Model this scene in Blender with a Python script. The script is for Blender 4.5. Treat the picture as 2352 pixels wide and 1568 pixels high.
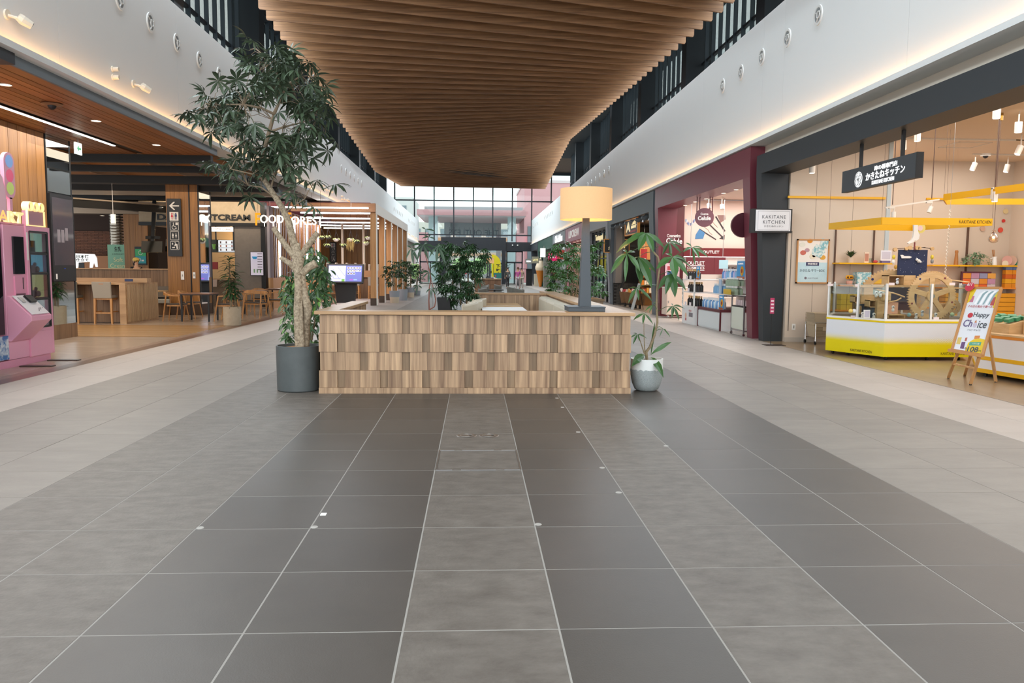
import bpy, math, random
import numpy as np
from mathutils import Vector, Matrix
for o in list(bpy.data.objects):
    bpy.data.objects.remove(o)
S = bpy.context.scene
COL = S.collection
RND = random.Random(7)
PI = math.pi
# ------------------------------------------------------------------ camera
F_PX, YAW, PITCH, ROLL = 1784.06, .0488, .0910, .0085
CAM = np.array([.2681, -2.8668, 1.3733])
def cam_basis():
    cy, sy = math.cos(YAW), math.sin(YAW)
    fwd = np.array([sy*math.cos(PITCH), cy*math.cos(PITCH), -math.sin(PITCH)])
    r = np.array([cy, -sy, 0.]); u = np.cross(r, fwd)
    c, s = math.cos(ROLL), math.sin(ROLL)
    return np.array([c*r+s*u, -s*r+c*u, fwd])
RB = cam_basis()
cd = bpy.data.cameras.new('camera'); cam = bpy.data.objects.new('camera', cd); COL.objects.link(cam)
cd.lens = F_PX/2352*36; cd.sensor_width = 36; cd.clip_end = 600
cam.matrix_world = Matrix(((RB[0][0], RB[1][0], -RB[2][0], CAM[0]), (RB[0][1], RB[1][1], -RB[2][1], CAM[1]), (RB[0][2], RB[1][2], -RB[2][2], CAM[2]), (0, 0, 0, 1)))
S.camera = cam
# ------------------------------------------------------------------ world, light, exposure
S.view_settings.view_transform = 'Standard'; S.view_settings.look = 'None'
S.view_settings.gamma = 1; S.view_settings.use_curve_mapping = False
S.view_settings.exposure = 0.0
S.cycles.max_bounces = 8; S.cycles.diffuse_bounces = 4; S.cycles.glossy_bounces = 4; S.cycles.transparent_max_bounces = 12
S.cycles.transmission_bounces = 6; S.cycles.caustics_reflective = False; S.cycles.caustics_refractive = False
S.cycles.sample_clamp_indirect = 4.0
w = bpy.data.worlds.new('overcast_sky'); S.world = w; w.use_nodes = True
nt = w.node_tree; nt.nodes.clear()
out = nt.nodes.new('ShaderNodeOutputWorld'); bg = nt.nodes.new('ShaderNodeBackground')
tc = nt.nodes.new('ShaderNodeTexCoord'); nz = nt.nodes.new('ShaderNodeTexNoise'); cr = nt.nodes.new('ShaderNodeValToRGB')
nz.inputs['Scale'].default_value = 3; nz.inputs['Detail'].default_value = 4
cr.color_ramp.elements[0].position = .35; cr.color_ramp.elements[0].color = (.80, .93, 1.0, 1)
cr.color_ramp.elements[1].position = .65; cr.color_ramp.elements[1].color = (1, 1, 1, 1)
nt.links.new(tc.outputs['Generated'], nz.inputs['Vector']); nt.links.new(nz.outputs['Fac'], cr.inputs['Fac'])
nt.links.new(cr.outputs['Color'], bg.inputs['Color']); nt.links.new(bg.outputs['Background'], out.inputs['Surface'])
bg.inputs['Strength'].default_value = 2.0
def area(name, loc, rot, sx, sy, power, col=(1, 1, 1), spread=PI):
    l = bpy.data.lights.new(name, 'AREA'); l.shape = 'RECTANGLE'; l.size = sx; l.size_y = sy; l.energy = power; l.color = col; l.spread = spread
    o = bpy.data.objects.new(name, l); o.location = loc; o.rotation_euler = rot; COL.objects.link(o); return o
def lamp_point(name, loc, power, col=(1, .8, .6), r=.05):
    l = bpy.data.lights.new(name, 'POINT'); l.energy = power; l.color = col; l.shadow_soft_size = r
    o = bpy.data.objects.new(name, l); o.location = loc; COL.objects.link(o); return o
WARM = (1, .82, .62); NEUT = (1, .95, .88); COOL = (.84, .93, 1)
# clerestory daylight on both sides, plus added fill behind camera and in lobby
area('fill_behind_camera', (.35, -9, 3.6), (PI/2, 0, 0), 11, 6.5, 640, (.95, .97, 1))  # unseen fill lamp, added to light the front of the hall
area('daylight_clerestory_left', (-5.05, 20, 7.3), (0, -PI/2+.62, 0), 1.5, 60, 2450, COOL)
area('daylight_clerestory_right', (5.7, 20, 7.5), (0, PI/2-.62, 0), 1.5, 60, 2550, COOL)
area('fill_lobby', (.35, 62, 9.0), (0, 0, 0), 12, 26, 2600, COOL)  # added lamp below the solid lobby roof, for sheen on the far floor
# warm strips in the coves under the white walls
area('cove_strip_left', (-5.22, 33, 3.975), (0, PI-.35, 0), .04, 86, 85, (1, .46, .12))
area('cove_strip_right', (5.92, 33, 4.005), (0, PI+.35, 0), .04, 86, 85, (1, .46, .12))
# shop ceilings
area('food_court_lamps', (-9.5, 17, 3.55), (0, 0, 0), 5, 11, 260, WARM)
area('food_court_back_lamps', (-9, 27, 3.2), (0, 0, 0), 6, 3, 110, WARM)
area('canopy_lamps', (-6.9, 9.5, 3.7), (0, 0, 0), 2.4, 7, 250, NEUT)
area('pergola_lamps', (-6.2, 30, 3.3), (0, 0, 0), 4, 5, 380, (1, .9, .92))
area('stall_fascia_fill', (-9, 24.7, 3.68), (.9, 0, 0), 4, .2, 45, WARM)  # fill added in front of the stall fascia to brighten its letters
area('snack_shop_lamps', (9.2, 7.8, 3.98), (0, 0, 0), 4.5, 7, 310, (1, .94, .88))
area('snack_shop_back_lamps', (10.5, 13.4, 3.98), (0, 0, 0), 3.5, 2.4, 75, (1, .94, .88))
area('cosmetics_shop_lamps', (8.0, 18.2, 3.55), (0, 0, 0), 3, 5, 250, NEUT)
area('grocery_shop_lamps', (7.9, 26.0, 3.0), (0, 0, 0), 2, 4, 170, WARM)
area('far_shop_lamps', (7.6, 45, 3.1), (0, 0, 0), 2, 28, 380, NEUT)
# ------------------------------------------------------------------ measuring helpers: a pixel of the photograph met with a real plane
def ray(px, py):
    d = np.array([(px-1176)/F_PX, -(py-784)/F_PX, 1.]); return d @ RB
def G(px, py, z=0.):
    d = ray(px, py); return Vector(CAM+d*((z-CAM[2])/d[2]))
def AX(px, py, x):
    d = ray(px, py); return Vector(CAM+d*((x-CAM[0])/d[0]))
def AY(px, py, y):
    d = ray(px, py); return Vector(CAM+d*((y-CAM[1])/d[1]))
def PJ(p):
    d = (np.array(p)-CAM) @ RB.T
    return 1176+F_PX*d[0]/d[2], 784-F_PX*d[1]/d[2], d[2]
# ------------------------------------------------------------------ materials
def lin(h):
    if not isinstance(h, str): return tuple(h)
    h = h.lstrip('#'); c = [int(h[i:i+2], 16)/255 for i in (0, 2, 4)]
    return tuple(x/12.92 if x <= .04045 else ((x+.055)/1.055)**2.4 for x in c)
MATS = {}
def M(name, col=None, rough=.5, metal=0, emit=0, ecol=None, var=0, noise=None, bump=None, spec=None, alpha=None, grain=None, trans=0, coat=0, ocoord=True):
    """procedural material; noise=(scale, colour2, contrast[, (sx,sy,sz)]), grain=(colour2, (sx,sy,sz)), var=brightness spread per object"""
    if name in MATS: return MATS[name]
    m = bpy.data.materials.new(name); MATS[name] = m; m.use_nodes = True
    t = m.node_tree; N = t.nodes; L = t.links; b = N['Principled BSDF']
    b.inputs['Roughness'].default_value = rough; b.inputs['Metallic'].default_value = metal
    if spec is not None: b.inputs['Specular IOR Level'].default_value = spec
    if coat: b.inputs['Coat Weight'].default_value = coat
    c = lin(col); src = None
    b.inputs['Base Color'].default_value = (*c, 1)
    if trans: b.inputs['Transmission Weight'].default_value = trans
    def coord(sc):
        tcn = N.new('ShaderNodeTexCoord'); mp = N.new('ShaderNodeMapping'); mp.inputs['Scale'].default_value = sc
        L.new(tcn.outputs['Object'], mp.inputs['Vector'])
        if var:
            oi = N.new('ShaderNodeObjectInfo'); mu = N.new('ShaderNodeMath'); mu.operation = 'MULTIPLY'; mu.inputs[1].default_value = 37
            L.new(oi.outputs['Random'], mu.inputs[0]); L.new(mu.outputs[0], mp.inputs['Location'])
        return mp
    if grain:
        c2, sc = grain; mp = coord(sc)
        n1 = N.new('ShaderNodeTexNoise'); n1.inputs['Scale'].default_value = 1; n1.inputs['Detail'].default_value = 6; n1.inputs['Roughness'].default_value = .62; n1.inputs['Distortion'].default_value = .6
        L.new(mp.outputs[0], n1.inputs['Vector'])
        r = N.new('ShaderNodeValToRGB'); r.color_ramp.elements[0].position = .33; r.color_ramp.elements[1].position = .68
        r.color_ramp.elements[0].color = (*lin(c2), 1); r.color_ramp.elements[1].color = (*c, 1)
        L.new(n1.outputs['Fac'], r.inputs['Fac']); src = r.outputs['Color']
    if noise:
        sc = noise[3] if len(noise) > 3 else (1, 1, 1); mp = coord(sc)
        n1 = N.new('ShaderNodeTexNoise'); n1.inputs['Scale'].default_value = noise[0]; n1.inputs['Detail'].default_value = 8; n1.inputs['Roughness'].default_value = .65
        L.new(mp.outputs[0], n1.inputs['Vector'])
        r = N.new('ShaderNodeValToRGB'); k = noise[2]; r.color_ramp.elements[0].position = .5-k; r.color_ramp.elements[1].position = .5+k
        r.color_ramp.elements[0].color = (*c, 1); r.color_ramp.elements[1].color = (*lin(noise[1]), 1)
        L.new(n1.outputs['Fac'], r.inputs['Fac']); src = r.outputs['Color']
    if var:
        oi = N.new('ShaderNodeObjectInfo'); mr = N.new('ShaderNodeMapRange'); mr.inputs['To Min'].default_value = 1-var; mr.inputs['To Max'].default_value = 1+var
        L.new(oi.outputs['Random'], mr.inputs['Value'])
        hs = N.new('ShaderNodeHueSaturation'); hs.inputs['Color'].default_value = (*c, 1)
        L.new(mr.outputs[0], hs.inputs['Value'])
        if src: L.new(src, hs.inputs['Color'])
        src = hs.outputs['Color']
    if src: L.new(src, b.inputs['Base Color'])
    if bump:
        mp = coord(bump[2] if len(bump) > 2 else (1, 1, 1)); n2 = N.new('ShaderNodeTexNoise'); n2.inputs['Scale'].default_value = bump[0]; n2.inputs['Detail'].default_value = 6
        L.new(mp.outputs[0], n2.inputs['Vector'])
        bp_ = N.new('ShaderNodeBump'); bp_.inputs['Strength'].default_value = bump[1]; bp_.inputs['Distance'].default_value = .01
        L.new(n2.outputs['Fac'], bp_.inputs['Height']); L.new(bp_.outputs['Normal'], b.inputs['Normal'])
    if emit:
        e = lin(ecol) if ecol else c
        b.inputs['Emission Color'].default_value = (*e, 1); b.inputs['Emission Strength'].default_value = emit
    return m
def glass_mat(name, tint='#ffffff', refl=.06, rough=.02):
    if name in MATS: return MATS[name]
    m = bpy.data.materials.new(name); MATS[name] = m; m.use_nodes = True
    t = m.node_tree; N = t.nodes; L = t.links; N.clear()
    o = N.new('ShaderNodeOutputMaterial'); mx = N.new('ShaderNodeMixShader'); tr = N.new('ShaderNodeBsdfTransparent'); gl = N.new('ShaderNodeBsdfGlossy')
    fr = N.new('ShaderNodeFresnel'); fr.inputs['IOR'].default_value = 1.35
    tr.inputs['Color'].default_value = (*lin(tint), 1); gl.inputs['Roughness'].default_value = rough
    ma = N.new('ShaderNodeMath'); ma.operation = 'MULTIPLY_ADD'; ma.inputs[1].default_value = .8; ma.inputs[2].default_value = refl
    L.new(fr.outputs[0], ma.inputs[0]); L.new(ma.outputs[0], mx.inputs['Fac'])
    L.new(tr.outputs[0], mx.inputs[1]); L.new(gl.outputs[0], mx.inputs[2]); L.new(mx.outputs[0], o.inputs['Surface'])
    return m
# ------------------------------------------------------------------ mesh building
def mw(o):
    m = o.matrix_basis.copy()
    while o.parent: o = o.parent; m = o.matrix_basis @ m
    return m
def nth(k): k += 1; return '%d%s' % (k, 'th' if 10 < k % 100 < 14 else {1: 'st', 2: 'nd', 3: 'rd'}.get(k % 10, 'th'))
class MB:
    def __init__(s): s.v = []; s.f = []; s.mi = []; s.m = 0
    def mat(s, i): s.m = i; return s
    def add(s, vs, fs):
        k = len(s.v); s.v += [tuple(p) for p in vs]; s.f += [tuple(i+k for i in f) for f in fs]; s.mi += [s.m]*len(fs); return s
    def box(s, x0, x1, y0, y1, z0, z1):
        if x0 > x1: x0, x1 = x1, x0
        if y0 > y1: y0, y1 = y1, y0
        if z0 > z1: z0, z1 = z1, z0
        return s.add([(x0, y0, z0), (x1, y0, z0), (x1, y1, z0), (x0, y1, z0), (x0, y0, z1), (x1, y0, z1), (x1, y1, z1), (x0, y1, z1)],
                     [(0, 3, 2, 1), (4, 5, 6, 7), (0, 1, 5, 4), (1, 2, 6, 5), (2, 3, 7, 6), (3, 0, 4, 7)])
    def hexa(s, p): # 8 corners ordered like box
        return s.add(p, [(0, 3, 2, 1), (4, 5, 6, 7), (0, 1, 5, 4), (1, 2, 6, 5), (2, 3, 7, 6), (3, 0, 4, 7)])
    def bar(s, p0, p1, wx, wy=None, up=(0, 0, 1)):
        wy = wy or wx; p0 = Vector(p0); p1 = Vector(p1); d = (p1-p0).normalized(); u = Vector(up)
        if abs(d.dot(u)) > .95: u = Vector((0, 1, 0))
        a = d.cross(u).normalized()*wx/2; b = a.cross(d).normalized()*wy/2
        return s.hexa([p0-a-b, p0+a-b, p0+a+b, p0-a+b, p1-a-b, p1+a-b, p1+a+b, p1-a+b])
    def cyl(s, p0, p1, r0, r1=None, n=12, caps=True):
        return s.tube([p0, p1], [r0, r0 if r1 is None else r1], n, caps)
    def tube(s, pts, rr, n=8, caps=True):
        pts = [Vector(p) for p in pts]
        if not hasattr(rr, '__len__'): rr = [rr]*len(pts)
        vs = []; a = None
        for i, p in enumerate(pts):
            d = (pts[min(i+1, len(pts)-1)]-pts[max(i-1, 0)]).normalized()
            if a is None:
                a = d.cross(Vector((0, 0, 1)))
                if a.length < .05: a = Vector((1, 0, 0))
            a = (a-d*a.dot(d)).normalized(); b = d.cross(a)
            for k in range(n):
                t = 2*PI*k/n; vs.append(p+(a*math.cos(t)+b*math.sin(t))*rr[i])
        fs = []
        for i in range(len(pts)-1):
            for k in range(n):
                k2 = (k+1) % n; fs.append((i*n+k, i*n+k2, (i+1)*n+k2, (i+1)*n+k))
        if caps: fs.append(tuple(range(n))[::-1]); fs.append(tuple((len(pts)-1)*n+k for k in range(n)))
        return s.add(vs, fs)
    def lathe(s, prof, c=(0, 0, 0), n=24, sx=1, sy=1):
        vs = []; fs = []; m = len(prof)
        for k in range(n):
            t = 2*PI*k/n
            for r, z in prof: vs.append((c[0]+sx*r*math.cos(t), c[1]+sy*r*math.sin(t), c[2]+z))
        for k in range(n):
            k2 = (k+1) % n
            for i in range(m-1): fs.append((k*m+i, k2*m+i, k2*m+i+1, k*m+i+1))
        return s.add(vs, fs)
    def prism(s, poly, a0, a1, ax='y'):
        n = len(poly)
        def P(p, a): return (p[0], a, p[1]) if ax == 'y' else ((a, p[0], p[1]) if ax == 'x' else (p[0], p[1], a))
        vs = [P(p, a0) for p in poly]+[P(p, a1) for p in poly]
        fs = [tuple(range(n)), tuple(range(2*n-1, n-1, -1))]+[(i, i+n, (i+1) % n+n, (i+1) % n) for i in range(n)]
        return s.add(vs, fs)
    def sph(s, c, r, n=12, m=8, sc=(1, 1, 1)):
        vs = [(c[0], c[1], c[2]+r*sc[2])]
        for j in range(1, m):
            p = PI*j/m
            for k in range(n):
                t = 2*PI*k/n; vs.append((c[0]+r*sc[0]*math.sin(p)*math.cos(t), c[1]+r*sc[1]*math.sin(p)*math.sin(t), c[2]+r*sc[2]*math.cos(p)))
        vs.append((c[0], c[1], c[2]-r*sc[2])); fs = []
        for k in range(n):
            fs.append((0, 1+k, 1+(k+1) % n)); e = 1+(m-2)*n; fs.append((e+k, len(vs)-1, e+(k+1) % n))
        for j in range(m-2):
            for k in range(n):
                a = 1+j*n+k; b_ = 1+j*n+(k+1) % n; fs.append((a, a+n, b_+n, b_))
        return s.add(vs, fs)
    def ring(s, r0, r1, y0, y1, n=32, c=(0, 0, 0), a0=0., a1=2*PI, ax='y'):
        """flat washer with thickness; axis y (or z)"""
        full = abs(a1-a0-2*PI) < 1e-6; m = n if full else n+1; vs = []
        for k in range(m):
            t = a0+(a1-a0)*k/n; co, si = math.cos(t), math.sin(t)
            for r, y in ((r0, y0), (r1, y0), (r1, y1), (r0, y1)):
                vs.append((c[0]+r*co, c[1]+y, c[2]+r*si) if ax == 'y' else (c[0]+r*co, c[1]+r*si, c[2]+y))
        fs = []
        for k in range(n):
            a = k*4; b_ = ((k+1) % m)*4
            for i in range(4): fs.append((a+i, a+(i+1) % 4, b_+(i+1) % 4, b_+i))
        if not full: fs.append((0, 1, 2, 3)); e = (m-1)*4; fs.append((e+3, e+2, e+1, e))
        return s.add(vs, fs)
    def mesh(s, name, mats, smooth=False):
        me = bpy.data.meshes.new(name); me.from_pydata(s.v, [], s.f)
        for m in (mats if isinstance(mats, (list, tuple)) else [mats]): me.materials.append(m)
        if any(s.mi): me.polygons.foreach_set('material_index', s.mi)
        if smooth: me.polygons.foreach_set('use_smooth', [True]*len(me.polygons))
        me.update(); return me
    def build(s, name, mats, parent=None, smooth=False, local=False, bevel=0, sharp=None, label=None, kind=None):
        if parent is not None and not local:
            inv = mw(parent).inverted(); s.v = [tuple(inv @ Vector(p)) for p in s.v]
        me = s.mesh(name, mats, smooth)
        o = bpy.data.objects.new(name, me); COL.objects.link(o)
        if parent is not None: o.parent = parent
        if bevel:
            b = o.modifiers.new('bevel', 'BEVEL'); b.width = bevel; b.segments = 2; b.limit_method = 'ANGLE'
        if smooth and sharp is not False:
            try: me.set_sharp_from_angle(angle=.7)
            except Exception: pass
        if label: o['label'] = label
        if kind: o['kind'] = kind
        return o
def thing(name, label, cat, loc=(0, 0, 0), rz=0, group=None, tilt=None):
    o = bpy.data.objects.new(name, None); COL.objects.link(o); o.empty_display_size = .1
    o.location = loc; o.rotation_euler = tilt if tilt else (0, 0, rz)
    o['label'] = label; o['category'] = cat
    if group: o['group'] = group
    return o
def tag(o, label, cat, group=None):
    o['label'] = label; o['category'] = cat
    if group: o['group'] = group
    return o
def inst(name, me, parent, loc=None, rot=None, sc=None, mtx=None, kind=None):
    o = bpy.data.objects.new(name, me); COL.objects.link(o)
    if parent is not None: o.parent = parent
    if mtx is not None: o.matrix_basis = mtx
    else:
        if loc is not None: o.location = loc
        if rot is not None: o.rotation_euler = rot
        if sc is not None: o.scale = sc if hasattr(sc, '__len__') else (sc, sc, sc)
    if kind: o['kind'] = kind
    return o
KIDS = {}
def kids(o): return [c for c in bpy.data.objects if c.parent == o]
def copy_tree(o, parent=None, idx=None):
    if idx is None:
        idx = {}
        for c in bpy.data.objects:
            if c.parent: idx.setdefault(c.parent.name, []).append(c)
    c = o.copy(); COL.objects.link(c)
    if parent: c.parent = parent
    for ch in idx.get(o.name, []): copy_tree(ch, c, idx)
    return c
def struct(o): o['kind'] = 'structure'; return o
TQ = []
def text(body, parent, mat, loc, w=None, h=.1, ext=.004, rz=0, align='C', name='lettering', bold=0, lsp=1.0, rot=None):
    """lettering standing upright, front to local -y; fitted to width w (if given) and height h; loc = centre (or left/right end) of its box"""
    TQ.append((body, parent, mat, loc, w, h, ext, rz, align, name, bold, lsp, rot))
def flush_text():
    cs = []
    for q in TQ:
        cu = bpy.data.curves.new('lettering', 'FONT'); cu.body = q[0]; cu.size = 1; cu.offset = q[10]; cu.resolution_u = 3; cu.space_character = q[11]
        if '\n' in q[0]: cu.align_x = 'CENTER' if q[8] == 'C' else 'LEFT'
        t = bpy.data.objects.new('lettering', cu); COL.objects.link(t); cs.append(t)
    dg = bpy.context.evaluated_depsgraph_get()
    for t, (body, parent, mat, loc, w, h, ext, rz, align, name, bold, lsp, rot) in zip(cs, TQ):
        me = bpy.data.meshes.new_from_object(t.evaluated_get(dg), depsgraph=dg)
        n = len(me.vertices)
        if n == 0: print('EMPTY TEXT', body); continue
        co = np.zeros(n*3); me.vertices.foreach_get('co', co); co = co.reshape(-1, 3)
        lo, hi = co.min(0), co.max(0); sh = h/(hi[1]-lo[1]); sw = sh if w is None else w/(hi[0]-lo[0])
        x = (co[:, 0]-lo[0])*sw; x -= {'C': (hi[0]-lo[0])*sw/2, 'L': 0, 'R': (hi[0]-lo[0])*sw}[align]
        z = (co[:, 1]-(lo[1]+hi[1])/2)*sh
        me2 = bpy.data.meshes.new(name); me2.from_pydata([(a, 0., b) for a, b in zip(x, z)], [], [tuple(p.vertices) for p in me.polygons]); me2.materials.append(mat)
        bpy.data.meshes.remove(me)
        o = bpy.data.objects.new(name, me2); COL.objects.link(o); o.parent = parent
        if ext: sd = o.modifiers.new('thickness', 'SOLIDIFY'); sd.thickness = ext; sd.offset = -1
        o.location = loc; o.rotation_euler = rot if rot else (0, 0, rz)
    for t in cs:
        c = t.data; bpy.data.objects.remove(t); bpy.data.curves.remove(c)
# ================================================================== materials used all over
GR = M('light_grout', '#97938c', .8)
T_DARK = M('charcoal_tile', '#4a4540', .42, noise=(2.2, '#544e48', .3), var=.05, bump=(160, .05), spec=.45)
T_SLATE = M('slate_tile', '#58514a', .5, noise=(7, '#777068', .25, (1, 1.7, 1)), var=.05, bump=(60, .18), spec=.4)
T_GREY = M('grey_tile', '#746d66', .48, noise=(2.2, '#8a8279', .3, (1, 2.2, 1)), var=.045, bump=(60, .08), spec=.4)
T_BEIGE = M('pale_tile', '#a3988f', .5, noise=(2.5, '#aea39a', .3), var=.03, spec=.4)
JOINT_DK = M('dark_joint', '#5d5853', .8)
WHITE = M('white_wall', '#e3e6e6', .7)
CREAM = M('cream_wall', '#d8c9bb', .8)
CHAR = M('charcoal_steel', '#2b3036', .5)
CHAR2 = M('dark_window_steel', '#20252b', .55)
BLACK = M('matt_black', '#141416', .5)
GREYF = M('grey_fascia', '#68727a', .5)
STEEL = M('steel', '#b9bcbe', .28, 1)
CHROME = M('chrome', '#d8dadb', .12, 1)
WHITEP = M('white_plastic', '#eceae6', .4)
BAFFLE = M('baffle_wood', '#a07751', .55, grain=('#745235', (1.0, 14, 26)), var=.07)
GLASS = glass_mat('clear_glass', '#f4fbf9', .05)
GLASSF = glass_mat('facade_glass', '#f2f8f6', .0)
# ================================================================== floor
fb = MB()
fb.mat(0).box(-2.4, 3.0, -4, 76, -.05, -.0008)
fb.mat(1).box(-5.25, -2.4, -4, 76, -.05, -.004).box(3.0, 6.05, -4, 76, -.05, -.004)
floor = struct(fb.build('floor', [GR, JOINT_DK]))
def tile_mat(i):
    if i in (-2, -1, 1, 3, 4): return T_DARK
    if i in (0, 2, -3, -4): return T_SLATE
    if i in (-7, -6, -5, 5, 6, 7): return T_GREY
    return T_BEIGE
cols = [(i, i*.6, i*.6+.6) for i in range(-7, 8)]+[(-8, -4.8, -4.2), (-9, -5.25, -4.8), (8, 4.8, 5.4), (9, 5.4, 6.05)]
tiles = []
for i, xa, xb in cols:
    for j in range(-4, 127):
        ya, yb = j*.6, j*.6+.6
        if -1.3 < xa and xb < 1.9 and 5.9 < ya < 12.5: continue
        pts = [PJ((x, y, 0)) for x in (xa, xb) for y in (ya, yb)]
        if min(p[2] for p in pts) < .3: continue
        xs = [p[0] for p in pts]; ys = [p[1] for p in pts]
        if max(xs) < -40 or min(xs) > 2392 or min(ys) > 1600: vis = 0
        else: vis = (min(max(xs), 2352)-max(min(xs), 0))*(min(max(ys), 1568)-max(min(ys), 0))
        tiles.append((vis, i, j, xa, xb, ya, yb))
tiles.sort(reverse=True)
TM = {}
far = MB(); farm = [T_DARK, T_SLATE, T_GREY, T_BEIGE]
for n, (vis, i, j, xa, xb, ya, yb) in enumerate(tiles):
    g = .0032 if -4 <= i <= 4 else .0016
    if n < 296 and vis > 0:
        k = (round(xb-xa, 3), tile_mat(i).name)
        if k not in TM:
            a, b = (xb-xa)/2-g, .3-(.0026 if -4 <= i <= 4 else .0016); e = .0012
            m = MB(); m.add([(-a, -b, -.012), (a, -b, -.012), (a, b, -.012), (-a, b, -.012), (-a, -b, -e), (a, -b, -e), (a, b, -e), (-a, b, -e), (-a+e, -b+e, 0), (a-e, -b+e, 0), (a-e, b-e, 0), (-a+e, b-e, 0)],
                [(8, 9, 10, 11)]+[(q, (q+1) % 4, (q+1) % 4+4, q+4) for q in range(4)]+[(q+4, (q+1) % 4+4, (q+1) % 4+8, q+8) for q in range(4)])
            TM[k] = m.mesh('tile', tile_mat(i))
        inst('tile', TM[k], floor, ((xa+xb)/2, (ya+yb)/2, RND.uniform(-.0004, .0004)))
    else:
        far.mat(farm.index(tile_mat(i))).add([(xa+g, ya+g, 0), (xb-g, ya+g, 0), (xb-g, yb-g, 0), (xa+g, yb-g, 0), (xa+g, ya+g, -.004), (xb-g, ya+g, -.004), (xb-g, yb-g, -.004), (xa+g, yb-g, -.004)],
                [(0, 1, 2, 3), (4, 5, 1, 0), (5, 6, 2, 1), (6, 7, 3, 2), (7, 4, 0, 3)])
far.build('tile', farm, floor, kind='stuff')
# steel studs, lids and hatch set in the floor
LID = M('brushed_lid', '#8f8a84', .35, .8)
LID2 = M('stud_grey', '#aaa69f', .5)
for px, py, l in ((1236, 1204, 'beside the pale strip near the front'), (1421, 1131, 'fourth nearest, right of the pale strip'), (1383, 1074, 'right of the hatch'), (1328, 992, 'two tiles beyond the hatch'), (1292, 935, 'close to the wooden bench wall'), (1279, 914, 'at the foot of the wooden bench wall'),
                  (460, 1212, 'far left one on the dark strip corner'), (722, 1210, 'on the joint between the two dark strips'), (1530, 1024, 'right of the second slate strip')):
    c = G(px, py); tag(MB().lathe([(0, .003), (.017, .003), (.02, 0)], (0, 0, 0), 14).build('floor_stud', LID2), 'small round pale stud in the floor, '+l, 'floor stud', 'studs set in the floor').location = c
c = G(743, 1181); o = MB().box(-.016, .016, -.02, .02, 0, .003).build('floor_sticker', WHITEP); tag(o, 'small white tag stuck on the dark strip beside the joint stud', 'sticker'); o.location = c
for px, l in ((1072, 'left of the two round steel floor lids'), (1123, 'right of the two round steel floor lids')):
    t = thing('floor_outlet', l+' on the pale centre strip', 'floor outlet', G(px, 1000), group='round floor lids')
    MB().lathe([(0, .003), (.078, .003), (.085, 0)], (0, 0, 0), 28).build('cover', LID, t, local=True)
    MB().ring(.05, .058, .003, .0045, 24, ax='z').build('rim', STEEL, t, local=True)
    MB().box(.02, .04, -.006, .006, .003, .005).build('latch', BLACK, t, local=True)
t = thing('floor_hatch', 'slate floor hatch with steel edges on the centre strip', 'hatch', (.3, 2.7, 0))
for n_, a in (('near', 2.405), ('far', 2.995)):
    MB().box(.01, .59, a-.008, a+.008, 0, .004).build('edge_rail', STEEL, t)
    for x in (.12, .42): MB().box(x, x+.06, a-.012, a+.012, 0, .006).build('lifting_slot', LID, t)
for x in (.008, .592): MB().box(x-.006, x+.006, 2.405, 2.995, 0, .003).build('edge_rail', LID, t)
# shop floors left and right
STONE = M('tan_stone_floor', '#a08a74', .22, noise=(1.2, '#b7a48f', .25, (1, 4, 1)), bump=(8, .02))
BROWN = M('brown_floor_band', '#6b4a35', .28, noise=(3, '#5a3c2a', .3))
BROWNT = M('brown_floor_border', '#8a6f5c', .3)
fl = MB(); fl.mat(0).box(-16, -5.62, -4, 60, -.05, 0); fl.mat(1).box(-5.47, -5.25, -4, 60, -.05, 0); fl.mat(2).box(-5.62, -5.47, -4, 60, -.05, 0)
food_floor = struct(fl.build('floor_food_court', [STONE, BROWN, BROWNT]))
SL1 = M('amber_floor_strip', '#c79d63', .25); SL2 = M('dark_floor_strip', '#7d5a38', .3)
for k in range(13):   # alternating amber and dark strips across the food court floor
    y = 12.95+k*.24
    MB().box(-11.5, -5.66, y, y+.13, 0, .003).build('floor_strip', SL1, food_floor); MB().box(-11.5, -5.66, y+.13, y+.24, 0, .0028).build('floor_strip', SL2, food_floor)
for y in (12.88, 16.05): MB().box(-11.5, -5.64, y-.04, y+.03, 0, .004).build('floor_band', SL2, food_floor)
SNACKF = M('warm_timber_floor', '#a18a6c', .28, grain=('#8b7357', (2, .8, 2)), bump=(12, .02))
struct(MB().box(6.06, 13, -4, 12.5, -.05, .001).build('floor_snack_shop', SNACKF))
MB().box(6.05, 6.065, -4, 76, -.05, .003).build('threshold_strip', M('threshold', '#8d7f70', .4), floor)
struct(MB().box(6.06, 13, 12.5, 22.3, -.05, .001).build('floor_cosmetics_shop', M('white_shop_floor', '#e6ded6', .2)))
struct(MB().box(6.06, 13, 22.3, 76, -.05, .001).build('floor_far_shops', M('grey_shop_floor', '#8f857c', .3)))
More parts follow.
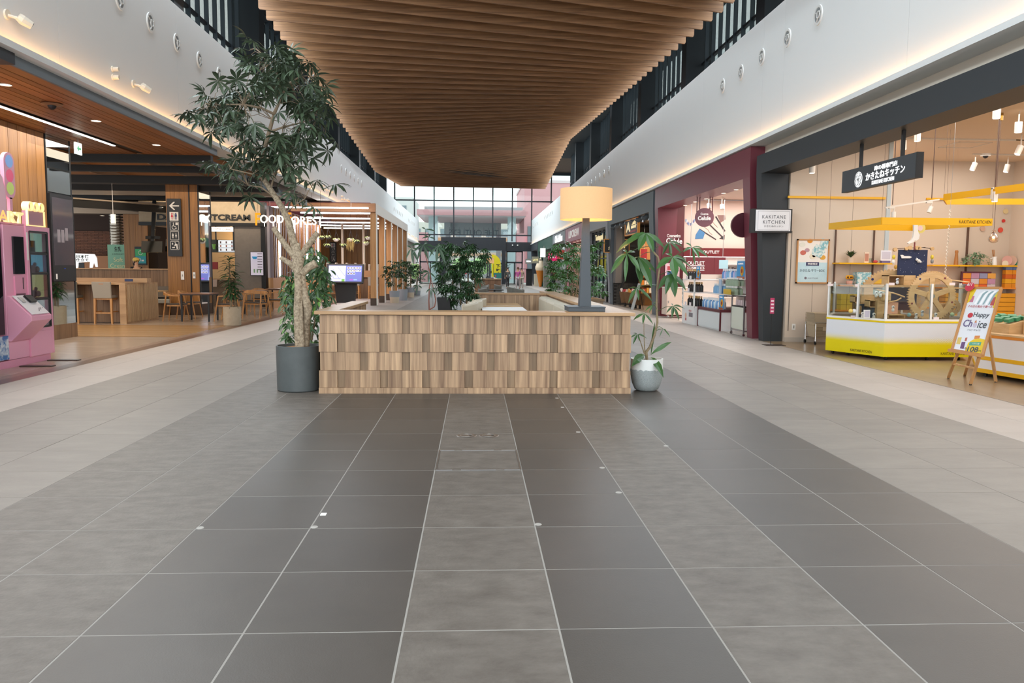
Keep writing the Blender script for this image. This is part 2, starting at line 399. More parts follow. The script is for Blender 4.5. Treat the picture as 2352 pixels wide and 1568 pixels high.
# ================================================================== white upper walls with coves
JW = M('wall_joint', '#9aa0a2', .8)
def upper_wall(name, side, x, ztop, joints, z0):
    s = 1 if side > 0 else -1
    root = struct(MB().box(x+s*.03, x+s*.3, -9, 76, z0, ztop).build(name, JW))
    e = [-9]+joints+[76]
    for a, b in zip(e[:-1], e[1:]): MB().box(x, x+s*.035, a+.003, b-.003, z0, ztop).build('panel', WHITE, root)
    MB().box(x+s*.004, x+s*.3, -9, 76, ztop, ztop+.02).build('coping', WHITE, root)
    # cove: a ledge with an upstand that hides the lamp strip
    zc = z0-.04
    MB().box(x-s*.16, x+s*.3, -9, 76, zc-.03, zc).build('cove_ledge', WHITE, root)
    MB().box(x-s*.16, x-s*.145, -9, 76, zc, zc+.05).build('cove_lip', WHITE, root)
    MB().box(x-s*.10, x-s*.06, -9, 76, zc, zc+.012).build('led_strip', M('led_strip', '#ffd9a0', .5, emit=6, ecol='#ffb865'), root)
    return root
jl = [3.9, 8.13, 12.36, 16.6, 20.9, 25.1, 29.4, 33.6, 37.9, 42.2, 46.5, 50.8, 55.1, 59.4, 63.7, 68, 72.2]
wl = upper_wall('wall_left', -1, -5.3, 6.22, jl, 3.985)
wr = upper_wall('wall_right', 1, 6.0, 6.40, [3.3, 7.5, 11.73, 12.8, 16.9, 21.2, 25.4, 29.7, 34, 38.2, 42.5, 46.7, 51, 55.2, 59.4, 63.7, 68, 72], 4.02)
# air nozzles
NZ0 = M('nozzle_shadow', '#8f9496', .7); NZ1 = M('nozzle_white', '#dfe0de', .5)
def nozzle(side, x, y, z, lab, grp, small=False):
    t = thing('air_nozzle', lab, 'air vent', (x, y, z), PI/2 if side < 0 else -PI/2, grp)
    MB().ring(.125, .165, -.02, .0, 28).build('rim', NZ1, t, local=True, smooth=True)
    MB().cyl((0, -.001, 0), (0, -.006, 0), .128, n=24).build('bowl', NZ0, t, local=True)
    if not small:
        MB().ring(.05, .062, -.03, -.004, 24, c=(.03, 0, 0)).build('blade_ring', NZ1, t, local=True)
        for a in (.5, 2.6, 4.4): MB().bar((.03+.06*math.cos(a), -.016, .06*math.sin(a)), (.125*math.cos(a), -.016, .125*math.sin(a)), .008, .02, (0, 1, 0)).build('blade', NZ1, t, local=True)
    return t
ordw = ['nearest', 'second', 'third', 'fourth', 'fifth', 'sixth', 'seventh']
for k, y in enumerate((10.02, 11.17, 12.36, 13.56, 14.77)): nozzle(-1, -5.3, y, 5.55, '%s round white air nozzle of the near row on the left wall' % ordw[k], 'near air nozzles on the left wall')
for k, y in enumerate((10.31, 11.6, 12.89, 14.11, 15.35)): nozzle(1, 6.0, y, 5.67, '%s round white air nozzle of the near row on the right wall' % ordw[k], 'near air nozzles on the right wall')
for y0, w_ in ((30.4, 'middle row'), (51.7, 'third row'), (63.5, 'farthest row')):
    for k in range(6): nozzle(-1, -5.3, y0+k*1.16*(1 if y0 < 40 else 1.06), 5.55, '%s air nozzle of the %s on the left wall' % (ordw[k], w_), 'air nozzles far along the left wall', y0 > 40)
for y0, w_ in ((30.7, 'middle row'), (55.0, 'third row'), (67.9, 'farthest row')):
    for k in range(6): nozzle(1, 6.0, y0+k*1.25, 5.70, '%s air nozzle of the %s on the right wall' % (ordw[k], w_), 'air nozzles far along the right wall', y0 > 40)
# wall spotlights and sensors on the left wall
WS = M('cream_fitting', '#e5dccb', .4)
def wall_spot(y, z, lab):
    t = thing('wall_spotlight', lab, 'spotlight', (-5.3, y, z), PI/2, 'small spotlights on the left white wall')
    MB().cyl((0, 0, 0), (0, -.025, 0), .06, n=16).build('base', WS, t, local=True)
    MB().cyl((0, -.02, -.01), (.06, -.13, -.03), .018, n=8).build('arm', WS, t, local=True)
    MB().tube([(.03, -.12, -.01), (.06, -.15, -.04), (.13, -.22, -.085)], [.05, .062, .05], 8).build('head', WS, t, local=True)
    MB().cyl((.128, -.218, -.083), (.134, -.224, -.088), .038, n=12).build('lens', BLACK, t, local=True)
def wall_sensor(y, z, lab):
    t = thing('wall_sensor', lab, 'sensor', (-5.3, y, z), PI/2, 'pairs of small cylinders on the left white wall')
    MB().cyl((0, 0, 0), (0, -.02, 0), .045, n=14).build('flange', WS, t, local=True)
    MB().cyl((0, -.02, 0), (0, -.10, 0), .033, n=14).build('barrel', WS, t, local=True)
for y0, w_ in ((10.39, 'nearest'), (6.95, 'at the left picture edge'), (27.0, 'far beside the timber pergola'), (31.0, 'above the pergola corner'), (62, 'near the far end'), (66, 'second from the far end'), (70, 'at the far end')):
    wall_spot(y0, 4.35, 'cream wall spotlight low on the left white wall, '+w_)
for y0, w_ in ((9.67, 'nearest'), (26.2, 'far beside the pergola'), (30.2, 'above the pergola corner')):
    wall_sensor(y0, 4.40, 'upper of two cream cylinders on the left wall, '+w_); wall_sensor(y0, 4.28, 'lower of two cream cylinders on the left wall, '+w_)
# ================================================================== clerestory windows above the walls
def clerestory(name, s, x, z0, z1, ycol):
    xo = x+s*.75
    root = struct(MB().box(xo+s*.06, xo+s*.1, -9, 50.5, z1-.25, z1).build(name, CHAR2))
    MB().box(x+s*.3, xo+s*.12, -9, 50.5, z0-.12, z0-.02).build('sill', CHAR2, root)
    MB().box(xo-s*.02, xo+s*.06, -9, 50.5, 7.05+(.2 if s > 0 else 0), 7.12+(.2 if s > 0 else 0)).build('transom', CHAR2, root)
    MB().box(xo+s*.05, xo+s*.06, -9, 50.5, z0, z1-.25).build('pane', GLASSF, root)
    cm = MB().box(x+s*.28, xo+s*.3, 0, .5, z0-.1, z1).mesh('column', CHAR2)
    fm = MB().box(xo-s*.06, xo+s*.045, -.014, .014, z0-.02, z1-.2).mesh('fin', M('fin_steel', '#3a434b', .5))
    mm = MB().box(x+s*.36, xo+s*.05, -.04, 1.35, z0-.02, z1-.2).mesh('blind_panel', M('blind_panel', '#2a3138', .55))
    for y in ycol:
        if y > 50: break
        inst('column', cm, root, (0, y, 0))
        for k in range(10):
            if y+.85+k*.6 < y+6.0 and y+.85+k*.6 < 50.5: inst('fin', fm, root, (0, y+.85+k*.6, 0))
clerestory('window_1', -1, -5.3, 6.25, 9.0, [13.06+6.08*k for k in range(-3, 7)])
clerestory('window_2', 1, 6.0, 6.43, 9.2, [13.6+6.08*k for k in range(-3, 7)])
# ================================================================== roof deck and timber baffles
roof = struct(MB().box(-6.6, 7.4, -9, 50.6, 9.0, 9.2).build('ceiling', M('dark_soffit', '#23262a', .8)))
def zl(y): return 5.98+(.0545*(34.7-y) if y < 34.7 else .0545*(y-34.7))
def zr(y): return 7.62-(.0635*(34.7-y) if y < 34.7 else .073*(y-34.7))
XL, XR = -4.5, 4.85
sp = .645
for k in range(69):
    y = 4.1+k*sp
    a, b = zl(y), zr(y)
    # at the fold the slope runs from the low left to the high right edge; rounded lower corners
    h = .34; t2 = .022
    prof = [(XL, a+h), (XL, a+.03), (XL+.02, a), (XR-.02, b), (XR, b+.03), (XR, b+h)]
    m = MB().prism(prof, y-t2, y+t2, 'y'); m.build('slat', BAFFLE, roof)
for x in (-3.2, .2, 3.6):   # carriers above the baffles
    for ya, yb in ((4, 34.7), (34.7, 48)):
        f = lambda yy: zl(yy)+(zr(yy)-zl(yy))*(x-XL)/(XR-XL)+.36
        MB().bar((x, ya, f(ya)), (x, yb, f(yb)), .06, .05).build('carrier', BAFFLE, roof)
# dark underlay over the baffles
for ya, yb in ((2, 34.7), (34.7, 48.2)):
    MB().hexa([(XL-.1, ya, zl(ya)+.42), (XR+.1, ya, zr(ya)+.42), (XR+.1, yb, zr(yb)+.42), (XL-.1, yb, zl(yb)+.42), (XL-.1, ya, zl(ya)+.45), (XR+.1, ya, zr(ya)+.45), (XR+.1, yb, zr(yb)+.45), (XL-.1, yb, zl(yb)+.45)]).build('underlay', M('underlay', '#3b2c20', .9), roof)
# ================================================================== far end: glazed lobby and what lies outside
YG = 76.
struct(MB().box(-11, 11, 50.6, YG+.3, 11.2, 11.4).build('ceiling_lobby', M('lobby_soffit', '#5b4a3c', .8)))
fac = struct(MB().box(-11, 11, YG-.1, YG+.1, 10.9, 11.2).build('window_3', CHAR2))
for k in range(-4, 6): MB().box(.12+k*1.955-.06, .12+k*1.955+.06, YG-.12, YG+.06, 4.3, 11).build('mullion', CHAR2, fac)
for z in (8.29, 4.9): MB().box(-11, 11, YG-.08, YG+.05, z-.06, z+.06).build('rail', CHAR2, fac)
for k in range(-5, 6):
    for za, zb in ((8.35, 10.9), (4.96, 8.23)): MB().box(.12+k*1.955+.06, .12+(k+1)*1.955-.06, YG-.01, YG+.01, za, zb).build('pane', GLASSF, fac)
for s, x, n in ((-1, -10.9, 4), (1, 10.9, 5)):   # lobby side glazing above the white walls
    g = struct(MB().box(x-.06, x+.06, 50.6, YG, 10.9, 11.2).build('window_%d' % n, CHAR2))
    for k in range(10): MB().box(x-.06, x+.06, 51+k*2.6-.05, 51+k*2.6+.05, 4, 10.9).build('mullion', CHAR2, g)
    MB().box(x-.01, x+.01, 50.6, YG, 4, 10.9).build('pane', GLASSF, g)
# black entrance screen
scr = struct(MB().box(-5.3, -3.06, YG-.9, YG-.3, 3.3, 4.25).box(3.39, 5.95, YG-.9, YG-.3, 3.3, 4.2).build('trim_entrance', BLACK if False else M('entrance_black', '#1c2026', .55)))
EB = MATS['entrance_black']
MB().box(-3.06, 3.39, YG-1.1, YG-.2, 3.36, 4.62).build('canopy', EB, scr)
for x0, x1 in ((-3.06, -2.62), (2.98, 3.39)): MB().box(x0, x1, YG-1.1, YG-.2, 0, 3.36).build('leg', EB, scr)
MB().box(-2.62, 2.98, YG-.5, YG-.38, 2.02, 2.14).build('transom', EB, scr)
for x in (-1.2, .25, 1.55): MB().box(x-.05, x+.05, YG-.5, YG-.38, 0, 3.36).build('post', EB, scr)
MB().box(-2.62, 2.98, YG-.45, YG-.43, .05, 3.36).build('pane', GLASSF, scr)
MB().lathe([(0, 0), (.07, 0), (.07, .1), (0, .1)], (4.05, YG-1.0, 3.85), 10).build('lamp', WHITEP, scr)
MB().lathe([(0, 0), (.07, 0), (.07, .1), (0, .1)], (4.55, YG-1.0, 3.85), 10).build('lamp', WHITEP, scr)
dn = 0
for xa, xb in ((-5.2, -3.1), (3.45, 5.1)):
    dn += 1
    d = struct(MB().box(xa, xb, YG-.6, YG-.5, 3.2, 3.3).build('door_%d' % dn, EB))
    xm = (xa+xb)/2
    for x in (xa+.05, xm, xb-.05): MB().box(x-.06, x+.06, YG-.6, YG-.48, 0, 2.15 if x == xm else 3.3).build('door_post', EB, d)
    MB().box(xa, xb, YG-.6, YG-.48, 2.1, 2.25).build('door_head', EB, d)
    for x0, x1 in ((xa+.11, xm-.06), (xm+.06, xb-.11)):
        f = MB().box(x0, x1, YG-.56, YG-.54, .08, 2.1).build('door_leaf', GLASSF, d)
        MB().box(x0, x1, YG-.57, YG-.53, .0, .09).build('kick_rail', EB, f)
        MB().box(x0+.05, x0+.09, YG-.62, YG-.58, .9, 1.3).build('handle', STEEL, f)
    MB().box(xa+.11, xb-.11, YG-.56, YG-.54, 2.25, 3.2).build('fanlight', GLASSF, d)
MB().box(5.2, 5.3, YG-.6, YG-.48, 0, 3.3).box(5.3, 6, YG-.55, YG-.53, 0, 3.3).build('side_light', [GLASSF], scr)
# ------------------------------------------------------------------ outside
struct(MB().box(-80, 80, YG+.3, 220, -.3, -.02).build('floor_forecourt', M('pale_paving', '#d0cdc8', .8, noise=(1, '#dad8d3', .3))))
PINK = M('pink_render', '#dba5aa', .7); PINKD = M('pink_soffit', '#d5cdd2', .8); GPALE = M('pale_column', '#b9c9ce', .7)
t = thing('entrance_pavilion', 'pink flat-roofed pavilion outside with grey soffit and columns', 'building', (0, 88, 0))
MB().box(-6.1, 5.98, 84, 98, 7.42, 8.02).build('fascia', PINK, t)
MB().box(-5.4, 5.7, 86, 96, 8.02, 8.5).build('upper_roof', M('pavilion_roof', '#9ba3a8', .7), t)
MB().box(-5.9, 5.9, 84.2, 97.8, 7.36, 7.42).build('soffit', PINKD, t)
MB().box(-3.6, 3.6, 97.2, 97.6, 5.9, 7.4).build('rear_beam', GPALE, t)
for x0, x1, y in ((-4.9, -3.9, 85.5), (4.0, 4.9, 85.5), (-3.4, -2.8, 96.5), (3.0, 3.6, 96.5)): MB().box(x0, x1, y, y+1, 0, 7.4).build('column', GPALE, t)
for x0, x1 in ((-6.0, -5.0), (5.0, 5.95)): MB().box(x0, x1, 86, 97, 0, 5.6).build('side_wall', PINK, t)
t = thing('roof_letters', 'tall dark letters on rods over the entrance, seen from behind', 'sign', (0, 80.5, 0))
text('THE OUTLETS', t, M('letter_dark', '#4b5560', .6), (.18, 0, 5.35), 5.3, .62, .06, rz=PI, name='lettering')
for k in range(11): MB().bar((-2.4+k*.52, 80.56, 4.2), (-2.4+k*.52, 80.56, 5.9), .03).build('rod', M('letter_dark'), t)
MB().box(-2.7, 3.1, 80.4, 80.7, 4.1, 4.2).build('rail', M('letter_dark'), t)
t = thing('pink_block', 'tall pink rendered block outside at the right', 'building', (9, 90, 0))
MB().box(6.0, 16, 88, 104, 0, 11.5).build('wall', PINK, t); MB().box(5.9, 16.1, 87.9, 104.1, 11.5, 11.8).build('parapet', M('parapet', '#d9c9cb', .7), t)
WINB = M('far_window', '#7c8b93', .2)
for k in range(3): MB().box(6.4+k*1.2, 7.2+k*1.2, 87.95, 88.02, 1, 6.5).build('window', WINB, t)
t = thing('white_annex', 'white building with small windows beyond the left wall end', 'building', (-9, 96, 0))
MB().box(-16, -7.3, 94, 104, 0, 10.2).build('wall', M('pale_render', '#d3d6d4', .7), t)
for k in range(5):
    for z in (3, 6, 9): MB().box(-15.5+k*1.6, -14.5+k*1.6, 93.95, 94.02, z-.8, z+.2).build('window', WINB, t)
t = thing('parking_deck', 'pale multi-storey building with rows of windows far behind the entrance', 'building', (0, 130, 0))
PD = M('deck_pale', '#c9c6be', .7); PDB = M('deck_band', '#b08a6a', .7)
MB().box(-30, 30, 132, 145, 0, 9.5).build('wall', PD, t)
for z in (1.2, 3.8, 6.4): 
    MB().box(-30, 30, 131.6, 132, z, z+.5).build('balcony_band', PDB, t)
    for k in range(22): MB().box(-29+k*2.6, -27.2+k*2.6, 131.9, 132.05, z+.7, z+2.0).build('window', WINB, t)
HG = M('hill_green', '#a9c199', .9, noise=(.35, '#86a578', .3))
m = MB(); m.sph((-34, 210, 0), 22, 24, 12, (1.0, .6, 1.05)); m.build('hill', HG)
tag(bpy.data.objects['hill'], 'green wooded hill beyond the left end of the hall', 'hill')
LEAFG = M('hedge_leaf', '#a5c884', .8, noise=(4, '#7fa862', .3))
for k, (x, y, r, lab) in enumerate(((-7.4, 91, 1.3, 'left of the entrance doors'), (-7, 84, 1.2, 'by the left lobby glass'), (1.6, 122, 2.2, 'behind the yellow banner'), (4.4, 101, 1.5, 'behind the right doors'), (7.4, 79.5, .9, 'beside the right door'), (-1.5, 120, 2.0, 'behind the black centre posts'))):
    m = MB(); rr = random.Random(k)
    for q in range(16):
        a = rr.uniform(0, 2*PI); d = rr.uniform(0, r*.7); m.sph((x+d*math.cos(a), y+d*math.sin(a)*.6, r*rr.uniform(.5, 1.3)), r*rr.uniform(.25, .5), 8, 6)
    t = thing('shrub', 'round green shrub outside, '+lab, 'shrub', (x, y, 0)); m.build('foliage', LEAFG, t, kind='stuff'); MB().cyl((x, y, -.02), (x, y, r*.6), .08, n=6).build('stem', M('stem_brown', '#6a5642', .8), t)
def car(x, y, rz, col, lab):
    t = thing('car', lab, 'car', (x, y, 0), rz, 'cars parked outside')
    pr = [(-2.1, .3), (-2.1, .75), (-1.5, .95), (-.9, 1.42), (.7, 1.45), (1.5, .95), (2.1, .8), (2.1, .3)]
    MB().prism(pr, -.8, .8, 'y').build('body', M('car_'+col, col, .25), t, local=True, bevel=.06)
    MB().prism([(-1.35, .97), (-.85, 1.36), (.65, 1.38), (1.25, .97)], -.82, .82, 'y').build('window', M('car_glass', '#39424a', .1), t, local=True)
    for sx in (-1.3, 1.3):
        for sy in (-.82, .62): MB().cyl((sx, sy, .3), (sx, sy+.2, .3), .31, n=14).build('wheel', BLACK, t, local=True)
car(3.4, 104, .0, '#c9ccd0', 'silver car seen through the right-hand doors'); car(-1.3, 106, .0, '#b9c4cf', 'pale blue car behind the centre glass'); car(-5.2, 102, .0, '#d5d6d8', 'white car seen through the left doors')
# ================================================================== leaves and plants
def leaflet(mb, base, d, up, L, w, droop=.3, fold=.25, seg=4, wave=0):
    d = Vector(d).normalized(); up = Vector(up); sd = d.cross(up).normalized(); up = sd.cross(d).normalized()
    base = Vector(base); vs = [base]; prof = {3: (.75, 1.), 4: (.62, 1., .72), 5: (.5, .95, .95, .55)}[seg]
    for i in range(1, seg):
        t = i/seg; c = base+d*(L*t)-Vector((0, 0, 1))*(droop*L*t*t)
        hw = w*prof[i-1]; lift = up*(hw*fold)
        if wave: lift = lift+up*(wave*math.sin(i*2.1))
        vs += [c-sd*hw+lift, c, c+sd*hw+lift]
    vs.append(base+d*(L*.97)-Vector((0, 0, 1))*(droop*L))
    fs = [(0, 2, 1), (0, 3, 2)]; n = len(vs)-1
    for i in range(seg-2):
        a = 1+3*i; fs += [(a, a+1, a+4, a+3), (a+1, a+2, a+5, a+4)]
    a = 1+3*(seg-2); fs += [(a, a+1, n), (a+1, a+2, n)]
    return mb.add(vs, fs)
def compound(name, mat, n, L, w, pet, rr, droop=.45, spread=2.5, seg=4, pr=.004, tilt=.25):
    mb = MB(); e = Vector((0, pet, pet*.12))
    mb.tube([(0, 0, 0), (0, pet*.5, pet*.1), e], [pr, pr*.8, pr*.8], 4)
    for k in range(n):
        a = -spread+2*spread*k/(n-1) if n > 1 else 0
        d = Vector((math.sin(a), math.cos(a), rr.uniform(-.25, .12)-tilt*(1-math.cos(a))*.3))
        l = L*(1-.28*abs(a)/spread)*rr.uniform(.85, 1.1)
        leaflet(mb, e, d, (0, 0, 1), l, w*rr.uniform(.85, 1.1)*l/L, droop*rr.uniform(.5, 1.3), .22, seg)
    mb.v = mb.v; me = mb.mesh(name, mat)
    return me
def look(d, up=(0, 0, 1), roll=0):
    """matrix turning local +y to d"""
    d = Vector(d).normalized(); up = Vector(up)
    if abs(d.dot(up)) > .97: up = Vector((1, 0, 0))
    x = d.cross(up).normalized(); z = x.cross(d)
    m = Matrix((x, d, z)).transposed().to_4x4()
    return m @ Matrix.Rotation(roll, 4, 'Y')
LEAF_TREE = M('umbrella_tree_leaf', '#43523e', .42, var=.35, spec=.4)
LEAF_DK = M('dark_leaf', '#2c4a2a', .4, var=.3, spec=.4)
LEAF_MID = M('mid_leaf', '#3d6230', .42, var=.3)
LEAF_YG = M('light_leaf', '#5f8a3a', .45, var=.25)
BARK = M('pale_bark', '#b9a88f', .85, noise=(38, '#7f705c', .12), bump=(60, .5))
BARKB = M('brown_bark', '#8c7a60', .85, noise=(30, '#6a5a45', .2), bump=(50, .4))
SOIL = M('coir', '#7a5a3a', 1, noise=(90, '#a5794d', .2), bump=(120, 1))
def place_leaf(me, parent, p, d, rr, sc=1., name='leaf'):
    mt = Matrix.Translation(Vector(p)-Vector(parent.location)) @ look(d, roll=rr.uniform(-.5, .5)) @ Matrix.Scale(sc, 4)
    return inst(name, me, parent, mtx=mt)
# ------------------------------------------------------------------ the tall tree in the charcoal pot
rr = random.Random(11)
YT = 6.02
pc = AY(686, 850, YT); PX, PY = pc.x, YT
tree = thing('potted_tree', 'tall pale-barked umbrella tree in a charcoal cylinder pot by the bench corner', 'tree', (PX, PY, 0))
POT1 = M('charcoal_planter', '#4b5050', .5, noise=(5, '#585d5d', .25), bump=(30, .05))
ph = AY(686, 797, PY-.24).z
MB().lathe([(0, 0), (.225, 0), (.238, .012), (.243, .3), (.245, ph), (.228, ph), (.226, ph-.05), (0, ph-.05)], (0, 0, 0), 48).build('pot', POT1, tree, smooth=True, local=True)
MB().lathe([(0, .03), (.1, .035), (.19, .02), (.226, 0)], (0, 0, ph-.05), 24).build('soil', SOIL, tree, local=True, smooth=True)
def P(px, py, dy=0): return AY(px, py, YT+dy)
tr = MB()
tr.tube([P(690, 806), P(687, 780), P(685, 745), P(684, 708), P(686, 665), P(685, 626), P(684, 602), P(684, 585), P(673, 552), P(663, 509), P(649, 479), P(636, 458), P(619, 431), P(600, 403)], [.058, .05, .047, .047, .044, .046, .06, .05, .042, .037, .034, .032, .029, .027], 14)
tr.build('trunk', BARK, tree, smooth=True)
MB().tube([P(700, 803, .05), P(702, 770, .05), P(704, 735, .05), P(706, 705, .04), P(700, 682, .03), P(696, 655, .03), P(692, 622, .02)], [.05, .046, .044, .055, .045, .038, .04], 12).build('stem', BARK, tree, smooth=True)
MB().tube([P(695, 800, -.03), P(692, 740, -.035), P(692, 712, -.03), P(693, 690, -.02)], [.03, .025, .018, .004], 8).build('root_rib', BARK, tree, smooth=True)
for pts, r in (([P(688, 603), P(668, 578), P(650, 555), P(628, 523)], [.045, .037, .033, .03]), ([P(690, 588), P(705, 566), P(730, 534)], [.03, .033, .032]), ([P(684, 622), P(668, 606), P(644, 591)], [.045, .034, .024]),
               ([P(693, 628), P(708, 614), P(726, 604)], [.04, .042, .046]), ([P(686, 590), P(686, 566), P(685, 558)], [.022, .023, .024])):
    MB().tube(pts, r, 10).build('cut_branch', BARK, tree, smooth=True)
MB().tube([P(684, 582), P(686, 600), P(687, 622)], [.03, .062, .035], 12).build('knot', BARK, tree, smooth=True)
brs = {'top': ([P(600, 403), P(605, 354, -.05), P(612, 326, 0), P(619, 300, .05), P(626, 275, .05), P(631, 258, .0), P(640, 238, -.05), P(646, 218, -.05), P(640, 180, -.05)], [.027, .025, .024, .023, .021, .02, .015, .012, .006]),
       'b1': ([P(646, 218), P(668, 190), P(690, 175), P(702, 158)], [.011, .009, .007, .004]), 'b2': ([P(640, 180), P(615, 150), P(603, 125)], [.006, .005, .003]),
       'b3': ([P(630, 262), P(600, 248, -.1), P(560, 240, -.2), P(490, 240, -.25)], [.016, .013, .01, .004]), 'b4': ([P(619, 303), P(650, 292), P(690, 282, .1), P(735, 270, .1)], [.014, .011, .008, .004]),
       'b5': ([P(605, 354), P(580, 345), P(560, 330)], [.01, .007, .004]), 'b6': ([P(600, 403), P(580, 400, -.2), P(530, 388, -.3)], [.012, .009, .004]), 'b7': ([P(622, 434), P(630, 400), P(650, 375)], [.012, .008, .004]),
       'b8': ([P(625, 448), P(600, 430), P(570, 425)], [.011, .008, .004]), 'b9': ([P(652, 490, 0), P(680, 470, -.1), P(700, 456, -.1)], [.007, .006, .004]), 'b10': ([P(700, 456, -.1), P(710, 436, -.1), P(718, 426, -.1)], [.005, .004, .002])}
for pts, r in brs.values(): MB().tube(pts, r, 8).build('branch', M('twig', '#8c7a64', .8), tree, smooth=True)
LV = [compound('leaf', LEAF_TREE, n, L, .022, p, rr, d_, 2.6) for n, L, p, d_ in ((8, .17, .12, .5), (7, .18, .14, .7), (9, .16, .1, .4), (7, .15, .12, .9), (8, .19, .15, .6))]
blobs = [(592, 140, 34, 36, 17), (640, 170, 42, 42, 26), (688, 190, 40, 45, 26), (668, 225, 35, 35, 18), (715, 235, 25, 40, 10), (612, 195, 38, 28, 14),
         (530, 232, 65, 28, 26), (495, 260, 45, 36, 22), (575, 262, 50, 34, 26), (535, 285, 55, 25, 20), (715, 270, 48, 30, 26), (680, 300, 40, 26, 18), (742, 295, 18, 22, 6),
         (600, 330, 50, 26, 20), (650, 345, 40, 28, 18), (620, 370, 45, 22, 15), (530, 385, 35, 26, 15), (565, 405, 40, 24, 15), (600, 385, 30, 20, 8), (640, 395, 38, 22, 12), (678, 372, 22, 24, 8),
         (700, 452, 34, 16, 9), (722, 430, 26, 10, 4), (452, 265, 12, 14, 2), (670, 160, 30, 16, 8)]
tips = [pt for pts, _ in brs.values() for pt in pts[1:]]
tw = MB(); nleaf = 0
for bx, by, ra, rb, n in blobs:
    for k in range(int(n*.78+.5)):
        a = rr.uniform(0, 2*PI); q = math.sqrt(rr.random()); dy = rr.uniform(-.45, .45)*min(1, ra/40)
        p = P(bx+ra*q*math.cos(a), by+rb*q*math.sin(a), dy)
        src = min(tips, key=lambda t_: (t_-p).length); d = p-src; L0 = d.length
        out = (d.normalized()*.8+Vector((rr.uniform(-.7, .7), rr.uniform(-.9, .5), rr.uniform(-.3, .5)))).normalized()
        if L0 > .12:
            mid = src+d*.55+Vector((0, 0, .04)); tw.tube([src, mid, p], [.004, .003, .0025], 4, False)
        place_leaf(rr.choice(LV), tree, p, out, rr, rr.uniform(.8, 1.15)); nleaf += 1
tw.build('twigs', MATS['twig'], tree, kind='stuff')
# ------------------------------------------------------------------ fig behind it
rr = random.Random(5)
fx = AY(712, 800, 7.6); fig = thing('weeping_fig', 'bushy weeping fig behind the pale tree trunk', 'plant', (fx.x, 7.6, 0))
MB().lathe([(0, 0), (.17, 0), (.2, .35), (.185, .35), (.18, .3), (0, .3)], (0, 0, 0), 24).build('pot', POT1, fig, local=True, smooth=True)
m = MB()
stems = []
for px, py in ((668, 640), (690, 600), (720, 585), (740, 640), (700, 680), (664, 720)):
    q = AY(px, py, 7.6+rr.uniform(-.2, .2)); stems.append(q); m.tube([(fx.x, 7.6, .3), (fx.x*.5+q.x*.5, 7.6, q.z*.55), q], [.014, .01, .004], 6)
m.build('stem', BARKB, fig)
FL = MB(); FY = MB()
for bx, by, ra, rb, n in ((720, 600, 26, 38, 150), (745, 640, 16, 40, 110), (672, 660, 24, 42, 190), (735, 690, 30, 40, 200), (712, 645, 35, 60, 250), (660, 690, 14, 25, 60), (668, 745, 18, 38, 130), (722, 750, 22, 45, 130), (660, 770, 10, 14, 22), (716, 580, 14, 16, 30)):
    for k in range(int(n*.6)):
        a = rr.uniform(0, 2*PI); q = math.sqrt(rr.random()); p = AY(bx+ra*q*math.cos(a), by+rb*q*math.sin(a), 7.6+rr.uniform(-.28, .28))
        leaflet(FY if rr.random() < .06 else FL, p, (rr.uniform(-1, 1), rr.uniform(-1, .4), rr.uniform(-1, .15)), (rr.uniform(-.8, .8), -.5, rr.uniform(.1, 1)), rr.uniform(.08, .115), rr.uniform(.015, .021), .4, .3, 4)
FL.build('foliage', M('fig_leaf', '#2f4a2b', .35, noise=(3, '#476a3b', .3)), fig, kind='stuff'); FY.build('young_foliage', LEAF_YG, fig, kind='stuff')
# ------------------------------------------------------------------ umbrella plant in the white and grey pot at the right
rr = random.Random(3)
YP = 6.0
c = AY(1485, 860, YP); up = thing('umbrella_plant', 'young umbrella plant in a round white and grey-dipped pot', 'plant', (c.x, YP, 0))
zt = AY(1485, 826, YP-.15).z
prof = [(0, 0), (.10, 0), (.135, .02), (.165, .09), (.185, .19), (.188, .27), (.186, zt), (.17, zt), (.168, zt-.04), (0, zt-.04)]
PW = M('white_glaze', '#dfe1de', .35); PG = M('grey_speckle_dip', '#8d9594', .7, noise=(140, '#b4bbba', .15), bump=(160, .8))
zk = .245
m = MB(); m.lathe([(.1885, zk-.01), (.188, .27), (.186, zt), (.17, zt), (.168, zt-.04), (0, zt-.04)], (0, 0, 0), 40); m.build('pot', PW, up, local=True, smooth=True)
m = MB(); n = 80; vs = []; fs = []; pl = [(0, 0), (.10, 0), (.136, .02), (.167, .09), (.187, .19)]
for k in range(n):
    t_ = 2*PI*k/n; e = zk+.012*abs(math.sin(k*PI/5))+.004*math.sin(k*1.7)
    for r, z in pl+[(.1905, e-.01), (.1895, e)]: vs.append((r*math.cos(t_), r*math.sin(t_), z))
q = len(pl)+2
for k in range(n):
    for i in range(q-1): fs.append((k*q+i, ((k+1) % n)*q+i, ((k+1) % n)*q+i+1, k*q+i+1))
m.add(vs, fs); m.build('dipped_base', PG, up, local=True, smooth=True)
MB().lathe([(0, .02), (.08, .012), (.168, 0)], (0, 0, zt-.04), 24).build('soil', SOIL, up, local=True, smooth=True)
m = MB()
for k in range(46):
    a = rr.uniform(0, 2*PI); q = rr.uniform(.1, .16); s_ = rr.uniform(.008, .014); m.sph((q*math.cos(a), q*math.sin(a), zt-.028), s_, 6, 4)
m.build('pebbles', M('pale_pebble', '#c9c6bc', .8), up, local=True, kind='stuff')
def Q(px, py, dy=0): return AY(px, py, YP+dy)
STB = M('green_bark', '#97876a', .75, noise=(40, '#7a6c50', .2), bump=(60, .3))
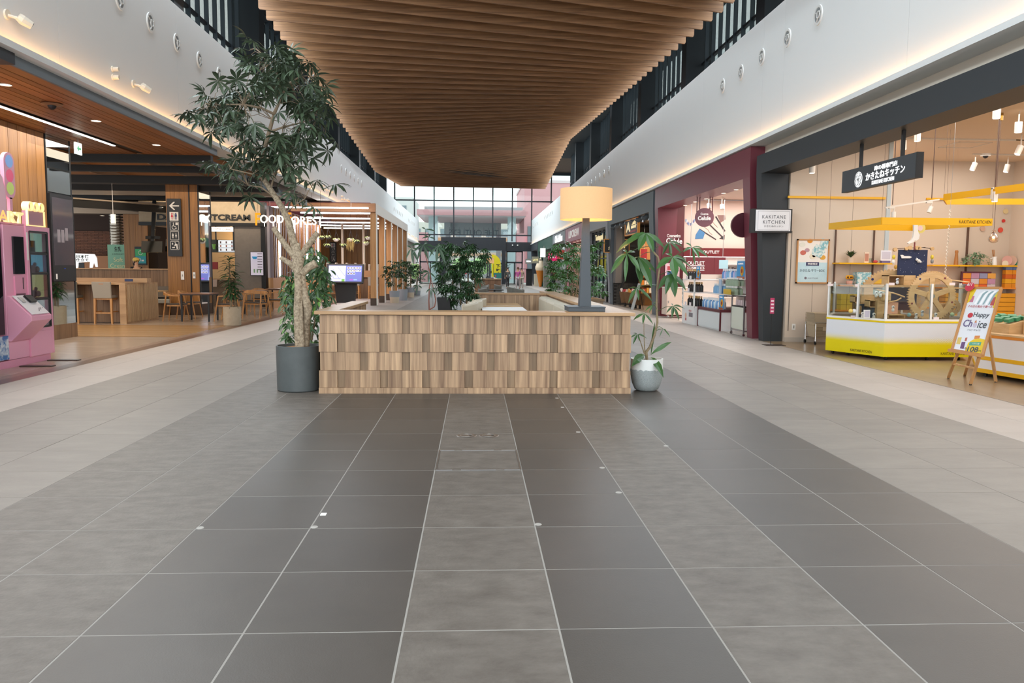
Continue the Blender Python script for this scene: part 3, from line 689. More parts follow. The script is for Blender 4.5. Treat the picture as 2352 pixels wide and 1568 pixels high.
stem_pts = [Q(1486, 826), Q(1484, 808), Q(1493, 797), Q(1503, 770), Q(1510, 740), Q(1508, 700), Q(1509, 660), Q(1513, 632), Q(1516, 610), Q(1511, 590), Q(1498, 575), Q(1489, 560), Q(1486, 540)]
MB().tube(stem_pts, [.016, .017, .016, .014, .013, .012, .0115, .011, .011, .011, .0105, .01, .008], 10).build('stem', STB, up, smooth=True)
MB().tube([Q(1482, 815), Q(1480, 790), Q(1479, 760), Q(1479, 735)], [.008, .006, .004, .003], 6).build('stem', STB, up, smooth=True)
MB().tube([Q(1480, 812), Q(1473, 790), Q(1468, 775)], [.008, .006, .004], 6).build('stem', STB, up, smooth=True)
def cleaf(tip, src, leaflets, mat, w=.03, nm='leaf'):
    """one compound leaf: stalk from src to tip, leaflets given as pixel ends"""
    mb = MB(); e = Vector(tip); s_ = Vector(src)
    mb.tube([s_, s_.lerp(e, .5)+Vector((0, 0, .02)), e], [.004, .0035, .003], 5)
    for px, py, dy, ww in leaflets:
        q = Q(px, py, dy); d = q-e; L = d.length
        dd = (d+Vector((0, 0, L*.35))).normalized()
        leaflet(mb, e, dd, (0, -.75, .65), L*1.02, w*ww*max(.6, min(1.3, L/.2)), .35, .18, 5)
    return mb.build(nm, mat, up)
UL = M('umbrella_leaf', '#33512c', .33, var=.3, noise=(9, '#456b38', .3), spec=.5)
cleaf(Q(1483, 535), Q(1486, 545), [(1443, 560, -.05, 1), (1425, 578, .05, .9), (1470, 570, -.12, 1.2), (1496, 572, -.1, 1.2), (1520, 568, .0, 1), (1508, 552, .1, .8), (1455, 545, .15, .9)], UL, .034)
cleaf(Q(1440, 582, -.05), Q(1493, 565), [(1411, 622, -.1, .9), (1437, 632, -.12, .6), (1463, 617, -.1, 1.1), (1430, 572, .1, .8), (1414, 600, .05, .9), (1463, 578, .05, .8)], UL, .032)
cleaf(Q(1466, 590, .1), Q(1500, 578), [(1470, 640, .0, 1.1), (1489, 650, -.1, 1.2), (1500, 625, .1, .9), (1452, 600, .15, .8)], UL, .036)
cleaf(Q(1545, 590, -.05), Q(1515, 610), [(1513, 616, -.1, 1.1), (1549, 632, -.15, 1.25), (1572, 628, -.1, 1.), (1578, 600, .05, .9), (1590, 622, .1, .8), (1525, 580, .1, .9)], UL, .036)
cleaf(Q(1590, 568, .05), Q(1545, 592), [(1622, 590, 0, .9), (1570, 580, -.05, .8), (1604, 592, -.1, .9), (1594, 600, .05, .7), (1570, 553, .1, .7), (1618, 572, .12, .6)], UL, .028)
cleaf(Q(1537, 555, .12), Q(1498, 575), [(1540, 585, .1, .9), (1560, 580, .1, .9), (1525, 582, .05, .8), (1548, 545, .2, .7), (1570, 570, .2, .8)], UL, .03)
cleaf(Q(1542, 628, -.1), Q(1513, 632), [(1518, 660, -.15, 1), (1548, 672, -.2, 1.2), (1532, 668, -.2, 1.), (1568, 662, -.15, 1), (1525, 622, 0, .8), (1565, 620, 0, .7)], UL, .034)
cleaf(Q(1463, 660, -.05), Q(1509, 655), [(1448, 690, -.1, .9), (1466, 685, -.12, .9), (1475, 655, -.1, .7), (1492, 690, -.1, .8), (1440, 665, .05, .6)], UL, .026)
cleaf(Q(1500, 700, -.08), Q(1509, 712), [(1484, 714, -.1, .8), (1493, 716, -.12, .8), (1508, 690, 0, .6)], UL, .02)
cleaf(Q(1546, 703, -.05), Q(1510, 715), [(1533, 718, -.1, .9), (1544, 726, -.12, 1.1), (1556, 730, -.12, 1), (1563, 717, -.05, .8), (1568, 705, .05, .7), (1540, 695, .05, .6), (1574, 710, 0, .6)], UL, .024)
cleaf(Q(1480, 720, -.05), Q(1479, 735), [(1457, 735, -.08, 1), (1477, 741, -.12, 1.1), (1495, 741, -.08, 1), (1466, 722, .05, .7), (1490, 722, .05, .7)], UL, .024)
cleaf(Q(1464, 768, -.05), Q(1468, 775), [(1449, 776, -.1, .8), (1456, 788, -.12, 1), (1468, 782, -.12, .8), (1480, 771, -.05, .8), (1452, 764, .02, .7), (1485, 778, -.05, .7)], UL, .022)
cleaf(Q(1523, 755, -.05), Q(1507, 752), [(1536, 772, -.1, .8), (1530, 760, -.1, .7), (1517, 770, -.05, .6), (1505, 762, 0, .6)], UL, .018)
for b_, t_, ww, dr in ((Q(1494, 815, -.05), Q(1548, 781, -.12), .028, .15), (Q(1482, 815, -.05), Q(1453, 841, -.22), .05, .4), (Q(1494, 820, -.06), Q(1517, 863, -.26), .042, .5), (Q(1495, 815), Q(1503, 745, .02), .016, -.1)):
    mb = MB(); d = Vector(t_)-Vector(b_); L = d.length; leaflet(mb, b_, (d+Vector((0, 0, L*dr))).normalized(), (0, -.8, .6), L*1.02, ww, dr, .2, 5, .006); mb.build('leaf', UL, up)
# ================================================================== the wooden seating island
LAM = M('oak_laminate', '#c6a480', .45, grain=('#7d6048', (15, 15, .5)), var=.10, noise=None, bump=None)
LAMD = M('oak_laminate_recess', '#9c8163', .5, grain=('#6d5741', (14, 14, .5)), var=.12)  # darker copy of the oak, shade of the recesses put into the colour
CAPW = M('oak_cap', '#c19c72', .38, grain=('#a07b54', (.8, 6, 6)))
PINW = M('pin_line', '#7b6248', .6)
YF = 5.76
isl = thing('seating_island', 'oak-clad bench enclosure in the middle of the hall', 'seating', (.29, YF, 0))
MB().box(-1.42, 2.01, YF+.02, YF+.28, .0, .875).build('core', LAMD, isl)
rows = [(.668, .873, 0, 0), (.463, .667, -.014, 1), (.258, .462, 0, 0), (.066, .257, -.012, 1)]
x_of = lambda px, py=800: AY(px, py, YF).x
XLF, XRF = x_of(735), x_of(1447)
for z0, z1, off, odd in rows:
    st = [x_of(826+97.3*k) for k in range(-1, 8)] if not odd else [x_of(774.5+97.7*k) for k in range(0, 8)]
    x = XLF-(.012 if odd else 0); end = XRF+(.01 if odd else 0)
    for s0 in st+[None]:
        if s0 is not None and (s0 < x+.02 or s0+.09 > end): continue
        e = s0 if s0 is not None else end
        # a wide block is two or three boards butted together
        nb = max(1, round((e-x)/.16)); cuts = [x]+[x+(e-x)*(k+RND.uniform(-.2, .2))/nb for k in range(1, nb)]+[e]
        for a, b in zip(cuts[:-1], cuts[1:]): MB().box(a+.0006, b-.0006, YF+off, YF+.03, z0, z1-.002).build('panel', LAM, isl)
        if s0 is None: break
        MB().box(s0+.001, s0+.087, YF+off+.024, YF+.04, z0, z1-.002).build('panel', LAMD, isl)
        x = s0+.088
x = XLF-.016
while x < XRF:
    e = min(x+RND.uniform(.2, .5), XRF+.014); MB().box(x+.0006, e-.0006, YF-.022, YF+.03, 0, .064).build('plinth_board', LAM, isl); x = e
MB().box(-1.485, 2.065, YF-.045, 6.06, .877, .915).build('cap', CAPW, isl, bevel=.004)
MB().box(-1.5, -1.27, 6.062, 8.5, .877, .915).build('cap', CAPW, isl, bevel=.004)
MB().box(1.76, 2.065, 6.062, 14.95, .877, .915).build('cap', CAPW, isl, bevel=.004)
MB().box(.07, 1.758, 13.1, 13.35, .877, .915).build('cap', CAPW, isl, bevel=.004)
MB().box(-1.48, -1.32, 6.05, 8.47, 0, .875).build('side_wall', LAM, isl)
for k in range(34): MB().box(-1.32, -1.295, 6.1+k*.07, 6.135+k*.07, .0, .875).build('slat', LAM, isl)
MB().box(1.80, 2.04, 6.06, 14.92, 0, .875).build('side_wall', LAM, isl)
MB().box(.09, 1.80, 13.13, 13.32, 0, .875).build('back_wall', LAM, isl)
for k in range(11): MB().box(.092+k*.155, .092+k*.155+.153, 13.118, 13.13, 0, .875).build('panel', LAM, isl)
HIDE = M('beige_leatherette', '#c3bba8', .5, bump=(60, .06)); HIDEG = M('grey_leatherette', '#67665f', .5, bump=(60, .06))
for k in range(4):
    a = 6.9+k*1.53
    MB().box(1.58, 1.80, a, a+1.52, .46, .855).build('bench_back', HIDE, isl, bevel=.05)
    MB().box(1.22, 1.70, a, a+1.52, .30, .475).build('bench_seat', HIDE, isl, bevel=.05)
MB().box(1.28, 1.79, 6.9, 13.02, .0, .30).build('bench_base', LAMD, isl)
# lamp standing on the corner
SL = M('slate_lacquer', '#3b434a', .45)
lampo = thing('corner_lamp', 'tall lamp with lit cream drum shade standing on the oak bench corner', 'lamp', (1.545, 6.1-.0, .915))
MB().box(-.21, .21, -.2, .2, 0, .045).build('base', SL, lampo, local=True, bevel=.004)
MB().box(-.215, .215, -.205, .205, .045, .056).build('base_rim', SL, lampo, local=True)
m = MB(); a, b = .068, .037
m.hexa([(-a, -a, .05), (a, -a, .05), (a, a, .05), (-a, a, .05), (-b, -b, 1.07), (b, -b, 1.07), (b, b, 1.07), (-b, b, 1.07)]); m.build('post', SL, lampo, local=True, bevel=.003)
SHADE = bpy.data.materials.new('lit_linen_shade'); SHADE.use_nodes = True; MATS['lit_linen_shade'] = SHADE
bs = SHADE.node_tree.nodes['Principled BSDF']; bs.inputs['Base Color'].default_value = (*lin('#cdaa80'), 1); bs.inputs['Roughness'].default_value = .9
nzz = SHADE.node_tree.nodes.new('ShaderNodeTexNoise'); nzz.inputs['Scale'].default_value = 60; mpp = SHADE.node_tree.nodes.new('ShaderNodeMapping'); tcc = SHADE.node_tree.nodes.new('ShaderNodeTexCoord'); mpp.inputs['Scale'].default_value = (1, 1, 3)
rpp = SHADE.node_tree.nodes.new('ShaderNodeValToRGB'); rpp.color_ramp.elements[0].color = (*lin('#dc9a5c'), 1); rpp.color_ramp.elements[1].color = (*lin('#eeb67a'), 1)
SHADE.node_tree.links.new(tcc.outputs['Object'], mpp.inputs[0]); SHADE.node_tree.links.new(mpp.outputs[0], nzz.inputs['Vector']); SHADE.node_tree.links.new(nzz.outputs['Fac'], rpp.inputs[0]); SHADE.node_tree.links.new(rpp.outputs[0], bs.inputs['Emission Color'])
bs.inputs['Emission Strength'].default_value = .42
z0, z1 = 1.045, 1.395
MB().lathe([(.295, z0), (.297, z0), (.297, z1), (.294, z1), (.294, z0)], (0, 0, 0), 56).build('shade', SHADE, lampo, local=True, smooth=True)
MB().lathe([(.02, z1-.06), (.29, z1-.055), (.29, z1-.06)], (0, 0, 0), 40).build('diffuser', M('shade_diffuser', '#ffe0b0', .8, emit=1.2, ecol='#ffd9a0'), lampo, local=True)
MB().cyl((0, 0, 1.07), (0, 0, 1.13), .02, n=10).build('socket', STEEL, lampo, local=True)
MB().sph((0, 0, 1.18), .045, 12, 8).build('bulb', M('warm_bulb', '#ffe2b0', .5, emit=9, ecol='#ffcf8a'), lampo, local=True)
lamp_point('corner_lamp_light', (1.545, 6.1, .915+1.25), 9, (1, .72, .4), .05)
# tables and chairs inside the island
def bench_table(y0, y1, top, lab):
    t = thing('cafe_table', lab, 'table', (.85, (y0+y1)/2, 0))
    MB().box(.40, 1.14, y0, y1, .69, .72).build('table_top', top, t, bevel=.004)
    MB().box(.42, 1.12, y0+.02, y1-.02, .675, .69).build('edge_board', CAPW, t)
    MB().cyl((.9, (y0+y1)/2, .02), (.9, (y0+y1)/2, .69), .035, n=12).build('leg', BLACK, t)
    MB().box(.68, 1.12, (y0+y1)/2-.22, (y0+y1)/2+.22, 0, .02).build('foot', BLACK, t)
    return t
WTOP = M('white_table_top', '#e9e9ea', .3); OTOP = M('oak_table_top', '#c7a57a', .35, grain=('#a78458', (.8, 8, 8)))
bench_table(9.6, 11.1, WTOP, 'white-topped table inside the oak bench enclosure')
bench_table(11.5, 12.7, OTOP, 'oak-topped table near the back wall of the bench enclosure')
def tub_chair(x, y, rz, lab, mat, grp, s=1., top=.80):
    t = thing('tub_chair', lab, 'chair', (x, y, 0), rz, grp)
    MB().box(-.26, .26, -.26, .24, .36, .46).build('seat', mat, t, local=True, bevel=.03)
    m = MB(); n = 9; vs = []; fs = []   # curved low back in upholstery channels
    for k in range(n+1):
        a = -PI*.5-1.25+2.5*k/n
        for r, z in ((.27, .40), (.29, top), (.36, top+.01), (.34, .40)): vs.append((r*math.cos(a), -r*math.sin(a)*1.0-.02, z+(.0 if z < .5 else .05*math.cos((k/n-.5)*PI))))
    for k in range(n):
        for i in range(4): fs.append((k*4+i, k*4+(i+1) % 4, k*4+4+(i+1) % 4, k*4+4+i))
    fs += [(0, 1, 2, 3), (n*4+3, n*4+2, n*4+1, n*4)]
    m.add(vs, fs); m.build('backrest', mat, t, local=True, bevel=.018, smooth=True)
    for sx in (-.2, .2):
        for sy in (-.2, .2): MB().cyl((sx, sy, .37), (sx*1.15, sy*1.15, 0), .018, .012, 8).build('leg', BLACK, t, local=True)
    return t
for k, (x, y) in enumerate(((.0, 9.75), (.08, 10.7), (.16, 11.7))):
    tub_chair(x, y, -PI/2, 'beige leatherette chair inside the oak enclosure, %s' % ('nearest of its row', 'second of its row', 'farthest of its row')[k], HIDE, 'beige chairs in the enclosure', top=.80)
# ================================================================== left side: canopy, food court
PLK = M('amber_plank', '#9c6436', .42, grain=('#7b4925', (14, .7, 14)), var=.3)
PLKV = M('amber_plank_upright', '#9a6a33', .45, grain=('#7d5225', (14, 14, .6)), var=.08)
WALN = M('walnut_board', '#8a6a4c', .5, grain=('#66492f', (12, 12, .6)), var=.1)
SHAD = M('dark_gap', '#241a12', .8)
can = struct(MB().box(-5.6, -5.32, 2, 14.5, 3.80, 3.97).box(-11, -5.34, 2, 14.5, 3.82, 3.95).build('ceiling_canopy', SHAD))
MB().box(-5.34, -5.3, 6.96, 14.52, 3.79, 3.95).build('fascia', GREYF, can)
MB().box(-5.5, -5.25, 2, 7.0, 3.78, 3.96).build('end_block', CHAR, can)
x = -5.345
k = 0
while x > -10.8:
    w_ = (.20, .14, .14)[k % 3]
    if not (-7.02 < x-w_/2 < -6.86): MB().box(x-w_+.012, x, 2, 14.48, 3.795, 3.82).build('plank', PLK, can)
    x -= w_; k += 1
tl = thing('strip_light', 'long white strip light recessed in the plank canopy', 'ceiling light', (-6.93, 10, 3.79))
MB().box(-6.985, -6.885, 5, 13.35, 3.79, 3.80).build('housing', M('slot_metal', '#6a5a4c', .4), tl)
MB().box(-6.955, -6.905, 5, 13.3, 3.778, 3.792).build('diffuser', M('strip_diffuser', '#ffffff', .5, emit=7), tl)
def downlight(x, y, z, lab, r=.075, grp='canopy downlights', e=5, cm='downlight_glow'):
    t = thing('downlight', lab, 'ceiling light', (x, y, z), 0, grp)
    MB().ring(r, r+.012, -.006, .002, 20, ax='z').build('trim', M('downlight_trim', '#cbb9a2', .4), t, local=True)
    MB().lathe([(0, 0), (r, 0)], (0, 0, -.001), 18).build('lens', M(cm, '#fff4e2', .5, emit=e), t, local=True)
for px, py, l in ((12, 195, 'nearest in the plank canopy'), (221, 278, 'second in the plank canopy'), (359, 333, 'third in the plank canopy')):
    c = G(px, py, 3.79); downlight(c.x, c.y, 3.793, 'round white downlight, '+l)
c = G(119, 238, 3.79); t = thing('dome_camera', 'small black dome camera under the plank canopy', 'camera', (c.x, c.y, 3.79))
MB().lathe([(0, 0), (.14, 0), (.15, -.012), (.09, -.03), (0, -.03)], (0, 0, 0), 24).build('base', M('dome_base', '#7a5c44', .4), t, local=True)
MB().sph((0, 0, -.03), .06, 14, 8).build('dome', BLACK, t, local=True, smooth=True)
# wood clad pier and mirrored pier with information screen
pier = thing('timber_pier', 'amber plank-clad pier behind the pink machine', 'column', (-7.9, 10.5, 0))
MB().box(-8.2, -7.62, 8.4, 11.98, 0, 3.8).build('core', SHAD, pier)
for k in range(13): MB().box(-7.625, -7.6, 8.4+k*.276+.004, 8.4+k*.276+.27, .25, 3.79).build('plank', PLKV, pier)
MIR = M('mirror_glass', '#cfd6d6', .03, 1)
mp_ = thing('mirrored_pier', 'mirror-clad pier carrying a tall black information screen', 'column', (-7.85, 12.45, 0))
MB().box(-8.15, -7.62, 12.02, 12.9, 0, 3.8).build('core', BLACK, mp_)
MB().box(-7.62, -7.6, 12.04, 12.87, 2.76, 3.79).build('mirror_panel', MIR, mp_)
MB().box(-7.62, -7.6, 12.04, 12.87, .28, 1.09).build('mirror_panel', MIR, mp_)
MB().box(-8.12, -7.65, 12.0, 12.02, .28, 3.79).build('mirror_panel', MIR, mp_)
MB().box(-7.63, -7.595, 12.02, 12.9, .0, .28).build('kick_board', WALN, mp_)
for y in (12.025, 12.885): MB().box(-7.62, -7.59, y-.012, y+.012, .28, 3.8).build('edge_trim', BLACK, mp_)
scr_ = thing('information_screen', 'tall dark touch screen on the mirrored pier', 'screen', (-7.59, 12.45, 1.1))
MB().box(-7.6, -7.56, 12.04, 12.87, 1.10, 2.73).build('frame', BLACK, scr_)
MB().box(-7.562, -7.557, 12.09, 12.82, 1.40, 2.66).build('display', M('dim_display', '#3a3d42', .06, emit=.05, ecol='#b0a0a8', noise=(1.6, '#4a4046', .2)), scr_)
MB().box(-7.562, -7.552, 12.42, 12.47, 1.33, 1.345).build('camera_eye', M('eye', '#3355bb', .2), scr_)
for y, z in ((12.28, 1.95), (12.42, 1.95), (12.56, 1.99)): MB().box(-7.557, -7.554, y-.05, y+.05, z-.12, z+.12).build('icon', M('dim_icon', '#8c8388', .4), scr_)
MB().box(-7.557, -7.553, 12.12, 12.17, 1.14, 1.24).build('notice', WHITEP, scr_)
ex = thing('exit_sign', 'green and white emergency exit arrow sign near the mirrored pier', 'sign', (-7.25, 12.55, 3.58))
MB().box(-7.28, -7.25, 12.42, 12.66, 3.50, 3.72).build('panel', M('exit_white', '#eef6ee', .4, emit=.8), ex)
m = MB(); m.prism([(12.47, 3.61), (12.54, 3.67), (12.54, 3.63), (12.62, 3.63), (12.62, 3.59), (12.54, 3.59), (12.54, 3.55)], -7.25, -7.246, 'x'); m.build('arrow', M('exit_green', '#0f7a4c', .5), ex)
MB().bar((-7.265, 12.54, 3.72), (-7.265, 12.54, 3.8), .02).build('hanger', STEEL, ex)
# ------------------------------------------------------------------ pink machine
PK = M('pink_lacquer', '#f0abc4', .3); PK2 = M('deep_pink_lacquer', '#e399b4', .35); PKW = M('pale_pink', '#f3c5d3', .4)
km = thing('vending_machine', 'pink toy vending machine with payment console and display window', 'vending machine', (-6.0, 8.0, 0), PI/2)
# local axes: x along the hall (y world), -y towards the hall; origin (-6, 8, 0)
def K(x0, x1, y0, y1, z0, z1): return MB().box(x0-8, x1-8, y0, y1, z0, z1)
K(6.6, 7.86, .065, .8, .104, 1.936).build('body', PK, km, local=True)
K(7.92, 9.005, .25, .8, .102, 1.938).build('body', PK, km, local=True, bevel=.008)
K(7.9, 8.398, .02, .3, .104, 1.936).build('console_column', PK, km, local=True, bevel=.01)
K(6.6, 8.95, .03, .75, .0, .10).build('base_plinth', PK2, km, local=True)
for xs in ((8.47, 8.96, 1.85, 1.92), (8.47, 8.96, .45, .515)): K(xs[0], xs[1], .0, .03, xs[2], xs[3]).build('door_rail', PK, km, local=True)
K(8.40, 8.47, .0, .28, .1, 1.94).build('door_stile', PK, km, local=True); K(8.955, 9.01, .0, .28, .1, 1.94).build('door_stile', PK, km, local=True); K(8.47, 8.955, .002, .28, .1, .447).build('door_foot', PK, km, local=True); K(8.47, 8.955, .002, .28, 1.922, 1.94).build('door_head', PK, km, local=True)
for a in (8.475, 8.945): K(a-.012, a+.012, -.006, .02, .5, 1.87).build('window_frame', BLACK, km, local=True)
for z in (.505, 1.865, .905, 1.27, 1.555): K(8.475, 8.945, -.004 if z in (.505, 1.865) else .0, .02, z-.013, z+.013).build('window_frame', BLACK, km, local=True)
for k, (z0, z1, c) in enumerate(((.52, .89, '#dfe4ee'), (.92, 1.255, '#d8cf9c'), (1.285, 1.54, '#79bde0'), (1.57, 1.85, '#b8dfd2'))):
    K(8.49, 8.93, .07, .09, z0, z1).build('back_panel', M('shelf_back_%d' % k, c, .5, emit=1.0), km, local=True)
    K(8.49, 8.93, .012, .07, z0, z0+.012).build('shelf', PKW, km, local=True)
K(8.487, 8.933, .004, .008, .52, 1.85).build('pane', GLASS, km, local=True)
for z0, z1, c in ((1.285, 1.38, '#ee9fb6'), (.932, 1.02, '#e7a6b8')):   # soft toys as plain plush lumps
    m = MB(); m.sph((8.62-8, .042, z0+.055), .055, 10, 8, (1.4, .45, 1)); m.sph((8.72-8, .042, z0+.05), .045, 10, 8, (1.4, .5, 1)); m.sph((8.66-8, .04, z0+.12), .03, 8, 6, (1.3, .7, 1)); o = m.build('plush_toy', M('plush_'+c, '#f6b9ca', .9), None, local=True, smooth=True)
    o.matrix_basis = km.matrix_basis.copy(); tag(o, 'pink plush lump on the %s shelf of the pink machine' % ('blue' if z0 > 1.2 else 'yellow'), 'toy')
m = MB(); m.box(.52, .66, .02, .06, 1.584, 1.74); o = m.build('toy_box', M('toy_box', '#5a3a44', .5), None, local=True); o.matrix_basis = km.matrix_basis.copy(); tag(o, 'dark toy box on the top shelf of the pink machine', 'box')
K(8.09, 8.33, -.004, .02, 1.27, 1.78).build('touch_screen', M('off_screen', '#1d1f24', .06), km, local=True)
K(8.09, 8.33, .0, .025, .98, 1.24).build('delivery_recess', PK2, km, local=True); K(8.1, 8.32, -.004, .004, .98, 1.0).build('flap', M('flap', '#6a3f50', .4), km, local=True); K(8.27, 8.285, -.004, .0, 1.06, 1.22).build('slot', BLACK, km, local=True)
m = MB(); m.prism([(.02, .98), (-.02, .97), (-.30, .70), (-.30, .64), (-.02, .36), (.02, .36)], -.10, .40, 'x'); m.build('pay_console', PK, km, local=True, bevel=.006)
n_ = Vector((0, -.27, .28)).normalized()
m = MB(); q = [(-.06, -.035, .972), (.36, -.035, .972), (.36, -.287, .722), (-.06, -.287, .722)]; m.hexa([(*p[:1], p[1], p[2]) for p in q]+[(p[0], p[1]-.006, p[2]+.006) for p in q]); m.build('pay_panel', M('pay_white', '#e9e6ea', .35), km, local=True)
m = MB(); q = [(.15, -.06, .962), (.30, -.06, .962), (.30, -.15, .875), (.15, -.15, .875)]; m.hexa([p for p in q]+[(p[0], p[1]-.02, p[2]+.02) for p in q]); m.build('card_reader', BLACK, km, local=True)
m = MB(); q = [(-.0, -.07, .95), (.07, -.07, .95), (.07, -.14, .88), (-.0, -.14, .88)]; m.hexa([p for p in q]+[(p[0], p[1]-.009, p[2]+.009) for p in q]); m.build('coin_plate', STEEL, km, local=True)
for k in range(3): MB().box(.02+.04*k, .035+.04*k, -.27, -.268, .75+.02*k, .80).build('print_mark', M('print_grey', '#777079', .5), km, local=True).location = (.1, -.012, .012)
K(6.6, 7.84, .02, .06, .46, 1.88).build('side_glass', M('black_glass', '#17141a', .05), km, local=True)
K(6.6, 7.9, .015, .03, .12, .44).build('blue_panel', M('blue_panel', '#3f76b4', .4, noise=(6, '#dfe9ef', .06)), km, local=True)
K(8.405, 8.44, -.003, .0, 1.46, 1.85).build('side_notice', WHITEP, km, local=True)
K(7.2, 8.42, .03, .4, 1.94, 1.965).build('sign_shelf', PK2, km, local=True)
LIT = M('lit_cream_letter', '#fff3c4', .5, emit=.55, ecol='#ffe88c'); ORA = M('orange_rim', '#e79a45', .5, emit=.4)
text('MART', km, LIT, (.37, .0, 2.04), .80, .155, .04, align='R', bold=.02)
# crown shaped light box and lollipop sign without its cartoon faces
cb = thing('crown_sign', 'pink three-ring crown light box on the machine top', 'sign', (-6.0, 8.0, 0), PI/2)
K(8.5, 8.92, .03, .1, 1.945, 2.16).build('box', M('mauve_panel', '#b58394', .4), cb, local=True)
for a in (8.56, 8.70, 8.84): MB().ring(.052, .067, .0, .1, 24, c=(a-8, 0, 2.22)).build('ring', LIT, cb, local=True); MB().lathe([(0, 0), (.052, 0)], (0, 0, 0), 20).build('ring_back', MATS['mauve_panel'], cb, local=True).matrix_basis = Matrix.Translation((a-8, .04, 2.22)) @ Matrix.Rotation(PI/2, 4, 'X')
for a, b, c_, d_ in ((8.49, 8.505, 1.95, 2.17), (8.915, 8.93, 1.95, 2.17), (8.49, 8.93, 1.945, 1.96)): K(a, b, .01, .04, c_, d_).build('lit_edge', LIT, cb, local=True)
ls = thing('lollipop_sign', 'tall pink rounded sign with three coloured discs above the machine', 'sign', (-6.0, 8.0, 0), PI/2)
m = MB(); pts = [(.08+.12*math.cos(a), 2.78+.12*math.sin(a)) for a in np.linspace(0, PI, 10)]+[(.08+.12*math.cos(a), 2.40+.12*math.sin(a)) for a in np.linspace(PI, 2*PI, 10)]
m.prism(pts, .0, .05, 'y'); m.build('board', PK, ls, local=True)
K(8.06, 8.12, .0, .04, 2.125, 2.3).build('post', PK, ls, local=True)
for z, c in ((2.78, '#7fa6dc'), (2.59, '#e0557a'), (2.42, '#b7c96a')):
    MB().lathe([(0, 0), (.085, 0)], (0, 0, 0), 24).build('disc', M('disc_'+c, c, .4, emit=.3), ls, local=True).matrix_basis = Matrix.Translation((.08, -.004, z)) @ Matrix.Rotation(PI/2, 4, 'X')
bd = thing('sign_board', 'pink rounded signboard at the left edge above the machine', 'sign', (-6.0, 8.0, 0), PI/2)
m = MB(); m.prism([(-.9, 1.99), (-.02, 1.99), (-.02, 2.3), (-.08, 2.55), (-.3, 2.75), (-.6, 2.8), (-.9, 2.8)], .0, .06, 'y'); m.build('board', PKW, bd, local=True)
m = MB(); m.prism([(-.9, 2.75), (-.28, 2.75), (-.3, 2.9), (-.45, 3.0), (-.9, 3.0)], .02, .06, 'y'); m.build('crest', M('pale_grey_sign', '#cfd6dc', .4), bd, local=True)
for k, y in enumerate((8.05, 8.75)): o = MB().box(-5.98, -5.55, y, y+.12, .0, .012).build('anchor_plate', M('dark_plate', '#3a2c26', .4), None); tag(o, 'dark anchor plate on the floor at the %s of the pink machine' % ('left foot', 'right foot')[k], 'plate')
pb = thing('partition_board', 'pale board with timber edge at the left picture edge', 'partition', (-5.75, 6.7, 0))
MB().box(-5.8, -5.55, 4.5, 6.55, 0, .98).build('board', M('pale_blue_board', '#b3c0c6', .5), pb); MB().box(-5.82, -5.54, 6.55, 6.585, 0, 1.0).build('edge_board', CAPW, pb); MB().box(-5.82, -5.54, 4.5, 6.585, .98, 1.01).build('top_board', CAPW, pb)
# ------------------------------------------------------------------ bar counter and stools
bc = thing('bar_counter', 'walnut high bar counter with fluted light oak end panel', 'counter', (-9.5, 17.2, 0))
MB().box(-12.5, -8.22, 16.75, 18.3, .0, .94).build('body', M('counter_dark', '#54402f', .6), bc)
for k in range(28): MB().box(-12.5+k*.152, -12.5+k*.152+.148, 16.735, 16.752, .02, .94).build('front_board', WALN, bc)
MB().box(-12.5, -8.2, 16.45, 18.3, .95, .99).build('counter_top', CAPW, bc)
MB().box(-12.5, -8.0, 17.25, 17.5, .99, 1.10).build('upstand', CAPW, bc)
for x in (-9.95, -8.55): MB().box(x, x+.2, 17.24, 17.25, 1.02, 1.08).build('socket_plate', M('socket_blue', '#25305a', .3), bc)
MB().box(-8.33, -8.18, 16.42, 18.35, 0, .99).build('end_frame', CAPW, bc)
for k in range(30): MB().box(-8.18, -8.165, 16.47+k*.062, 16.47+k*.062+.045, .04, .95).build('flute', M('light_oak', '#c8a982', .5, grain=('#a1825f', (14, 14, .6)), var=.08), bc)
OAKL = M('oak_leg', '#c8935a', .45, grain=('#a9743f', (12, 12, .8)))
UPH = M('stone_fabric', '#a39b8e', .9); UPHD = M('olive_fabric', '#77746a', .9)
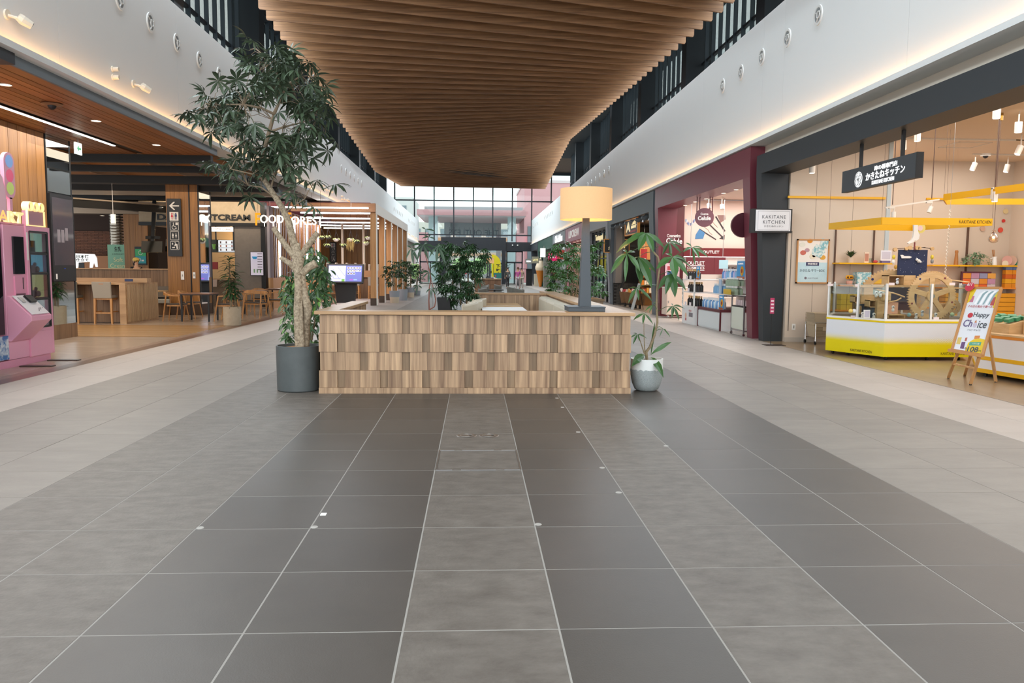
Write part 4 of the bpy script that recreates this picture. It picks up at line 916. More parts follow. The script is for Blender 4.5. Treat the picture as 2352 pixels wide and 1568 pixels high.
def bar_stool(x, y, rz, lab, mat, grp='bar stools at the walnut counter'):
    t = thing('bar_stool', lab, 'stool', (x, y, 0), rz, grp)     # faces +y (back towards the hall)
    MB().box(-.215, .215, -.2, .22, .62, .69).build('seat', mat, t, local=True, bevel=.02)
    MB().hexa([(-.215, -.23, .62), (.215, -.23, .62), (.215, -.17, .62), (-.215, -.17, .62), (-.225, -.29, 1.02), (.225, -.29, 1.02), (.225, -.23, 1.02), (-.225, -.23, 1.02)]).build('backrest', mat, t, local=True, bevel=.015)
    MB().box(-.05, .06, -.284, -.27, .955, .985).build('tag', M('rust_tag', '#b98a6a', .5), t, local=True)
    for sx in (-.19, .19):
        for sy in (-.19, .19): MB().hexa([(sx*1.08-.018, sy*1.1-.02, 0), (sx*1.08+.018, sy*1.1-.02, 0), (sx*1.08+.018, sy*1.1+.02, 0), (sx*1.08-.018, sy*1.1+.02, 0), (sx-.026, sy-.026, .62), (sx+.026, sy-.026, .62), (sx+.026, sy+.026, .62), (sx-.026, sy+.026, .62)]).build('leg', OAKL, t, local=True)
    MB().box(-.2, .2, -.215, -.185, .25, .28).box(-.2, .2, .185, .215, .30, .33).build('foot_rail', OAKL, t, local=True)
    MB().box(-.21, -.185, -.2, .2, .28, .305).box(.185, .21, -.2, .2, .28, .305).build('side_rail', OAKL, t, local=True)
    MB().box(-.2, .2, -.2, .2, .585, .62).build('seat_frame', OAKL, t, local=True)
    return t
bar_stool(-8.72, 16.62, 0, 'stone-coloured bar stool at the right end of the walnut counter', UPH)
bar_stool(-9.55, 16.68, 0, 'olive-grey bar stool half hidden by the mirrored pier', UPHD)
# low wall behind with banquette and small table
lw = thing('low_screen_wall', 'long waist-high walnut board wall behind the bar counter', 'partition', (-11, 20.6, 0))
MB().box(-16, -8.56, 20.75, 20.95, 0, 1.31).build('core', SHAD, lw); MB().box(-16, -8.55, 20.68, 20.98, 1.31, 1.34).build('cap', CAPW, lw)
for k in range(38): MB().box(-8.56-(k+1)*.19, -8.56-k*.19-.004, 20.73, 20.76, .5, 1.31).build('board', WALN, lw)
bq = thing('banquette', 'grey upholstered banquette against the low walnut wall', 'seating', (-9.2, 20.4, 0))
MB().box(-9.9, -8.56, 20.5, 20.72, .5, .82).build('backrest', M('taupe_fabric', '#6e645a', .9), bq); MB().box(-9.9, -8.56, 20.1, 20.6, .34, .46).build('seat', M('grey_pad', '#a8a79e', .8), bq, bevel=.02); MB().box(-9.9, -8.56, 20.2, 20.72, 0, .34).build('base', WALN, bq)
st = thing('side_table', 'small square table on a black post by the banquette', 'table', (-8.85, 19.3, 0))
MB().box(-9.3, -8.4, 18.95, 19.65, .70, .73).build('table_top', OTOP, st, bevel=.004); MB().cyl((-8.85, 19.3, 0), (-8.85, 19.3, .7), .05, n=12).build('leg', BLACK, st); MB().box(-9.15, -8.55, 19.05, 19.55, 0, .02).build('foot', BLACK, st)
# ------------------------------------------------------------------ timber pier with toilet sign, its mirror side
tp = thing('signed_pier', 'amber plank pier carrying the black toilet direction sign', 'column', (-8.2, 20.8, 0))
MB().box(-8.62, -7.72, 20.25, 21.25, 0, 3.76).build('core', SHAD, tp)
for k in range(5): MB().box(-8.62+k*.132+.002, -8.62+(k+1)*.132-.002, 20.22, 20.26, .32, 3.75).build('plank', PLKV, tp)
MB().box(-7.94, -7.72, 20.22, 20.26, .32, 3.75).build('plank', PLKV, tp)
MB().box(-7.975, -7.945, 20.205, 20.26, 0, 3.75).build('black_strip', BLACK, tp)
MB().box(-8.62, -7.70, 20.20, 21.27, 0, .32).build('kick_board', M('dark_kick', '#4a3626', .5), tp)
MB().box(-7.72, -7.70, 20.27, 21.23, .32, 3.75).build('mirror_panel', MIR, tp)
for y in (20.24, 21.25): MB().box(-7.725, -7.69, y-.02, y+.02, 0, 3.76).build('edge_trim', BLACK, tp)
for x, z0, z1 in ((-8.2, 1.03, 1.27), (-7.87, 1.07, 1.25)):
    f = MB().box(x-.045 if x < -8 else x-.035, x+.045 if x < -8 else x+.035, 20.2, 20.225, z0, z1).build('switch_plate', WHITEP, tp); MB().box(x-.015, x+.015, 20.195, 20.2, (z0+z1)/2-.03, (z0+z1)/2+.03).build('switch', M('switch_grey', '#9a958c', .4), f)
SGN = M('sign_black', '#1d1e22', .5); SGW = M('sign_white', '#d9d4ce', .5); RED = M('sign_red', '#c22438', .5); NAVY = M('sign_navy', '#1d2c66', .5)
def wc_sign(x, y, ztop, w_, lab, sc=1., full=True):
    t = thing('toilet_sign', lab, 'sign', (x, y, ztop))
    H = 1.65*w_/.40 if full else 1.30*w_/.40
    MB().box(-w_/2, w_/2, 0, .03, -H, 0).build('board', SGN, t, local=True)
    s = w_*.62; zc = -.26*H/1.65*w_/w_ if full else -.0
    def fig(px, pz, hh, mat, skirt):
        m = MB(); m.sph((px, -.006, pz+hh*.42), hh*.085, 10, 6)
        if skirt: m.prism([(px-hh*.06, pz+hh*.3), (px+hh*.06, pz+hh*.3), (px+hh*.17, pz-.1*hh), (px+hh*.06, pz-.1*hh), (px+hh*.04, pz-hh*.45), (px-hh*.04, pz-hh*.45), (px-hh*.06, pz-.1*hh), (px-hh*.17, pz-.1*hh)], -.01, -.004)
        else: m.prism([(px-hh*.13, pz+hh*.3), (px+hh*.13, pz+hh*.3), (px+hh*.15, pz-hh*.05), (px+hh*.08, pz-hh*.05), (px+hh*.08, pz-hh*.45), (px-hh*.08, pz-hh*.45), (px-hh*.08, pz-hh*.05), (px-hh*.15, pz-hh*.05)], -.01, -.004)
        m.build('pictogram', mat, t, local=True)
    def frame(z):
        m = MB(); e = s*.045
        for a in ((-s/2, s/2, z+s/2-e, z+s/2), (-s/2, s/2, z-s/2, z-s/2+e), (-s/2, -s/2+e, z-s/2, z+s/2), (s/2-e, s/2, z-s/2, z+s/2)): m.box(a[0], a[1], -.006, 0, a[2], a[3])
        m.build('pictogram_frame', SGW, t, local=True)
    z = -.04
    if full:
        a = w_*.28; m = MB(); zz = -w_*.52; th = w_*.08
        m.prism([(-a-w_*.04, zz), (-w_*.02, zz+a), (w_*.1, zz+a), (-w_*.12, zz+th/2), (a+w_*.1, zz+th/2), (a+w_*.1, zz-th/2), (-w_*.12, zz-th/2), (w_*.1, zz-a), (-w_*.02, zz-a)], -.006, 0); m.build('arrow', SGW, t, local=True); z = -w_*.9
    z -= s*.5+.02
    MB().box(-s/2, s/2, -.005, 0, z-s/2, z+s/2).build('tile', SGW, t, local=True); fig(-s*.22, z, s*.8, RED, True); fig(s*.22, z, s*.8, NAVY, False); MB().box(-.006, .006, -.008, -.004, z-s*.35, z+s*.35).build('divider', SGN, t, local=True)
    z -= s*1.12; frame(z)
    m = MB(); m.ring(s*.19, s*.25, -.008, -.002, 20, c=(-s*.03, 0, z-s*.14), a0=2.0, a1=2*PI+.2); m.sph((-s*.08, -.005, z+s*.33), s*.06, 8, 6); m.bar((-s*.08, -.005, z+s*.25), (-s*.06, -.005, z-s*.02), s*.07, .006, (0, 1, 0)); m.bar((-s*.06, -.005, z-s*.03), (s*.15, -.005, z-s*.05), s*.06, .006, (0, 1, 0)); m.bar((s*.15, -.005, z-s*.05), (s*.27, -.005, z-s*.3), s*.06, .006, (0, 1, 0)); m.box(s*.15, s*.4, -.006, 0, z+s*.12, z+s*.4); m.build('pictogram', SGW, t, local=True)
    z -= s*1.12; frame(z); fig(-s*.18, z, s*.62, SGW, False); fig(s*.18, z, s*.62, SGW, True)
    z -= s*1.12; frame(z)
    m = MB(); m.sph((s*.05, -.005, z+s*.33), s*.07, 8, 6); m.prism([(s*.05, z+s*.25), (s*.3, z+s*.15), (s*.36, z-s*.4), (s*.2, z-s*.4), (s*.16, z-s*.02), (-s*.1, z-s*.1), (-s*.1, z-s*.18)], -.008, -.002); m.box(-s*.3, .0, -.007, 0, z-s*.3, z-s*.18); m.box(-s*.32, -s*.2, -.007, 0, z+s*.08, z+s*.3); m.build('pictogram', SGW, t, local=True)
    return t
wc_sign(-8.375, 20.16, 3.35, .40, 'tall black sign with arrow and four toilet pictograms on the plank pier')
# ------------------------------------------------------------------ dark ceiling of the food court with cross beams
CEILW = M('ceiling_plank_dark', '#b07a48', .6, grain=('#85592f', (1, 10, 10)), var=.08)
fc = struct(MB().box(-19, -5.6, 14.5, 46, 4.0, 4.1).build('ceiling_food_court', M('ceiling_dark', '#3a3029', .8)))
for k in range(30): MB().box(-16, -5.62, 14.55+k*.2, 14.55+k*.2+.19, 3.97, 4.0).build('plank', CEILW, fc)
for y, z, h_ in ((14.62, 3.80, .17), (16.3, 3.78, .15), (18.2, 3.76, .2), (20.4, 3.74, .16), (23.4, 3.70, .12)):
    MB().box(-16, -5.45, y-.08, y+.08, z-h_, z).build('cross_beam', M('beam_black', '#141312', .6), fc)
MB().box(-16, -5.5, 21.9, 22.1, 3.60, 3.78).build('pale_duct', M('pale_duct', '#b7a48e', .5), fc)
MB().box(-5.6, -5.32, 14.5, 24.5, 3.92, 3.99).box(-5.9, -5.7, 14.6, 25.5, 3.62, 3.8).build('edge_beam', GREYF, fc)
for x in (-7.4, -9.6): MB().box(x-.02, x+.02, 14.6, 20, 3.8, 3.97).build('drop_rod', M('pale_duct'), fc)
MB().bar((-12.2, 17.5, 3.1), (-10.3, 24.5, 3.35), .12, .22).build('slanting_beam', MATS['beam_black'], fc); MB().bar((-12.2, 17.42, 3.24), (-10.3, 24.42, 3.49), .14, .04).build('slanting_trim', M('pale_duct'), fc)
MB().box(-18, -9.6, 24.5, 30, 3.55, 3.6).build('lowered_panel', M('tan_ceiling', '#a08a74', .7), fc)
for px, py, z, l in ((283, 467, 3.4, 'above the sign lettering'), (330, 478, 3.4, 'right of the slanting beam'), (370, 476, 3.4, 'left of the toilet sign'), (235, 495, 3.3, 'above the slanting beam'), (558, 478, 3.55, 'over the black fascia letters')):
    c = G(px, py, z); 
    if c.y > 30 or c.y < 3: c = AY(px, py, 26)
    downlight(c.x, c.y, c.z, 'small recessed food court light, '+l, .07, 'food court ceiling lights', 6)
pl = thing('pendant_lamp', 'white cylinder pendant lamp hanging over the bar counter', 'pendant lamp', AY(260, 500, 20))
q = Vector(pl.location); MB().cyl((0, 0, .1), (0, 0, 1.25), .008, n=6).build('cord', WHITEP, pl, local=True); MB().cyl((0, 0, -.16), (0, 0, .1), .065, n=16).build('shade', M('lit_white', '#f2e6d2', .5, emit=.9), pl, local=True)
# back of the food court
BRK = M('dark_brick', '#6b3f28', .8, noise=(9, '#4a2a1a', .25, (1, 1, 3)), var=.16)
bw = struct(MB().box(-20, -14, 31.5, 31.7, 0, 3.6).build('wall_food_court', M('brick_joint', '#2f1d14', .9)))
bm_ = MB().box(0, .30, -.03, .0, 0, .055).mesh('brick', BRK)
for r in range(24):
    for k in range(12): inst('brick', bm_, bw, (-18.6+k*.31+(.155 if r % 2 else 0), 31.5, 1.35+r*.065))
MB().box(-19, -14.6, 31.3, 31.48, .9, 1.85).build('hood', M('copper_hood', '#7a4a22', .35, .3), bw)
struct(MB().box(-20, -7, 34, 34.2, 0, 4).build('wall_kitchen', M('kitchen_wall', '#5d4a3a', .8)))
cp = thing('steel_pillar', 'shiny ribbed steel pillar with green soft cream poster', 'column', (-14.75, 31, 0))
prof = []
for k in range(30): prof += [(.345, k*.12), (.36, k*.12+.03), (.36, k*.12+.09), (.345, k*.12+.119)]
MB().lathe(prof, (-14.75, 31, 0), 24).build('shaft', M('ribbed_steel', '#8d8478', .25, .9), cp, smooth=True)
ps = thing('soft_cream_poster', 'green soft cream poster standing before the steel pillar', 'poster', AY(271, 585, 30.6))
MB().box(-.42, .42, 0, .03, -.62, .42).build('board', M('mint_board', '#6f9a80', .6, emit=.08), ps, local=True)
text('Soft\nCream', ps, M('cream_print', '#d9cf9a', .6), (0, -.006, -.33), .66, .42, .002)
text('とろけるミルク', ps, M('ink', '#1d2a22', .6), (0, -.006, .03), .46, .07, .002); text('生乳', ps, M('ink'), (0, -.006, .24), .28, .2, .002, bold=.02)
cw = thing('cow_sign', 'white cow-shaped light sign with dark characters by the brick wall', 'sign', AY(186, 598, 28.5))
m = MB(); m.prism([(-.55, .2), (-.35, .28), (.52, .25), (.6, .1), (.62, -.25), (.55, -.25), (.48, -.05), (.42, -.28), (.32, -.28), (.34, -.05), (-.1, -.08), (-.14, -.3), (-.24, -.3), (-.26, -.08), (-.5, 0), (-.75, -.02), (-.72, .12)], 0, .05); m.build('board', M('cow_white', '#f0f0ee', .5, emit=.7), cw, local=True)
MB().box(-.1, .1, .02, .05, -cw.location.z, -.08).build('post', BLACK, cw, local=True); text('日本焼\n仕立て', cw, M('ink'), (.06, -.006, .09), .5, .26, .003, bold=.02)
gs = thing('tray_return_sign', 'green and teal tray sign on the far timber pier', 'sign', AY(323, 588, 27.93))
MB().box(-.22, .22, 0, .03, -.34, .36).build('board', SGN, gs, local=True); MB().box(-.2, .2, -.004, 0, .0, .27).build('green_half', M('sign_green', '#2f8a52', .5, emit=.2), gs, local=True); MB().box(-.2, .2, -.004, 0, -.28, .0).build('teal_half', M('sign_teal', '#1d7a80', .5, emit=.2), gs, local=True)
MB().ring(.07, .085, -.008, -.004, 20, c=(0, 0, .13)).build('ring_mark', SGW, gs, local=True); MB().ring(.05, .065, -.008, -.004, 20, c=(-.05, 0, -.14)).build('ring_mark', SGW, gs, local=True); MB().box(.03, .12, -.008, -.004, -.2, -.14).build('tray_mark', SGW, gs, local=True)
fp = thing('far_timber_pier', 'amber plank pier behind the hanging televisions', 'column', AY(318, 700, 28)); fp.location.z = 0
MB().box(-.45, .45, 0, .9, 0, 3.4).build('core', SHAD, fp, local=True)
for k in range(4): MB().box(-.45+k*.225+.003, -.45+(k+1)*.225-.003, -.03, 0, 0, 3.4).build('plank', PLKV, fp, local=True)
for px0, px1, py0, py1, y, l in ((325, 372, 553, 580, 24.0, 'larger hanging television screen'), (380, 396, 548, 578, 24.4, 'hanging television screen next to the toilet sign')):
    a = AY(px0, py0, y); b = AY(px1, py1, y); t = thing('hanging_television', l+', tilted down', 'television', ((a.x+b.x)/2, y, (a.z+b.z)/2), tilt=(-.25, 0, .12))
    w_ = (b.x-a.x)/2; h_ = (a.z-b.z)/2
    MB().box(-w_, w_, 0, .06, -h_, h_).build('screen', M('tv_black', '#17160f', .1), t, local=True); MB().box(-.06, .06, .06, .12, -.1, h_+1.6).build('bracket', BLACK, t, local=True); MB().box(-w_*.7, w_*.7, .06, .1, h_+.1, h_+.2).build('cross_bar', BLACK, t, local=True)
# ------------------------------------------------------------------ soft cream and coffee stall
YS = 25.5
cs = struct(MB().box(-11.6, -7.35, YS, YS+.2, 2.98, 3.72).build('wall_stall', M('sand_panel', '#b5a48b', .7, noise=(5, '#a39279', .3))))
MB().box(-11.6, -7.2, YS-.06, YS+.2, 2.86, 2.98).build('black_band', BLACK, cs); MB().box(-7.36, -7.2, YS-.02, YS+.3, 0, 3.72).build('black_post', BLACK, cs)
MB().box(-8.3, -7.36, YS+.02, YS+.2, .0, 2.86).build('stone_panel', M('grey_stone_panel', '#857c72', .6, noise=(6, '#786f66', .3)), cs)
MB().box(-11.6, -7.3, YS+3.4, YS+3.5, 0, 3.1).build('back_wall', M('lit_sand_wall', '#d6b88c', .7), cs)
MB().box(-11.6, -7.3, YS+.2, YS+3.4, 2.9, 2.98).build('stall_ceiling', M('tan_ceiling'), cs)
lamp_point('stall_lamp', (-9.2, YS+2.6, 2.6), 22, (1, .74, .42), .1); lamp_point('stall_lamp', (-8.3, YS+2.2, 2.6), 12, (1, .74, .42), .1)
FL_ = thing('fascia_letters', 'black capital letters on the sand fascia of the stall', 'lettering', (-9, YS-.01, 3.4))
a, b = AY(353, 500, YS), AY(390, 500, YS); text('DA', FL_, BLACK, (a.x+9+.12, -.02, AY(360, 498, YS).z-3.4), .62, .21, .03, align='L', bold=.03)
a, b = AY(446, 500, YS), AY(575, 500, YS); text('SOFTCREAM', FL_, BLACK, (b.x+9, -.02, AY(520, 499, YS).z-3.4), b.x-a.x, .21, .03, align='R', bold=.03)
a, b = AY(480, 521, YS), AY(536, 532, YS); cf = thing('coffee_sign', 'white light box sign reading COSTA Coffee', 'sign', ((a.x+b.x)/2, YS, (a.z+b.z)/2))
MB().box(-(b.x-a.x)/2, (b.x-a.x)/2, -.05, .1, (b.z-a.z)/2, (a.z-b.z)/2).build('light_box', M('lightbox_white', '#f7f2ee', .5, emit=.9), cf, local=True); text('COSTA Coffee', cf, M('coffee_grey', '#6b5f5c', .5), (0, -.056, 0), .68, .075, .004)
for x in (-.2, .42): MB().box(x-.02, x+.02, 0, .05, -.75, .2).build('hanger', BLACK, cf, local=True)
a, b = AY(482, 550, YS), AY(555, 580, YS); mt_ = thing('menu_screen', 'lit menu screen under the coffee sign', 'screen', ((a.x+b.x)/2, YS+.06, (a.z+b.z)/2))
W2, H2 = (b.x-a.x)/2, (a.z-b.z)/2
MB().box(-W2, W2, 0, .05, -H2, H2).build('frame', BLACK, mt_, local=True); MB().box(-W2*.5, W2*.97, -.004, 0, -H2*.94, H2*.94).build('display', M('menu_display', '#dbe4ec', .4, emit=.55), mt_, local=True)
MB().box(-W2*.97, -W2*.52, -.004, 0, -H2*.94, H2*.94).build('picture', M('menu_picture', '#1d2416', .4, emit=.1), mt_, local=True); MB().tube([(-W2*.75, -.006, -H2*.5), (-W2*.75, -.006, H2*.3)], [.06, .09], 10).build('cup', M('menu_cup', '#5c8a3a', .5, emit=.25), mt_, local=True)
for r in range(3):
    for k in range(4):
        cx, cz = -W2*.36+k*W2*.36, H2*(.58-.58*r); f = MB().box(cx-.02, cx+.025, -.007, -.004, cz-.035, cz+.04).build('drink', M('menu_drink%d' % (r % 2), ('#5b3a30', '#a0604a')[r % 2], .5, emit=.1), mt_, local=True); MB().box(cx-.1, cx+.1, -.006, -.004, cz-.065, cz-.05).build('caption', M('caption_grey', '#8d98a4', .5), mt_, local=True)
a, b = AY(575, 578, YS), AY(607, 633, YS); pm = thing('price_board', 'lit upright menu board at the stall corner', 'board', ((a.x+b.x)/2, YS-.05, (a.z+b.z)/2))
W2, H2 = (b.x-a.x)/2, (a.z-b.z)/2; MB().box(-W2, W2, 0, .05, -H2, H2).build('frame', BLACK, pm, local=True); MB().box(-W2*.92, W2*.92, -.004, 0, -H2*.96, H2*.96).build('display', M('menu_lilac', '#c9c3d2', .4, emit=.4), pm, local=True)
MB().tube([(-W2*.3, -.008, H2*.4), (-W2*.3, -.008, H2*.6)], [.06, .1], 10).build('bowl', M('bowl_blue', '#3fa6dc', .5, emit=.2), pm, local=True)
for r in range(7): MB().box(W2*.1, W2*.8, -.006, -.004, H2*(.8-.22*r), H2*(.86-.22*r)).build('caption', M('caption_dark', '#5b5560', .5), pm, local=True)
for k in range(3): MB().box(-W2*.5+k*W2*.45, -W2*.3+k*W2*.45, -.006, -.004, -H2*.75, -H2*.45).build('drink', M('drink_green', '#6f9a6a', .5, emit=.1), pm, local=True)
ct = thing('stall_counter', 'stall counter with shelves of packaged goods', 'counter', (-9.3, YS+.4, 0))
MB().box(-11, -8.35, YS+.25, YS+.9, 0, .95).build('body', M('counter_taupe', '#6d5b49', .6), ct); MB().box(-11, -8.3, YS+.2, YS+.95, .95, .99).build('counter_top', CAPW, ct)
for k, (px, py, c, l) in enumerate(((492, 610, '#8a1f22', 'red'), (490, 650, '#b9a59a', 'pinkish'), (568, 636, '#f0e2c0', 'cream'), (585, 640, '#d8702c', 'orange'), (570, 655, '#d8a22c', 'yellow'), (594, 655, '#e9e6e2', 'white'))):
    p = AY(px, py, YS+.05); o = MB().box(-.12, .12, 0, .06, -.13, .13).build('notice_card', M('card_'+c, c, .5), None, local=True); o.location = p; tag(o, '%s card standing at the coffee stall counter' % l, 'card')
# ------------------------------------------------------------------ tables and chairs along the food court edge
SEATD = M('dark_seat_pad', '#3a3029', .6)
def dining_chair(x, y, rz, lab):
    t = thing('dining_chair', lab, 'chair', (x, y, 0), rz, 'light oak chairs of the food court')   # faces -y, back at +y
    MB().box(-.22, .22, -.22, .2, .42, .45).build('seat', SEATD, t, local=True, bevel=.012)
    MB().box(-.21, .21, -.2, .19, .385, .42).build('seat_frame', OAKL, t, local=True)
    pts = [(-.265, -.12, .655), (-.27, .02, .66), (-.235, .18, .69), (-.12, .27, .715), (0, .29, .72), (.12, .27, .715), (.235, .18, .69), (.27, .02, .66), (.265, -.12, .655)]
    m = MB(); vs = []; fs = []
    hh = [.012, .015, .03, .05, .055, .05, .03, .015, .012]
    for (a, b, c), h_ in zip(pts, hh):
        r = Vector((a, b, 0)).normalized()*.022
        vs += [(a-r.x, b-r.y, c-h_), (a+r.x, b+r.y, c-h_), (a+r.x, b+r.y, c+h_*.7), (a-r.x, b-r.y, c+h_*.7)]
    for k in range(8):
        for i in range(4): fs.append((k*4+i, k*4+(i+1) % 4, k*4+4+(i+1) % 4, k*4+4+i))
    fs += [(3, 2, 1, 0), (32, 33, 34, 35)]; m.add(vs, fs); m.build('arm_rail', OAKL, t, local=True, smooth=True)
    for sx in (-1, 1):
        MB().cyl((sx*.29, -.23, 0), (sx*.255, -.12, .65), .014, .02, 8).build('leg', OAKL, t, local=True); MB().cyl((sx*.27, .28, 0), (sx*.235, .19, .69), .014, .02, 8).build('leg', OAKL, t, local=True)
    return t
def dining_table(x, y, lab):
    t = thing('dining_table', lab, 'table', (x, y, 0), 0, 'square dining tables of the food court')
    MB().box(-.38, .38, -.38, .38, .70, .725).build('table_top', M('walnut_top', '#8d5f3e', .35, grain=('#6d4528', (1, 9, 9))), t, local=True); MB().box(-.37, .37, -.37, .37, .675, .70).build('apron', BLACK, t, local=True)
    for sx in (-.34, .34):
        for sy in (-.34, .34): MB().box(sx-.02, sx+.02, sy-.02, sy+.02, 0, .675).build('leg', BLACK, t, local=True)
dining_table(-6.88, 17.75, 'nearest square walnut table by the beige planter'); dining_table(-6.35, 20.7, 'second square walnut table behind the beige planter'); dining_table(-6.1, 23.0, 'third square walnut table near the stall corner')
for x, y, rz, l in ((-7.45, 17.7, -PI/2+.1-PI, 'left of the nearest walnut table'), (-6.2, 17.75, -PI/2, 'right of the nearest walnut table, beside the planter'), (-7.5, 18.8, PI/2, 'behind the nearest walnut table on the left'), (-5.75, 18.9, -.4, 'just right of the planter pot'),
                    (-6.1, 20.0, 0+PI, 'with its back to the hall at the second table'), (-5.75, 21.0, -PI/2, 'right of the second table'), (-6.9, 20.9, PI/2, 'left of the second table'), (-6.5, 22.2, PI, 'front of the third table'), (-5.6, 22.6, -PI/2-.2, 'right of the third table')):
    dining_chair(x, y, rz, 'light oak armchair with dark seat, '+l)
# planter with rubber plant
rr = random.Random(21)
pp = thing('potted_dracaena', 'leafy dracaena in a beige cylinder planter at the food court edge', 'plant', (-5.55, 16.1, 0))
MB().lathe([(0, 0), (.19, 0), (.2, .01), (.205, .45), (.185, .45), (.18, .4), (0, .4)], (0, 0, 0), 36).build('pot', M('beige_planter', '#b3a58f', .7, noise=(10, '#a5967f', .3)), pp, local=True, smooth=True)
MB().lathe([(0, .41), (.185, .40)], (0, 0, 0), 16).build('soil', SOIL, pp, local=True)
DL = [None]*4
for k in range(4):
    mb = MB(); leaflet(mb, (0, 0, 0), (0, 1, .25), (0, 0, 1), .27, .028, .75, .2, 5, .004); DL[k] = mb.mesh('leaf', LEAF_DK)
for x, y, top in ((-.03, 0, 1.62), (.06, .03, 1.25), (.0, -.05, 1.0)):
    MB().cyl((x, y, .4), (x*1.4, y, top-.12), .022, .016, 8).build('stem', BARKB, pp, local=True)
    n = int((top-.75)/.012)+8
    for q in range(n):
        z = top-.02-(top-.72)*(q/n)**1.1; a = q*2.4+rr.uniform(-.3, .3); el = .8-1.1*(q/n)
        d = Vector((math.cos(a), math.sin(a), el))
        place_leaf(rr.choice(DL), pp, Vector(pp.location)+Vector((x*1.3, y, z)), d, rr, rr.uniform(.75, 1.1))
for q in range(8): a = q*.8; place_leaf(rr.choice(DL), pp, Vector(pp.location)+Vector((.1*math.cos(a), .1*math.sin(a), .42)), Vector((math.cos(a), math.sin(a), .5)), rr, .55)
# ------------------------------------------------------------------ slatted light wall
sw = struct(MB().box(-6.72, -6.62, 24.2, 32.5, 0, 1.06).build('trim_1', M('low_oak_panel', '#b08258', .5)))
MB().box(-6.80, -6.72, 24.2, 32.5, 1.06, 3.5).build('backing', M('pale_lilac_wall', '#c9bfc4', .7), sw)
for k in range(66):
    y = 24.25+k*.125; MB().box(-6.72, -6.62+.02*(k % 2), y, y+.05, 1.06, 3.45).build('slat', PLKV if k % 3 else M('grey_slat', '#8d8189', .5), sw)
for k, y in enumerate((24.9, 27.2, 29.4, 31.7)):
    t = thing('wall_tube_light', 'upright white tube light on the slatted wall, %s' % ('nearest', 'second', 'third', 'farthest')[k], 'tube light', (-6.56, y, 1.1), 0, 'upright tubes on the slatted wall'); MB().cyl((0, 0, 0), (0, 0, 2.1), .03, n=10).build('tube', M('white_tube', '#ffffff', .5, emit=9), t, local=True); MB().box(-.06, .0, -.03, .03, -.03, 0).build('holder', WHITEP, t, local=True)
# hanging FOOD FOREST letters
a = AY(585, 500, 23.9); b = AY(742, 500, 23.9)
ff = thing('hanging_letters', 'glowing hanging letters FOOD FOREST with orange initials', 'sign', (a.x, 23.9, a.z))
NE = M('neon_white', '#fff6e6', .5, emit=1.6, ecol='#fff0dc'); NO = M('neon_orange', '#ff9a1e', .5, emit=1.3, ecol='#ff8d12')
zf = AY(585, 503, 23.9).z-a.z; W_ = b.x-a.x
fx = lambda px: AY(px, 500, 23.9).x-a.x
text('F', ff, NO, (fx(592), 0, zf), .17, .41, .04, bold=.012); text('OOD', ff, NE, (fx(597), 0, zf+.01), fx(651)-fx(597), .27, .04, align='L', bold=.012)
text('F', ff, NO, (fx(664), 0, zf+.05), .14, .36, .04, bold=.012); text('OREST', ff, NE, (W_, 0, zf-.03), W_-fx(668), .28, .04, align='R', bold=.012)
for k, px in enumerate((607, 627, 642, 691, 706, 736)): MB().box(fx(px)-.012, fx(px)+.012, .0, .03, zf-.24-.02*(k > 2), zf-.12).build('letter_foot', NE, ff, local=True)
for px in (592, 618, 645, 664, 690, 715, 736): MB().cyl((fx(px), .02, zf+.14), (fx(px), .02, 4.0-a.z), .004, n=5).build('wire', BLACK, ff, local=True)
# ------------------------------------------------------------------ timber pergola with white tube lights and hanging pots
PG_ = M('pergola_timber', '#c8955f', .45, grain=('#a8743f', (10, 10, .7)), var=.06); PGL = M('pergola_edge', '#e7e0d6', .5); PGB = M('pergola_board', '#b98258', .5, grain=('#9a6640', (.8, 9, 9)))
pg = thing('timber_pergola', 'timber pergola of six wide posts beside the walkway', 'pergola', (-4.5, 33, 0))
for k in range(6):
    y = 27.0+2.66*k; MB().box(-3.68, -3.46, y, y+.28, .28, 3.5).build('post', PG_, pg); MB().box(-3.46, -3.44, y, y+.3, .0, 3.5).build('post_edge', PGL, pg); MB().box(-3.69, -3.46, y-.01, y+.29, 0, .28).build('post_foot', M('dark_foot', '#4a382b', .5), pg)
MB().box(-3.66, -3.46, 27, 40.6, 3.5, 3.8).build('side_beam', PG_, pg); MB().box(-3.46, -3.43, 26.9, 40.7, 3.46, 3.84).build('beam_edge', PGL, pg)
MB().box(-6.6, -3.46, 26.85, 27.0, 3.52, 3.84).build('front_beam', PGB, pg)
for k in range(1, 6): MB().box(-6.6, -3.68, 27.0+2.66*k, 27.16+2.66*k, 3.62, 3.84).build('cross_beam', PGB, pg)
MB().box(-8.4, -3.68, 27, 41, 3.84, 3.88).build('deck', M('magenta_ceiling', '#7a4452', .7), pg)
for k, (px0, px1, py) in enumerate(((580, 850, 478), (690, 852, 490), (700, 852, 502), (712, 852, 511.5), (725, 853, 518.5), (744, 853, 524.5))):
    a = G(px1, py, 3.55); b = G(px0, py, 3.55); y = (26.4, 27.6, 30.2, 32.9, 35.5, 38.2)[k]
    a = AY(px1, py, y); b = AY(px0, py, y)
    xr = -3.72 if k else -3.66
    t = thing('pergola_tube_light', 'long white tube light across the pergola, %s from the front' % ordw[k], 'tube light', (xr, y, a.z), 0, 'tube lights across the pergola'); MB().cyl((0, 0, 0), (b.x-xr, 0, 0), .028, n=10).build('tube', MATS['white_tube'], t, local=True)
    for f in (.15, .85): MB().cyl(((b.x-xr)*f, 0, .0), ((b.x-xr)*f, 0, 3.84-a.z), .006, n=5).build('hanger', WHITEP, t, local=True)
HPL = [None]*3
HL = M('trailing_leaf', '#7d8a45', .6, var=.3)
